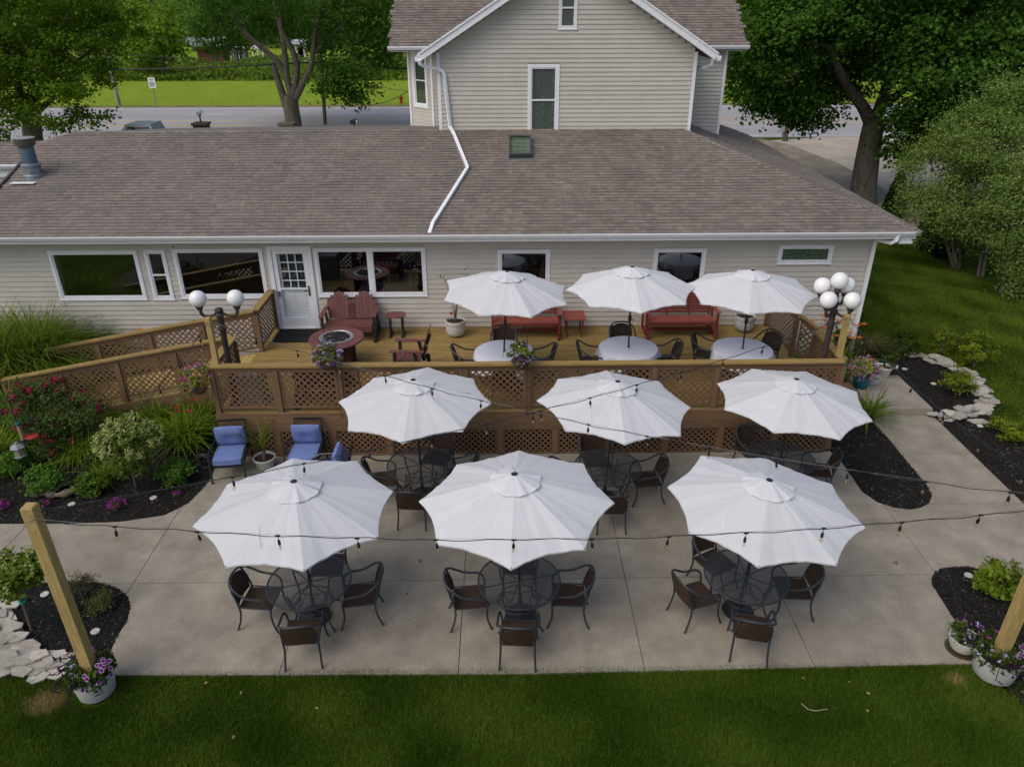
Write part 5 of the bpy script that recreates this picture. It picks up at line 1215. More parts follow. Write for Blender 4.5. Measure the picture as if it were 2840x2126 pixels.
# ---- maple in the middle left by the road
T = 57.0
tb = pb([(590, 60, 75, 70), (690, 20, 130, 50, 2), (640, 110, 45, 35, 1), (830, 40, 110, 60, 3), (760, 60, 90, 60, 5), (960, 60, 100, 80), (1020, 120, 70, 70, 1), (1060, 60, 60, 90, 2), (930, 215, 65, 50, -2), (985, 225, 65, 60, -2), (955, 240, 50, 45, -2.5), (960, 160, 50, 40, -1), (900, 110, 60, 50, 3), (800, -60, 340, 90), (1090, 150, 40, 40, 3)], T, 1.0)
tree('maple_tree', 'dark maple with several forking trunks standing by the road left of the gable', 'tree', G(812, 348), (wp(T, (815, 365), (812, 330), (806, 290), (808, 268)), .62, .50),
     [(wp(T, (795, 300), (780, 250), (765, 205), (758, 180)), .28, .18), (wp(T, (808, 270), (797, 225), (777, 180), (737, 142), (683, 95), (640, 40)), .26, .14), (wp(T, (812, 270), (824, 189), (808, 134), (779, 80), (760, 0)), .25, .14),
      (wp(T, (815, 280), (839, 234), (862, 189), (872, 120), (890, 20)), .28, .13), (wp(T, (797, 225), (790, 150), (780, 80), (775, 0)), .22, .12), (wp(T, (868, 150), (920, 100), (960, 60)), .14, .06)],
     tb, 2900, .22, (.040, .105, .014), (.115, .225, .034), .5)
# ---- yellow-green tree at the far left
T = 44.0
tb = pb([(90, 40, 160, 80), (250, 40, 90, 60, 2), (60, 150, 140, 80, -1), (220, 130, 110, 75, -1), (310, 115, 60, 40), (110, 230, 120, 65, -1), (230, 225, 85, 45, -2), (40, 310, 60, 50, -1), (150, 315, 70, 40, -2), (255, 320, 55, 25, -1), (-30, 210, 110, 130), (90, -60, 260, 90), (340, 60, 60, 50, 3), (20, 370, 40, 35, -2)], T)
tree('shade_tree', 'yellow-green leafy tree overhanging the road at the far left', 'tree', (W(95, 380, T).x, T, 0), ([(W(95, 380, T).x-.2, T, 0)]+wp(T, (92, 380), (90, 330), (85, 280)), .55, .42),
     [(wp(T, (85, 300), (55, 250), (30, 180), (10, 100)), .26, .10), (wp(T, (92, 290), (110, 220), (150, 130), (190, 40)), .28, .10), (wp(T, (95, 320), (150, 270), (215, 220)), .18, .06), (wp(T, (100, 260), (190, 190), (290, 110)), .15, .05)],
     tb, 3300, .17, (.05, .115, .010), (.17, .27, .022), .34)
# ---- distant trees, haze put into the lifted leaf colours
far = [((430, 95, 100, 95), 98, (.05, .10, .014), (.12, .17, .025), 'bright green broad tree beyond the field left of the road maple'), ((330, 60, 70, 80), 112, (.05, .09, .014), (.11, .15, .025), 'mid green tree behind the left utility pole'),
       ((520, 40, 80, 70), 150, (.04, .085, .02), (.09, .14, .035), 'soft green tree rising behind the log cabin'), ((620, 110, 40, 50), 140, (.03, .07, .025), (.06, .10, .04), 'blue-green tree between the log cabin and the shed'),
       ((720, 70, 80, 70), 160, (.03, .07, .025), (.06, .11, .04), 'dark hazy tree behind the white gazebo'), ((880, 90, 90, 80), 155, (.03, .07, .02), (.07, .11, .035), 'hazy green tree behind the pale house'),
       ((1090, 110, 70, 80), 120, (.045, .09, .014), (.10, .15, .025), 'bright green tree beyond the field beside the gable eave'), ((1180, 60, 110, 90), 150, (.03, .07, .02), (.07, .11, .03), 'distant tree behind the left gable eave'),
       ((200, 60, 120, 90), 130, (.04, .08, .014), (.09, .13, .03), 'distant tree behind the far left tree'), ((40, 80, 120, 100), 120, (.04, .08, .014), (.09, .13, .03), 'distant tree at the far left edge'),
       ((2100, 130, 90, 70), 120, (.04, .08, .02), (.09, .13, .03), 'distant tree behind the right gable eave'), ((2330, 110, 120, 80), 140, (.035, .07, .02), (.08, .12, .03), 'distant tree glimpsed through the right maple'),
       ((2600, 120, 160, 90), 130, (.035, .07, .02), (.08, .12, .03), 'distant broad tree behind the right maple'), ((2820, 150, 120, 120), 120, (.035, .07, .02), (.08, .12, .03), 'distant tree at the far right edge')]
for (x, y, rx, ry), Y, c0, c1, lab in far:
    s = ppm(x, y, Y); b = W(x, y, Y); subs = [(x, y, rx, ry, 0)]+[(x+random.uniform(-.7, .7)*rx, y+random.uniform(-.5, .7)*ry, rx*.5, ry*.45, random.uniform(-3, 3)) for _ in range(7)]
    tree('distant_tree', lab, 'tree', (b.x, Y, 0), ([(b.x, Y, 0), (b.x+.3, Y, b.z*.5), (b.x, Y, b.z)], .35, .15), [], pb(subs, Y), 900, .55, tuple(k_*q for k_, q in zip((2.2, 2.3, 1.5), c0)), tuple(k_*q for k_, q in zip((2.2, 2.3, 1.5), c1)), .9, 'distant trees beyond the field')
# far wood closing the horizon: one mass, haze put into its pale colour
P = np.stack([rng.uniform(-190, 190, 42000), rng.uniform(165, 200, 42000), np.abs(rng.normal(0, 1, 42000))], 1); P[:, 2] = rng.random(42000)*(13+4*np.sin(P[:, 0]*.13)+3*np.sin(P[:, 0]*.31+1))
tag(cards('far_wood', P, rng.uniform(.9, 2.2, 42000), unit(42000)+np.array([0, -.6, .6]), tone(42000, (.08, .16, .04), (.19, .29, .07)), LEAF, None, .8), 'hazy green wood closing off the fields', 'wood', kind='stuff')
# rough tall grass band beyond the mown field
n = 60000; x = rng.uniform(-110, 110, n); yy = 93+rng.random(n)**1.3*24+np.clip((-x-10)*.02, -2, 3); z = rng.random(n)*(1.4+.6*np.sin(x*.35)+.5*np.sin(x*.11+2))
tag(cards('rough_grass', np.stack([x, yy, np.abs(z)], 1), rng.uniform(.35, .8, n), unit(n)+np.array([0, -.3, .9]), tone(n, (.07, .15, .014), (.24, .33, .05)), LEAF, None, .45), 'unmown rough grass and scrub strip beyond the field', 'grass', kind='stuff')

# ---- right-hand shrub row
def shrub(base, stems, blobs, n, label, sz=.10, c0=(.10, .19, .035), c1=(.30, .40, .11), clump=.20, nm='tall_shrub', cat='shrub', group=None, asp=.42):
    n = int(n*1.35)
    t = thing(nm, tuple(base), label, cat, group)
    for s in stems: limb(t, s, .055, .018, 'stem', 7)
    P, N = blob_leaves(blobs, n, clump, sz, .45)
    for c, r, w in blobs:                                 # arching shoots break the outline
        k = int(26*w)+6; d = unit(k); d[:, 2] = np.abs(d[:, 2])*.9+.15; s0 = np.array(c)+d*np.array(r)*.8
        for q in range(14):
            e = s0+(d*.6+np.array([0, 0, .5]))*(.10+.055*q)*rng.uniform(.5, 1.3, (k, 1))+rng.normal(0, .03, (k, 3)); P = np.concatenate([P, e]); N = np.concatenate([N, unit(k)+np.array([0, 0, .6])])
    cards('foliage', P, sz*rng.uniform(.6, 1.3, len(P)), N, tone(len(P), c0, c1), LEAF, t, asp); return t
def stems_from(b, tops, k=2):
    return [[b+Vector((random.uniform(-.12, .12), random.uniform(-.1, .1), 0)), b*.45+Vector(t_)*.55+Vector((0, 0, -.2)), Vector(t_)] for t_ in tops for _ in range(k)]
SG = 'tall pale-green shrubs along the side lawn'
A_ = G(2655, 745); B_ = G(2720, 765); C_ = G(2785, 815)
shrub(A_, stems_from(A_, [W(2600, 560, 25.5), W(2680, 520, 25), W(2640, 600, 24.6)]), pb([(2600, 500, 95, 85, .6), (2690, 420, 110, 95, 1.5), (2560, 570, 70, 55), (2660, 590, 85, 65, -.6), (2740, 520, 90, 80, .3), (2540, 440, 55, 45, 1.2), (2640, 380, 70, 50, 2), (2600, 640, 70, 45, .3), (2690, 655, 70, 40, .2)], 25), 4300, 'tall pale-green shrub at the far end of the shrub row', group=SG)
shrub(B_, stems_from(B_, [W(2740, 560, 24.2), W(2780, 480, 24.5)]), pb([(2750, 400, 105, 95, .6), (2800, 310, 105, 100, 1.5), (2740, 620, 70, 55, -.3), (2830, 460, 90, 90, .2), (2700, 330, 60, 45, 2), (2760, 680, 60, 35, .5), (2720, 580, 60, 50)], 24.1), 4300, 'tall pale-green shrub in the middle of the shrub row', group=SG)
shrub(C_, stems_from(C_, [W(2790, 640, 22.6), W(2830, 560, 22.8), W(2840, 700, 22.2)]), pb([(2800, 620, 75, 70), (2850, 520, 90, 100, .5), (2835, 720, 55, 60, -.3), (2790, 560, 60, 55, .3), (2890, 640, 80, 100), (2815, 690, 50, 45, .4), (2850, 790, 60, 60, -.4)], 22.4), 4300, 'tall pale-green shrub nearest the camera in the shrub row', group=SG)
def conifer(x, y, Y, h, r, label):
    b = G(x, y); t = thing('arborvitae', (b.x, b.y, 0), label, 'shrub', 'dark arborvitae by the side lawn'); n = 5200
    z = rng.random(n); a = rng.uniform(0, 6.28, n); rad = r*np.sqrt(np.clip(1-z, 0, 1))*(.45+.55*np.minimum(1, z*5+.4))*(.75+.3*rng.random(n))
    P = np.stack([b.x+rad*np.cos(a), b.y+rad*np.sin(a), .08+z*h], 1); N = np.stack([np.cos(a), np.sin(a), np.full(n, .5)], 1)+unit(n)*.6
    MB().tube([(b.x, b.y, 0), (b.x, b.y, h*.7)], [.04, .01], 7).build('stem', BARK, t); cards('foliage', P, .10, N, tone(n, (.008, .026, .008), (.024, .058, .014)), LEAF, t, .5)
conifer(2470, 615, 0, 2.0, .52, 'narrow dark arborvitae beside the maple trunk'); conifer(2575, 690, 0, 1.75, .62, 'dark rounded arborvitae at the far end of the side lawn'); conifer(2620, 712, 0, 1.35, .62, 'low dark arborvitae at the foot of the shrub row')

# ---- strap-leaved clumps
def straps(name, parent, c, n, L, w, c0, c1, droop=1.0, spread=.9, r0=.10, zb=0.0, upright=0.0):
    th = rng.uniform(0, 6.283, n); l = L*rng.uniform(.6, 1.2, n); sp = spread*rng.uniform(.25, 1.0, n)*(1-upright); rr = r0*np.sqrt(rng.random(n)); bt = rng.uniform(0, 6.283, n)
    S = 6; s = np.linspace(0, 1, S+1); rows = []
    for q in s:
        hx = l*sp*q*(.75+.45*q*droop); hz = l*(q*(1.05)-.75*droop*sp*q**2.2)
        cx = c[0]+rr*np.cos(bt)+hx*np.cos(th); cy = c[1]+rr*np.sin(bt)+hx*np.sin(th); cz = c[2]+zb+np.maximum(hz, .01); ww = w*(1-q**2.2)*(.55+.9*q if q < .5 else 1)
        d = np.stack([-np.sin(th)*ww, np.cos(th)*ww, np.zeros(n)], 1); p = np.stack([cx, cy, cz], 1); rows.append((p-d, p+d))
    V = np.stack([x for r_ in rows for x in r_], 1).reshape(-1, 3); m = 2*(S+1)
    F = np.concatenate([np.array([2*i, 2*i+1, 2*i+3, 2*i+2])[None]+np.arange(n)[:, None]*m for i in range(S)])
    return np_mesh(name, V, F, np.repeat(tone(n, c0, c1, .25), m, 0), LEAF, parent, True)
DG0, DG1 = (.08, .155, .010), (.23, .33, .035)
def lily(px, py, label, n=150, L=.85, fl=None, r0=.2, z=0.0, spread=1.0, w=.018, c0=DG0, c1=DG1, group='daylily clumps', nm='daylily_clump', cat='plant', P0=None):
    p = P0 if P0 is not None else G(px, py, z); t = thing(nm, tuple(p), label, cat, group)
    straps('leaves', t, p, int(n*1.25), L*1.08, w, c0, c1, 1.25, spread, r0)
    if fl:
        k, colr, h = fl
        for i in range(k):
            a = random.uniform(0, 6.28); r = random.uniform(.05, .45); e = p+Vector((r*math.cos(a), r*math.sin(a), h*random.uniform(.8, 1.15)))
            MB().tube([p+Vector((.3*r*math.cos(a), .3*r*math.sin(a), 0)), p*.4+e*.6+Vector((0, 0, .06)), e], .005, 4).build('flower_stalk', mat('stalk_green', (.06, .09, .02), .7), t)
            if colr:
                f = MB()
                for q in range(6):
                    b_ = q*math.pi/3; d = Vector((math.cos(b_), math.sin(b_), .5)); s = Vector((-math.sin(b_), math.cos(b_), 0)); f.add([e, e+d*.05+s*.022, e+d*.095, e+d*.05-s*.022], [(0, 1, 2, 3)], tuple(x*random.uniform(.8, 1.2) for x in colr))
                f.build('flower', PETAL, t)
    return t
CR = (.25, .015, .03); OR = (.55, .16, .02)
lily(520, 1235, 'large daylily clump left of the first blue chair', 230, .95, (3, CR, .8), .28)
lily(570, 1190, 'daylily clump with red flowers at the deck corner', 150, .95, (7, CR, 1.0), .2)
lily(440, 1190, 'daylily clump against the ramp side with thin seed stalks', 200, .9, (8, None, 1.25), .25)
lily(355, 1165, 'small daylily clump against the middle of the ramp', 120, .7, (4, None, 1.0), .2)
lily(235, 1270, 'fine-leaved grassy clump in front of the red roses', 260, .75, None, .3, spread=1.15, w=.009)
lily(40, 1200, 'daylily clump left of the red rose bush', 170, .95, None, .25)
lily(120, 1130, 'daylily clump at the foot of the ramp', 150, .9, (6, None, 1.2), .2)
lily(-20, 1290, 'daylily clump cut off by the left edge', 150, .9, None, .25)
lily(300, 1330, 'low grassy tuft below the hydrangea standard', 110, .55, None, .2, w=.008)
lily(0, 0, 'orange daylilies behind the ramp against the siding', 90, .8, (7, OR, 1.35), .5, P0=Vector((-8.6, 17.0, 0)))
lily(0, 0, 'orange daylilies between the deck stairs and the house corner', 170, .9, (14, OR, 1.35), .5, P0=Vector((7.7, 16.6, 0)))
lily(0, 0, 'green daylily clump beside the white house corner', 140, .9, (6, OR, 1.3), .3, P0=Vector((8.5, 16.7, 0)))
lily(2405, 1165, 'arching daylily clump between the umbrella and the landing step', 90, .75, (5, None, .9), .12)
lily(0, 0, 'straw-coloured spiky plant in a dark pot at the house corner', 120, .75, None, .06, w=.011, c0=(.11, .09, .03), c1=(.24, .19, .08), nm='spiky_plant', group=None, P0=Vector((9.2, 17.2, .35)))
tag(MB().lathe([(.14, 0), (.19, .36), (.17, .36), (.15, .3), (.01, .3)], 16, (9.2, 17.2, 0)).build('nursery_pot', BLACKM, None, True), 'dark pot holding the straw-coloured spiky plant', 'pot')
# big ornamental grass at the left wall
og = thing('ornamental_grass', (-11.2, 16.6, 0), 'huge fountain of ornamental grass against the left siding', 'plant')
for i, (x, y, L, n) in enumerate(((-11.3, 16.5, 2.5, 2200), (-12.1, 16.2, 2.5, 1900), (-10.9, 16.8, 1.9, 600), (-11.8, 15.6, 1.7, 900))): straps('blades', og, (x, y, 0), n, L, .014, (.08, .15, .012), (.25, .33, .045), 1.5, .95, .42)
# ---- leafy bushes and flowers
def fl_cards(nm, parent, P, size, colr, k=4, jit=.25):
    n = len(P); Pk = np.repeat(P, k, 0)+rng.normal(0, size*.28, (n*k, 3)); col = np.clip(np.repeat(np.array(colr)*np.ones((n, 3)), k, 0)*rng.uniform(1-jit, 1+jit, (n*k, 1)), 0, 1)
    return tag(cards(nm, Pk, size*.7, unit(n*k)*.8+np.array([0, -.35, .7]), col, PETAL, parent, .9), kind='stuff')
def shell_pts(c, r, n, top=True):
    d = unit(n); 
    if top: d[:, 2] = np.abs(d[:, 2])
    return np.array(c)+d*np.array(r)*rng.uniform(.85, 1.05, (n, 1))
def bush(px, py, r, h, n, sz, c0, c1, label, nm='garden_shrub', cat='shrub', group=None, flowers=None, stems=True, asp=.5, clump=.06, z=0.0):
    n = int(n*1.5); p = G(px, py, z); t = thing(nm, tuple(p), label, cat, group)
    if stems:
        for i in range(5):
            a = random.uniform(0, 6.28); MB().tube([p, p+Vector((r*.3*math.cos(a), r*.3*math.sin(a), h*.4)), p+Vector((r*.6*math.cos(a), r*.6*math.sin(a), h*.8))], [.012, .009, .004], 5).build('stem', BARK, t)
    P, N = blob_leaves([((p.x, p.y, p.z+h*.55), (r, r, h*.5), 1)], n, clump, sz, .35); P[:, 2] = np.maximum(P[:, 2], p.z+.02)
    cards('foliage', P, sz*rng.uniform(.6, 1.3, len(P)), N, tone(len(P), c0, c1), LEAF, t, asp)
    if flowers:
        for colr, k, fs, in flowers: fl_cards('blooms', t, shell_pts((p.x, p.y, p.z+h*.55), (r, r, h*.52), k), fs, colr)
    return t
SD0, SD1 = (.06, .15, .018), (.17, .31, .05)
bush(490, 1338, .30, .44, 1500, .065, SD0, SD1, 'rounded sedum clump nearest the first blue chair', 'sedum_clump', 'plant', 'sedum clumps in the left bed', stems=False)
bush(263, 1366, .25, .40, 1200, .065, SD0, (.18, .27, .04), 'rounded sedum clump right of the driftwood log', 'sedum_clump', 'plant', 'sedum clumps in the left bed', stems=False)
bush(135, 1358, .33, .46, 1700, .065, SD0, SD1, 'rounded sedum clump just behind the driftwood log', 'sedum_clump', 'plant', 'sedum clumps in the left bed', stems=False)
bush(42, 1312, .33, .48, 1700, .065, SD0, SD1, 'rounded sedum clump beneath the bird feeders', 'sedum_clump', 'plant', 'sedum clumps in the left bed', stems=False)
PU = (.36, .03, .32)
for x, y, r, lab in ((327, 1405, .17, 'magenta groundcover flowers in the middle of the left bed'), (118, 1408, .13, 'magenta groundcover flowers behind the front left post'), (5, 1410, .15, 'magenta groundcover flowers at the left edge'), (491, 1373, .08, 'tiny magenta flower plant near the blue chair')):
    bush(x, y, r, r*.8, 220, .03, (.04, .07, .02), (.08, .12, .03), lab, 'ground_flowers', 'flowers', 'magenta groundcover flowers', [(PU, int(r*320), .035)], False, .5, .03)
# red rose bush
rp = G(165, 1240); rb_ = thing('rose_bush', tuple(rp), 'large rose bush covered in dark red blooms beside the ramp', 'shrub')
for i in range(9):
    a = random.uniform(0, 6.28); MB().tube([rp, rp+Vector((.3*math.cos(a), .3*math.sin(a), .6)), rp+Vector((.65*math.cos(a), .6*math.sin(a), 1.15))], [.015, .011, .005], 5).build('cane', BARK, rb_)
bl = [((rp.x-.15, rp.y, .85), (.75, .6, .55), 1.0), ((rp.x+.7, rp.y+.1, .75), (.4, .4, .45), .5), ((rp.x+.1, rp.y-.4, .4), (.5, .4, .4), .6), ((rp.x-.2, rp.y+.3, 1.15), (.55, .4, .3), .5)]
P, N = blob_leaves(bl, 3600, .10, .06, .4); P[:, 2] = np.maximum(P[:, 2], .03); cards('foliage', P, .06*rng.uniform(.6, 1.3, len(P)), N, tone(len(P), (.05, .10, .022), (.14, .21, .06)), LEAF, rb_, .7)
rc = np.concatenate([shell_pts(c, np.array(r)*1.03, k, True) for (c, r, w), k in zip(bl, (30, 12, 17, 14))]); fl_cards('rose_blooms', rb_, rc, .105, (.20, .010, .035), 9, .5)
# hydrangea standards
def hydrangea(px, py, h, r, label, nf, n, c0, c1, top=(.40, .42, .20), cpx=(0, 0)):
    p = G(px, py); t = thing('hydrangea_standard', tuple(p), label, 'shrub', 'staked hydrangea standards')
    MB().tube([p, p+Vector((.0, .02, h*.35)), p+Vector((-.01, .03, h*.62))], [.022, .02, .018], 8).build('stem', BARK, t)
    MB().tube([p+Vector((.34, .10, 0)), p+Vector((.02, .03, h*.5))], .012, 6).build('stake', mat('green_stake', (.008, .05, .035), .6), t)
    MB().tube([p+Vector((.04*math.cos(a), .03+.04*math.sin(a), h*.47+.012*math.sin(a*2))) for a in [i*.628 for i in range(10)]], .014, 6, True).build('tie', mat('teal_tie', (.01, .28, .25), .6), t)
    c_ = W(*cpx, p.y); c = (c_.x, c_.y, c_.z); P, N = blob_leaves([(c, (r, r, r*.8), 1)], n, .08, .09, .3); cards('foliage', P, .095*rng.uniform(.6, 1.3, len(P)), N, tone(len(P), c0, c1), LEAF, t, .6)
    hp = shell_pts(c, (r, r, r*.85), nf); Pk = np.repeat(hp, 26, 0)+np.stack([rng.normal(0, .026, nf*26), rng.normal(0, .026, nf*26), rng.uniform(-.03, .12, nf*26)], 1)
    tag(cards('flower_heads', Pk, .030, unit(len(Pk))+np.array([0, -.3, .6]), tone(len(Pk), top, tuple(x*1.25 for x in top)), PETAL, t, .9), kind='stuff')
hydrangea(378, 1352, 1.05, .60, 'pale flowering hydrangea standard staked in the left bed', 75, 2000, (.08, .13, .022), (.20, .25, .06), (.36, .42, .14), (360, 1236))
hydrangea(88, 1745, 1.15, .40, 'green hydrangea standard with teal tie left of the front post', 26, 1700, (.08, .15, .016), (.22, .29, .045), (.36, .40, .14), (52, 1592))
bush(230, 1660, .20, .45, 500, .05, (.09, .12, .04), (.2, .22, .08), 'thin flowering plant with pink buds behind the front left post', 'flowering_plant', 'plant', None, [((.28, .015, .06), 26, .03)], True, .3, .06)
bush(282, 1690, .19, .32, 700, .05, (.12, .15, .04), (.26, .27, .09), 'small bronze-green plant with a few pink flowers in the front left bed', 'flowering_plant', 'plant', None, [((.30, .02, .07), 5, .03)], True, .3, .05)
bush(2760, 1640, .32, .55, 1100, .075, (.11, .19, .014), (.28, .36, .04), 'bright green shrub in the front right bed', asp=.6)
YG0, YG1 = (.11, .17, .012), (.30, .36, .035)
bush(2608, 985, .30, .85, 600, .085, YG0, YG1, 'upright yellow-green shrub at the far end of the stone edging', asp=.32); bush(2700, 1018, .44, .9, 1100, .085, YG0, YG1, 'round-headed yellow-green shrub beside the stone edging', asp=.32)
bush(2648, 1095, .38, .7, 850, .085, YG0, YG1, 'leggy yellow-green shrub in the right walkway bed', asp=.32); bush(2788, 1212, .38, .42, 900, .085, YG0, YG1, 'low yellow-green shrub at the right edge by the lawn', asp=.32)
bush(2500, 985, .40, .6, 700, .085, (.03, .065, .014), (.10, .14, .025), 'green leafy plant by the downspout pipe', asp=.5); bush(2450, 1010, .38, .5, 600, .08, (.03, .06, .014), (.09, .13, .025), 'leafy green plant behind the teal pots', asp=.5)
bush(2320, 1010, .4, .9, 700, .08, (.02, .05, .010), (.07, .11, .02), 'dark leafy growth beside the deck corner', asp=.4)

# ---- pots, planters, baskets
def lathe_thing(nm, label, cat, c, prof, mt, parts=(), n=32, group=None, wob=None):
    t = thing(nm, tuple(c), label, cat, group); MB().lathe(prof, n, tuple(c), wob=wob).build('pot', mt, t, True)
    rim = max(p[0] for p in prof); top = max(p[1] for p in prof)
    MB().lathe([(.001, top-.05), (rim*.9, top-.045)], n, tuple(c), cap=False).build('soil', SOIL, t); return t
flut = lambda a, z: .018*math.sin(26*a)
UP = [(.12, 0), (.20, .05), (.235, .16), (.24, .40), (.225, .41), (.215, .38), (.21, .30)]
def whitepot(x, y, label):
    t = thing('fluted_pot', (x, y, ZD), label, 'planter', 'white fluted pots on the deck'); MB().lathe([(.10, 0), (.19, .05), (.232, .14), (.24, .30)], 104, (x, y, ZD), wob=flut).build('pot_body', POTW, t, True)
    MB().lathe([(.24, .30), (.247, .31), (.247, .42), (.228, .42), (.222, .36), (.20, .34)], 40, (x, y, ZD), cap=False).build('pot_rim', POTW, t, True); MB().lathe([(.001, .365), (.225, .36)], 24, (x, y, ZD), cap=False).build('soil', SOIL, t); return t
whitepot(-1.17, 17.08, 'white fluted pot with a thin red hibiscus left of the deck umbrellas'); whitepot(6.0, 17.25, 'white fluted pot by the wall at the right end of the deck')
hb = thing('hibiscus', (-1.17, 17.08, ZD+.36), 'spindly hibiscus with red flowers growing from the left white pot', 'plant')
tips = [(-.05, 0, .95), (.12, .03, .8), (-.25, .05, 1.15), (.05, -.08, .6), (.3, 0, 1.25)]
for tx, ty, tz in tips: MB().tube([(-1.17, 17.08, ZD+.34), (-1.17+tx*.3, 17.08+ty, ZD+.36+tz*.5), (-1.17+tx, 17.08+ty, ZD+.36+tz)], [.012, .008, .004], 5).build('stem', BARK, hb)
P = np.concatenate([np.array([-1.17+tx, 17.08+ty, ZD+.36+tz])+rng.normal(0, .05, (9, 3)) for tx, ty, tz in tips]); cards('foliage', P, .07, unit(len(P)), tone(len(P), (.05, .08, .015), (.14, .16, .03)), LEAF, hb, .5)
fl_cards('flowers', hb, np.array([(-1.0, 17.0, ZD+.82), (-1.25, 17.0, ZD+.62), (-1.12, 17.02, ZD+1.0)]), .07, (.55, .03, .02), 12)
def petunia(t, c, r, h, n, specs, leafc=((.05, .09, .015), (.14, .19, .03))):
    P, N = blob_leaves([((c[0], c[1], c[2]+h*.35), (r*.92, r*.92, h*.5), 1)], n, .05, .05, .5); cards('foliage', P, .055*rng.uniform(.6, 1.4, len(P)), N, tone(len(P), *leafc), LEAF, t, .7)
    for i, (colr, k, fs) in enumerate(specs): fl_cards('blooms', t, shell_pts((c[0], c[1], c[2]+h*.35), (r, r, h*.55), k, False), fs, colr, 5)
def basket(x, y, z, r, label, specs, leafc, hook=True, h=.42):
    t = thing('hanging_basket', (x, y, z), label, 'hanging basket', 'hanging flower baskets on the deck railing')
    MB().lathe([(.04, -.17), (.12, -.13), (.17, -.02), (.175, 0), (.15, 0)], 20, (x, y, z)).build('coir_basket', mat('coir', (.12, .075, .03), .95, .4, 30, bump=.8), t, True)
    petunia(t, (x, y, z), r, h, 750, specs, leafc)
    if hook:
        hx = x+.12; hp = [(hx, YF-.03, ZD-.1), (hx, YF-.03, z+.55)]+[(hx-.075+.075*math.cos(a), YF-.03, z+.55+.12*math.sin(a)) for a in [.3*i for i in range(1, 11)]]+[(x-.01, YF-.03, z+.45)]
        MB().tube(hp, .006, 6).build('shepherd_hook', BLACKM, t); 
        for s in (-1, 1): MB().tube([(x, YF-.03, z+.46), (x+s*.13, y, z+.03)], .002, 4).build('hanger_wire', BLACKM, t)
VI = (.14, .045, .25); LV = (.50, .46, .62); LG = ((.08, .13, .012), (.24, .30, .03))
basket(-3.38, 13.08, 2.20, .28, 'hanging basket of purple and white flowers in front of the fire pit', [(VI, 70, .045), (LV, 60, .04)], LG)
basket(.34, 13.08, 2.20, .26, 'hanging basket of purple and white flowers in front of the left deck table', [(VI, 55, .045), (LV, 40, .04)], LG)
PKN = (.42, .10, .13)
basket(-5.98, 13.15, 1.66, .27, 'hanging basket of pink, violet and lime flowers at the left deck corner', [((.16, .09, .30), 45, .045), (PKN, 60, .045)], ((.14, .19, .02), (.34, .38, .07)), False, .5)
# front planters with petunias
def planter(x, y, r, h, label, seed):
    t = thing('round_planter', (x, y, 0), label, 'planter', 'white round planters at the front posts')
    MB().lathe([(r*.80, 0), (r*.86, .02), (r, h-.03), (r, h), (r*.95, h), (r*.93, h-.06), (r*.5, h-.06)], 40, (x, y, 0)).build('tub', mat('offwhite_tub', (.52, .53, .51), .5, .05, 8), t, True)
    MB().lathe([(.08, h-.05), (r*.94, h-.055)], 32, (x, y, 0), cap=False).build('soil', SOIL, t)
    a = rng.uniform(0, 6.283, 1300); q = r*np.sqrt(rng.random(1300))*1.12; P = np.stack([x+q*np.cos(a), y+q*np.sin(a), h+rng.uniform(-.05, .16, 1300)-np.maximum(0, q-r)*1.2], 1)
    P = P[np.hypot(P[:, 0]-x, P[:, 1]-y) > .1]; cards('foliage', P, .055*rng.uniform(.6, 1.4, len(P)), unit(len(P))+np.array([0, 0, .8]), tone(len(P), (.035, .07, .014), (.11, .16, .03)), LEAF, t, .7)
    for colr, k, a0, a1, fs in (((.16, .02, .20), 24, -1.6, .6, .05), ((.40, .05, .42), 16, .5, 2.2, .05), ((.42, .44, .68), 9, 2.9, 4.4, .05)):
        a = rng.uniform(a0, a1, k); q = r*rng.uniform(.55, 1.12, k); C = np.stack([x+q*np.cos(a), y+q*np.sin(a), h+rng.uniform(.03, .17, k)-np.maximum(0, q-r)*2], 1)
        if colr[0] < .2:                                  # dark purple with a white picotee edge: star bloom on a larger pale one
            f1, f2 = MB(), MB()
            for c in C:
                d = Vector((c[0]-x, c[1]-y-.25, .45)).normalized(); u = d.orthogonal().normalized(); v = d.cross(u)
                for F_, rr, hh in ((f1, .034, .0), (f2, .026, .004)):
                    pts = [Vector(c)+d*(hh)] + [Vector(c)+d*(.008+hh)+(u*math.cos(q_)+v*math.sin(q_))*rr*(1 if i % 2 == 0 else .86) for i, q_ in enumerate([math.pi*2*j/10 for j in range(10)])]
                    F_.add(pts, [(0, i+1, (i+1) % 10+1) for i in range(10)], (.62, .56, .66) if F_ is f1 else (.16, .015, .20))
            tag(f1.build('petal_edges', PETAL, t), kind='stuff'); tag(f2.build('blooms', PETAL, t), kind='stuff')
        else: fl_cards('blooms', t, C, fs, colr, 5)
    for i in range(9):
        a = random.uniform(2.2, 5.6); c = Vector((x+r*math.cos(a)*.8, y+r*math.sin(a)*.8, h+.08)); e = c+Vector((math.cos(a)*.25, math.sin(a)*.25, random.uniform(-.16, .12)))
        vb = MB().tube([c, (c+e)/2+Vector((0, 0, .05)), e], .005, 4, col=(.03, .012, .04))
        for q in range(5):
            p = c.lerp(e, (q+1)/5)+Vector((0, 0, .02)); d = Vector((random.uniform(-1, 1), random.uniform(-1, 1), random.uniform(-.3, .5))).normalized(); s = d.cross(Vector((0, 0, 1))).normalized(); vb.add([p, p+d*.05+s*.016, p+d*.12, p+d*.05-s*.016], [(0, 1, 2, 3)], (.045, .018, .06))
        vb.build('purple_vine', LEAF, t)
planter(-5.58, 7.30, .27, .36, 'white round planter of petunias at the foot of the front left post', 1)
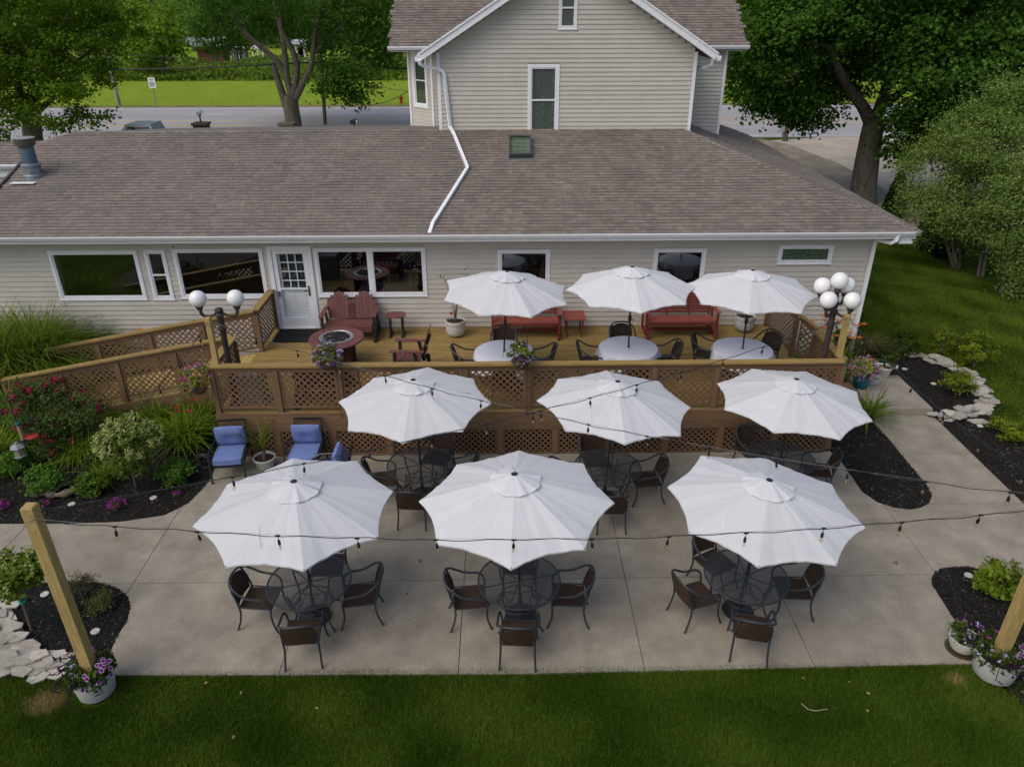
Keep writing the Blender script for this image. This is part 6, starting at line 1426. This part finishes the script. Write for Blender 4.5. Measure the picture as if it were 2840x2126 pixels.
planter(6.80, 7.42, .30, .36, 'white round planter of petunias at the foot of the front right post', 2)
pc = G(2665, 1800); lt = thing('ribbed_bowl_planter', tuple(pc), 'cream ribbed bowl planter with lavender flowers on a clear saucer', 'planter')
MB().lathe([(.10, .01), (.155, .05), (.168, .08), (.172, .10), (.185, .12), (.186, .14), (.198, .16), (.198, .18), (.208, .20), (.208, .24), (.19, .24), (.18, .2), (.05, .19)], 32, (pc.x, pc.y, 0)).build('bowl', mat('cream_pot', (.50, .49, .42), .5, .06, 8), lt, True)
MB().lathe([(.21, .004), (.22, .02), (.205, .012), (.02, .008)], 32, (pc.x, pc.y, 0)).build('saucer', glass_mat('saucer_plastic', (.7, .68, .6), .06, .2), lt, True)
petunia(lt, (pc.x+.04, pc.y+.03, .20), .22, .30, 420, [((.40, .42, .68), 26, .045), ((.36, .05, .36), 10, .04)], ((.05, .09, .015), (.13, .18, .03)))
# teal planters, white pot, hose by the landing
tp = G(2385, 1073, .17); lathe_thing('teal_planter', 'teal planter heaped with pink, violet and lime flowers on the landing', 'planter', tp, [(.13, 0), (.15, .02), (.21, .30), (.21, .33), (.19, .33), (.18, .28)], TEAL); tt = bpy.data.objects[[o.name for o in bpy.data.objects if o.name.startswith('teal_planter')][0]]
petunia(tt, (tp.x, tp.y, tp.z+.33), .34, .50, 800, [((.26, .16, .38), 60, .05), ((.45, .10, .13), 60, .045), ((.55, .30, .36), 50, .055)], ((.24, .30, .03), (.50, .55, .12)))
tp2 = G(2362, 1045, .05); lathe_thing('teal_planter', 'bright teal planter half hidden behind the deck corner post', 'planter', tp2, [(.13, 0), (.15, .02), (.20, .28), (.20, .31), (.18, .31)], mat('bright_teal', (.01, .20, .30), .4, .1, 5))
wp_ = G(2450, 1043, .17); lathe_thing('white_pot', 'small white ribbed pot at the edge of the landing', 'planter', wp_, [(.09, 0), (.11, .02), (.155, .22), (.165, .23), (.165, .27), (.15, .27), (.14, .22)], POTW, n=72, wob=lambda a, z: .008*math.sin(24*a) if z < .225 else 0)
tt2 = bpy.data.objects['white_pot']; petunia(tt2, (wp_.x, wp_.y, wp_.z+.27), .24, .35, 220, [], ((.03, .06, .014), (.09, .13, .03)))
hc = G(2415, 1058, .17); hm = MB()
for i in range(7): hm.tube([(hc.x+.22*math.cos(a)*(1+.05*math.sin(i*2+a)), hc.y+.17*math.sin(a), hc.z+.015+.016*i+.006*math.sin(3*a+i)) for a in [2*math.pi*j/24 for j in range(24)]], .011, 6, True)
tag(hm.build('garden_hose', mat('grey_hose', (.36, .37, .39), .5, .1, 10), None, True), 'coiled grey garden hose beside the teal planter', 'hose')
# spiky potted plant below the deck
sp = G(738, 1296); t = lathe_thing('potted_yucca', 'spiky green potted plant between the two blue chairs', 'potted plant', sp, [(.13, 0), (.16, .03), (.21, .22), (.225, .24), (.22, .26), (.20, .26), (.19, .20)], mat('pale_green_pot', (.42, .47, .43), .5, .08, 8))
MB().tube([(sp.x, sp.y, .2), (sp.x, sp.y, .42)], [.035, .045], 8).build('trunk', BARK, t); straps('leaves', t, (sp.x, sp.y, .40), 46, .72, .017, (.08, .11, .02), (.20, .22, .05), .55, .95, .03)
# black pot left of the first blue chair
bp0 = G(572, 1300); tag(MB().tube([(bp0.x+.13*math.cos(a), bp0.y, .17+.15*math.sin(a)) for a in [2*math.pi*i/20 for i in range(20)]], .05, 8, True).build('hose_wheel', BLACKM, None, True), 'black ring-shaped hose reel beside the left blue chair', 'hose reel')

# ---- stone edging: every flagstone its own part
def stones(name, label, path, n, wid, seed):
    r = random.Random(seed); t = thing(name, (path[0][0], path[0][1], 0), label, 'edging'); L = [0]
    for a, b in zip(path[:-1], path[1:]): L.append(L[-1]+math.dist(a, b))
    for i in range(n):
        s = L[-1]*(i+.5)/n; k = max(j for j in range(len(L)-1) if L[j] <= s); f = (s-L[k])/(L[k+1]-L[k]); cx = path[k][0]+(path[k+1][0]-path[k][0])*f; cy = path[k][1]+(path[k+1][1]-path[k][1])*f
        dx, dy = path[k+1][0]-path[k][0], path[k+1][1]-path[k][1]; dl = math.hypot(dx, dy); dx /= dl; dy /= dl
        off = r.uniform(-.5, .5)*wid; cx += -dy*off; cy += dx*off; m = r.choice((5, 6, 7)); a0 = r.uniform(0, 6.28); rr = r.uniform(.12, .19)
        poly = [(cx+rr*r.uniform(.75, 1.2)*1.2*math.cos(a0+2*math.pi*j/m), cy+rr*r.uniform(.7, 1.1)*.9*math.sin(a0+2*math.pi*j/m)) for j in range(m)]
        z = .0+r.choice((0, .03, .055))+.008*(i % 3); tx, ty = r.uniform(-.12, .12), r.uniform(-.12, .12); th = r.uniform(.018, .032)
        MB().prism(poly, lambda x, y: z+(x-cx)*tx+(y-cy)*ty, lambda x, y: z+th+(x-cx)*tx+(y-cy)*ty).build('flagstone', STONE, t)
path_r = [tuple(G(x, y))[:2] for x, y in ((2520, 985), (2590, 1000), (2640, 1020), (2690, 1050), (2725, 1090), (2735, 1120), (2728, 1140), (2690, 1150), (2640, 1155), (2600, 1165))]
stones('stone_edging', 'curved pale flagstone edging around the right walkway bed', path_r, 46, .30, 4)
path_l = [tuple(G(x, y))[:2] for x, y in ((-20, 1690), (-5, 1730), (5, 1780), (20, 1820), (70, 1845), (130, 1850), (190, 1850))]
stones('stone_edging', 'pale flagstone edging along the front left bed', path_l, 46, .42, 9)
p = G(2710, 1170); tag(MB().prism([(p.x-.2, p.y+.08), (p.x+.17, p.y+.09), (p.x+.24, p.y-.1), (p.x-.1, p.y-.11)], .0, .035).build('stepping_stone', STONE), 'loose flat stone lying on mulch below the stone edging', 'stone')
# ---- small garden things
for i, (x, y, lab) in enumerate(((2508, 1024, 'white ring-shaped ground light nearest the landing in the right bed'), (2589, 1065, 'white ring-shaped ground light in the middle of the right bed'), (2718, 1182, 'white ring-shaped ground light below the loose flat stone'),
                              (2686, 1596, 'white ground light in the front right bed'), (199, 1399, 'white ground light right of the driftwood log'), (426, 1381, 'white ground light near the curved bed edge'), (265, 1751, 'white ground light beside the front left planter'), (125, 1648, 'white ground light behind the front left post'))):
    p = G(x, y); t = thing('ground_light', tuple(p), lab, 'ground light', 'white ground lights in the beds')
    MB().lathe([(.062, 0), (.066, .018), (.05, .026), (.034, .022)], 20, tuple(p)).build('ring', mat('aged_white_plastic', (.50, .49, .45), .6, .1, 20), t, True); MB().lathe([(.001, .021), (.034, .021)], 16, tuple(p), cap=False).build('lens', mat('lens_plastic', (.28, .27, .25), .3, .1, 20), t)
lp = G(145, 1378); n = 14; lg = MB()
pts = [(lp.x-.42+.84*i/n, lp.y+.05*math.sin(i*.5), .06+.05*(i/n)**2) for i in range(n+1)]
tag(lg.tube(pts, [.03]+[.055+.02*math.sin(i*1.3)+.012*random.random() for i in range(n-1)]+[.025], 9).build('driftwood_log', mat('driftwood', (.17, .13, .10), .95, .4, 6, stretch=(1, 8, 8), bump=.9, bscale=20), None, True), 'weathered driftwood log lying on the mulch', 'log')
# bird feeder pole
bp1 = G(95, 1305); t = thing('bird_feeder_pole', tuple(bp1), 'black double-hook garden pole in the left bed', 'pole')
top = 1.55
MB().tube([bp1, bp1+Vector((-.02, 0, top))], .011, 6).build('pole', BLACKM, t)
for s in (-1, 1): MB().tube([bp1+Vector((-.02, 0, top))]+[bp1+Vector((-.02+s*(.11-.11*math.cos(a)), 0, top+.09*math.sin(a))) for a in [.35*i for i in range(1, 9)]]+[bp1+Vector((-.02+s*.2, 0, top-.1))], .008, 5).build('hook', BLACKM, t)
f0 = W(66, 1222, bp1.y-.05); t = thing('tube_feeder', tuple(f0), 'tube bird feeder with green lid on the garden pole', 'bird feeder')
MB().lathe([(.04, .04), (.04, .36)], 12, tuple(f0)).build('seed_tube', mat('seed', (.30, .22, .12), .6, .4, 60), t, True); MB().lathe([(.055, .36), (.05, .40), (.01, .42)], 12, tuple(f0)).build('lid', mat('green_lid', (.01, .09, .08), .4), t, True); MB().lathe([(.055, .0), (.055, .04)], 12, tuple(f0)).build('tray', mat('green_lid', (.01, .09, .08), .4), t, True)
f0 = W(88, 1213, bp1.y-.02); t = thing('hummingbird_feeder', tuple(f0), 'flat red hummingbird feeder dish on the garden pole', 'bird feeder'); RDP = mat('red_plastic', (.36, .03, .025), .35, .1, 10)
MB().lathe([(.02, 0), (.11, .012), (.12, .03), (.02, .05)], 20, tuple(f0)).build('dish', RDP, t, True); MB().tube([f0+Vector((0, 0, .04)), f0+Vector((0, 0, .35))], .004, 5).build('hanger', BLACKM, t)
f0 = W(57, 1264, bp1.y-.15); t = thing('house_feeder', tuple(f0), 'hexagonal grey roofed bird feeder hanging from the garden pole', 'bird feeder'); GRP = mat('grey_plastic', (.24, .25, .27), .5, .1, 8)
MB().lathe([(.14, .2), (.145, .21), (.05, .28), (.03, .28), (.03, .31), (.001, .32)], 6, tuple(f0)).build('roof', GRP, t); MB().lathe([(.085, .02), (.085, .2)], 6, tuple(f0)).build('seed_box', mat('clear_seed', (.30, .28, .22), .3, .2, 40), t); MB().lathe([(.02, 0), (.12, 0), (.125, .02), (.11, .02)], 6, tuple(f0)).build('tray', GRP, t)
# downspout extension, plant cage, tomato rings, downspout accessories
dp = [Vector((8.78, 17.30, .10)), Vector((9.0, 17.22, .08)), Vector((10.0, 17.02, .06))]; tag(MB().tube(dp, .065, 6).build('drain_pipe', WHITE, None, True), 'white plastic drain extension lying across the bed at the house corner', 'pipe')
a, b = G(2400, 975), G(2510, 970); t = thing('plant_cage', tuple((a+b)/2), 'thin dark wire plant support frame beside the house corner', 'plant support'); WG = mat('green_wire', (.01, .035, .03), .5)
for q0, q1 in (((8.95, 17.0, 0), (8.95, 17.0, .85)), ((9.8, 16.95, 0), (9.8, 16.95, .85)), ((8.95, 17.0, .85), (9.8, 16.95, .85)), ((8.95, 17.0, .12), (9.8, 16.95, .12))): MB().tube([q0, q1], .007, 5).build('wire', WG, t)
t = thing('tomato_cage', (9.25, 16.4, 0), 'bright green ring plant cage behind the white pot', 'plant support')
for z, r in ((.45, .20), (.2, .16)): MB().tube(circ(r, z, 24, (9.25, 16.4)), .0045, 5, True).build('ring', mat('bright_green_wire', (.02, .30, .08), .5), t)
for i in range(3): MB().tube([(9.25+.2*math.cos(2.1*i), 16.4+.2*math.sin(2.1*i), .45), (9.25+.12*math.cos(2.1*i), 16.4+.12*math.sin(2.1*i), 0)], .004, 5).build('wire', mat('bright_green_wire', (.02, .30, .08), .5), t)
# fallen leaves and a twig on the front lawn
for i, (x, y, lab) in enumerate(((571, 1893, 'curled tan leaf on the lawn near the front left planter'), (668, 1920, 'small tan leaf on the lawn below the left table'), (878, 1963, 'tan leaf on the lawn below the front left umbrella'), (2227, 1880, 'tan leaf at the lawn edge below the right table'), (2355, 1890, 'narrow tan leaf on the right half of the lawn'), (2408, 1922, 'dry brown leaf on the right half of the lawn'), (2405, 1970, 'pale leaf right of the curved twig'), (647, 2043, 'slender dry leaf low on the left lawn'))):
    p = G(x, y, .02); a = random.uniform(0, 6.28); u = Vector((math.cos(a), math.sin(a), .2))*.03; v = Vector((-math.sin(a), math.cos(a), .1))*.016
    tag(MB().add([p-u, p+v+Vector((0, 0, .012)), p+u, p-v+Vector((0, 0, .008)), p+Vector((0, 0, -.002))], [(0, 4, 1), (1, 4, 2), (2, 4, 3), (3, 4, 0)]).build('fallen_leaf', mat('dry_leaf', (.34, .23, .12), .8, .2, 30)), lab, 'leaf', 'fallen leaves on the lawn')
tag(MB().tube([G(2222, 1948, .03), G(2240, 1965, .03), G(2262, 1970, .03), G(2295, 1965, .03)], .005, 5).build('twig', mat('bare_twig', (.38, .30, .22), .8)), 'thin pale curved twig lying on the front lawn', 'twig')
# ================================================================== ROADSIDE AND FAR THINGS
b = G(1113, 286); t = thing('fire_hydrant', tuple(b), 'red fire hydrant on the grass across the road', 'hydrant'); RH = mat('hydrant_red', (.30, .015, .02), .5, .15, 8)
MB().lathe([(.16, 0), (.16, .05), (.11, .06), (.11, .45), (.15, .46), (.15, .5), (.10, .58), (.03, .66), (.03, .7), (.001, .7)], 14, tuple(b)).build('barrel', RH, t, True)
for s in (-1, 1): MB().tube([b+Vector((s*.08, 0, .38)), b+Vector((s*.2, 0, .38))], .055, 8).build('nozzle', RH, t)
b = G(434, 299); t = thing('road_sign', tuple(b), 'white rectangular roadside sign on a leaning metal post', 'sign')
tp_ = W(419, 216, b.y)
MB().tube([b, b.lerp(tp_, .5), tp_], .04, 6).build('post', GALV, t)
dv = (tp_-b).normalized(); sd = Vector((1, 0, 0)); c1 = tp_+dv*.02
def sp_(u, v, h=0.0): return c1+sd*u-dv*v+Vector((0, -.05-h, 0))
SIGNW = mat('sign_white', (.72, .74, .74), .5, .03, 4); INK = mat('sign_ink', (.03, .03, .03), .6)
MB().add([sp_(-.3, 0), sp_(.3, 0), sp_(.3, .85), sp_(-.3, .85), sp_(-.3, 0, -.02), sp_(.3, 0, -.02), sp_(.3, .85, -.02), sp_(-.3, .85, -.02)], MB.BF).build('plate', SIGNW, t)
for u, w in ((-.09, .02), (.03, .02)): pass
ink = MB()
def stroke(u0, v0, u1, v1, w=.028):
    a_, b_ = Vector(sp_(u0, v0, .004)), Vector(sp_(u1, v1, .004)); ink.bar(a_, b_, w, .004, up=(0, -1, 0))
stroke(-.15, .10, -.15, .24); stroke(-.15, .10, -.05, .24); stroke(-.05, .10, -.05, .24)                # N
stroke(.03, .10, .03, .24); stroke(.13, .10, .13, .24); stroke(.03, .11, .13, .11); stroke(.03, .23, .13, .23)  # O
for v in (.36, .50):
    for u in (-.2, -.09, .02, .13): stroke(u, v, u, v+.12, .03); stroke(u, v+.02, u+.07, v+.02); stroke(u, v+.10, u+.07, v+.10)
for u in (-.22, -.13, -.04, .05, .14): stroke(u, .64, u, .76, .02); stroke(u, .70, u+.06, .70, .02)
ink.build('lettering', INK, t)
def upole(base, top, r, label, mt=None):
    t = thing('utility_pole', tuple(base), label, 'utility pole', 'wooden utility poles'); MB().tube([base, top], [r, r*.8], 10).build('pole', mt or mat('pole_wood', (.13, .10, .08), .9, .3, 4, stretch=(1, 1, .2)), t, True); return t
b = G(331, 293); u1 = upole(b, W(285, 110, b.y), .17, 'grey leaning utility pole across the road at the left', mat('grey_pole', (.26, .24, .22), .9, .3, 3, stretch=(1, 1, .2)))
b2 = G(902, 345); upole(b2, W(884, 60, b2.y), .14, 'dark utility pole beside the forked maple')
b3 = G(2177, 391); u3 = upole(b3, W(2205, 100, b3.y), .17, 'utility pole with a meter box half hidden by the right maple'); m_ = W(2172, 345, b3.y-.2)
MB().box(m_, (.28, .18, .9)).build('meter_box', mat('meter_grey', (.34, .34, .33), .5), u3); MB().tube([m_+Vector((.0, 0, -.45)), m_+Vector((.1, .1, -.8)), b3+Vector((.05, 0, .6))], .03, 6).build('conduit', mat('meter_grey', (.34, .34, .33), .5), u3)
def cable(pts, r, label):
    tag(MB().tube(pts, r, 5).build('overhead_cable', CORD), label, 'cable', 'overhead cables')
def sagc(a, b, s, n=14): a, b = Vector(a), Vector(b); return [a.lerp(b, i/n)-Vector((0, 0, 4*s*(i/n)*(1-i/n))) for i in range(n+1)]
cable(sagc(W(-200, 190, 62), W(890, 172, 60), .3), .05, 'thick black cable strung past the forked maple at the left'); cable(sagc(W(890, 172, 60), W(2205, 160, 52), .8), .05, 'thick black cable behind the gable')
cable(sagc(W(150, 140, 72), W(1300, 150, 72), .6), .022, 'thin overhead cable above the log cabin'); cable(sagc(W(150, 85, 72), W(1300, 120, 72), .6), .022, 'highest thin overhead cable at the left'); cable(sagc(W(200, 158, 72), W(1300, 160, 72), .5), .022, 'lowest thin overhead cable at the left')
cable(sagc(W(930, 245, 58), W(1160, 235, 30), .9), .015, 'slack service cable drooping towards the gable house')
cable(sagc(W(820, 200, 60), W(1150, 255, 50), .1), .012, 'straight guy wire crossing the field view')
# brick pillars with globe lamp, mailbox
BRK = mat('dark_brick', (.10, .065, .045), .9, .3, 8)
def pillar(x, y, Y, lampy, label):
    p = W(x, y, Y); t = thing('brick_pillar', (p.x, Y, 0), label, 'pillar', 'brick pillars by the front drive'); MB().bx(p.x-.38, p.x+.38, Y-.38, Y+.38, 0, p.z-.12).build('shaft', BRK, t); MB().bx(p.x-.46, p.x+.46, Y-.46, Y+.46, p.z-.12, p.z).build('cap', mat('cap_stone', (.12, .105, .08), .9, .2, 6), t)
    if lampy:
        MB().lathe([(.1, 0), (.05, .06), (.04, .3), (.08, .42)], 10, (p.x, Y, p.z)).build('lamp_stem', BLACKM, t, True); MB().sphere((p.x, Y, p.z+.60), .21, 10).build('lamp_globe', GLOBE, t, True)
pillar(557, 340, 48, True, 'brick pillar topped by a white globe lamp behind the roof ridge'); pillar(795, 341, 48, False, 'plain brick pillar beside the forked maple trunk')
p = W(982, 338, 50); t = thing('mailbox', (p.x, 50, 0), 'black mailbox on a post behind the roof ridge', 'mailbox'); MB().bx(p.x-.05, p.x+.05, 49.95, 50.05, 0, p.z-.1).build('post', BARK, t)
MB().extrude([(-.12, 0), (.12, 0), (.12, .14), (.08, .22), (0, .25), (-.08, .22), (-.12, .14)], (p.x-.1, 49.7, p.z-.1), (p.x+.1, 50.25, p.z-.1), (1, 0, 0), (0, 0, 1)).build('box', BLACKM, t)
MB().bx(p.x+.16, p.x+.20, 49.8, 50.1, p.z-.05, p.z+.1).build('paper_box', WHITE, t)
# pickup truck parked in front of the house
p = W(390, 341, 45); X0 = p.x; t = thing('pickup_truck', (X0, 45, 0), 'grey pickup truck parked behind the roof ridge at the left', 'truck'); TP = mat('truck_paint', (.36, .38, .40), .3, .05, 3, metal=.3, spec=.6); TG = mat('truck_glass', (.02, .028, .035), .08, .1, 3, spec=.8)
zt = p.z+.02; sc = zt/1.9
MB().extrude([(-2.6, .45), (2.9, .45), (2.9, 1.12), (1.0, 1.14), (-1.2, 1.12), (-2.5, 1.02), (-2.65, .8)], (X0, 44.05, 0), (X0, 45.95, 0), (1, 0, 0), (0, 0, sc)).build('body', TP, t)
MB().add([(X0-1.25, 44.12, 1.12*sc), (X0+1.15, 44.12, 1.12*sc), (X0+1.15, 45.88, 1.12*sc), (X0-1.25, 45.88, 1.12*sc), (X0-.55, 44.28, zt), (X0+.85, 44.28, zt), (X0+.85, 45.72, zt), (X0-.55, 45.72, zt)], MB.BF).build('cab', TP, t, True)
for x0_, x1_ in ((-.75, .0), (.08, .85)): MB().add([(X0+x0_, 44.13, 1.3*sc), (X0+x1_, 44.13, 1.3*sc), (X0+x1_*.85, 44.24, 1.78*sc), (X0+x0_*.62, 44.24, 1.78*sc)], [(0, 1, 2, 3)]).build('side_window', TG, t)
MB().add([(X0-1.22, 44.25, 1.2*sc), (X0-1.22, 45.75, 1.2*sc), (X0-.63, 45.6, 1.84*sc), (X0-.63, 44.4, 1.84*sc)], [(0, 1, 2, 3)]).build('windscreen', TG, t)
MB().bx(X0+1.15, X0+2.88, 44.06, 44.14, 1.12*sc, 1.42*sc).bx(X0+1.15, X0+2.88, 45.86, 45.94, 1.12*sc, 1.42*sc).bx(X0+2.8, X0+2.88, 44.14, 45.86, 1.12*sc, 1.42*sc).build('bed_side', TP, t)
for x in (-1.7, 1.9):
    for y in (44.1, 45.9): MB().tube([(X0+x, y-.1, .36), (X0+x, y+.1, .36)], .36, 16).build('wheel', BLACKM, t)
# buildings across the field
def shedbox(x0, x1, ybot, Y, h, roofc, wallc, label, nm='shed', cat='shed', hip=False):
    a, b_ = G(x0, ybot), None; Y = a.y; xa, xb = W(x0, ybot, Y).x, W(x1, ybot, Y).x; d = (xb-xa)*.8
    t = thing(nm, ((xa+xb)/2, Y, 0), label, cat)
    WM = mat(nm+'_wall_%d' % x0, wallc, .8, .2, 3, stretch=(1, 1, 6)); RM = mat(nm+'_roof_%d' % x0, roofc, .6, .1, 2)
    return t, xa, xb, Y, d, WM, RM
t, xa, xb, Y, d, WM, RM = shedbox(552, 622, 175, 0, 2, (.22, .23, .24), (.20, .075, .04), 'red-brown log cabin with grey roof across the field', 'log_cabin', 'cabin')
for i in range(9): MB().tube([(xa, Y, .14+.25*i), (xb, Y, .14+.25*i)], .13, 6).build('log', WM, t)
MB().bx(xa, xb, Y+.1, Y+d, 0, 2.3).build('wall', WM, t)
MB().prism([(xa-1.6, Y-.9), (xb+.3, Y-.9), (xb+.3, Y+d/2), (xa-1.6, Y+d/2)], lambda x, y: 2.25+(y-Y+.9)*.42, lambda x, y: 2.4+(y-Y+.9)*.42).build('roof', RM, t)
MB().bx(xa+1.5, xa+2.5, Y-.16, Y-.1, 1.2, 2.0).build('window', TG, t); MB().bx(xb-1.6, xb-.7, Y-.16, Y-.1, 0, 1.9).build('door', mat('cabin_door', (.08, .05, .04), .7), t)
t, xa, xb, Y, d, WM, RM = shedbox(645, 683, 174, 0, 2, (.45, .47, .48), (.16, .17, .18), 'grey shed with a pale roof right of the log cabin', 'garden_shed', 'shed')
MB().bx(xa, xb, Y, Y+d, 0, 1.9).build('wall', WM, t); MB().bx(xa-.25, xb+.25, Y-.3, Y+d, 1.9, 2.08).build('roof', RM, t); MB().bx(xb-1.2, xb-.5, Y-.05, Y-.01, 0, 1.7).build('door', TG, t); MB().bx(xa+.3, xa+.38, Y-.1, Y-.01, 0, 1.9).bx(xa+1.1, xa+1.18, Y-.1, Y-.01, 0, 1.9).build('trim_post', WHITE, t)
t, xa, xb, Y, d, WM, RM = shedbox(706, 731, 174, 0, 2, (.42, .44, .46), (.5, .5, .5), 'open white gazebo right of the grey shed', 'gazebo', 'gazebo')
cx, cy = (xa+xb)/2, Y+.8
for sx in (-1, 0, 1):
    for sy in (-1, 1): MB().bx(cx+sx*.75-.06, cx+sx*.75+.06, cy+sy*.75-.06, cy+sy*.75+.06, 0, 1.9).build('post', WHITE, t)
MB().add([(cx-1, cy-1, 1.9), (cx+1, cy-1, 1.9), (cx+1, cy+1, 1.9), (cx-1, cy+1, 1.9), (cx, cy, 2.7)], [(0, 1, 4), (1, 2, 4), (2, 3, 4), (3, 0, 4), (3, 2, 1, 0)]).build('roof', RM, t); MB().bx(cx-.75, cx+.75, cy+.7, cy+.78, 0, .8).build('back_rail', WHITE, t)
t, xa, xb, Y, d, WM, RM = shedbox(822, 850, 172, 0, 2, (.40, .42, .45), (.55, .50, .38), 'pale yellow cottage with grey roof behind the forked maple', 'cottage', 'house')
MB().bx(xa, xb, Y, Y+d, 0, 2.6).build('wall', WM, t); MB().prism([(xa-.4, Y-.4), (xb+.4, Y-.4), (xb+.4, Y+d/2), (xa-.4, Y+d/2)], lambda x, y: 2.6+(y-Y)*.5, lambda x, y: 2.75+(y-Y)*.5).build('roof', RM, t); MB().bx(xa+.5, xa+1.2, Y-.05, Y-.01, 0, 2.0).build('door', TG, t); MB().bx(xb-1.1, xb-.4, Y-.05, Y-.01, 1.0, 1.9).build('window', TG, t)
t, xa, xb, Y, d, WM, RM = shedbox(2455, 2530, 150, 0, 2, (.30, .16, .10), (.32, .20, .14), 'tan brick building glimpsed through the right maple', 'brick_house', 'house')
MB().bx(xa, xb, Y, Y+d, 0, 5).build('wall', WM, t); MB().prism([(xa-.4, Y-.4), (xb+.4, Y-.4), (xb+.4, Y+d/2), (xa-.4, Y+d/2)], lambda x, y: 5+(y-Y)*.5, lambda x, y: 5.15+(y-Y)*.5).build('roof', RM, t)
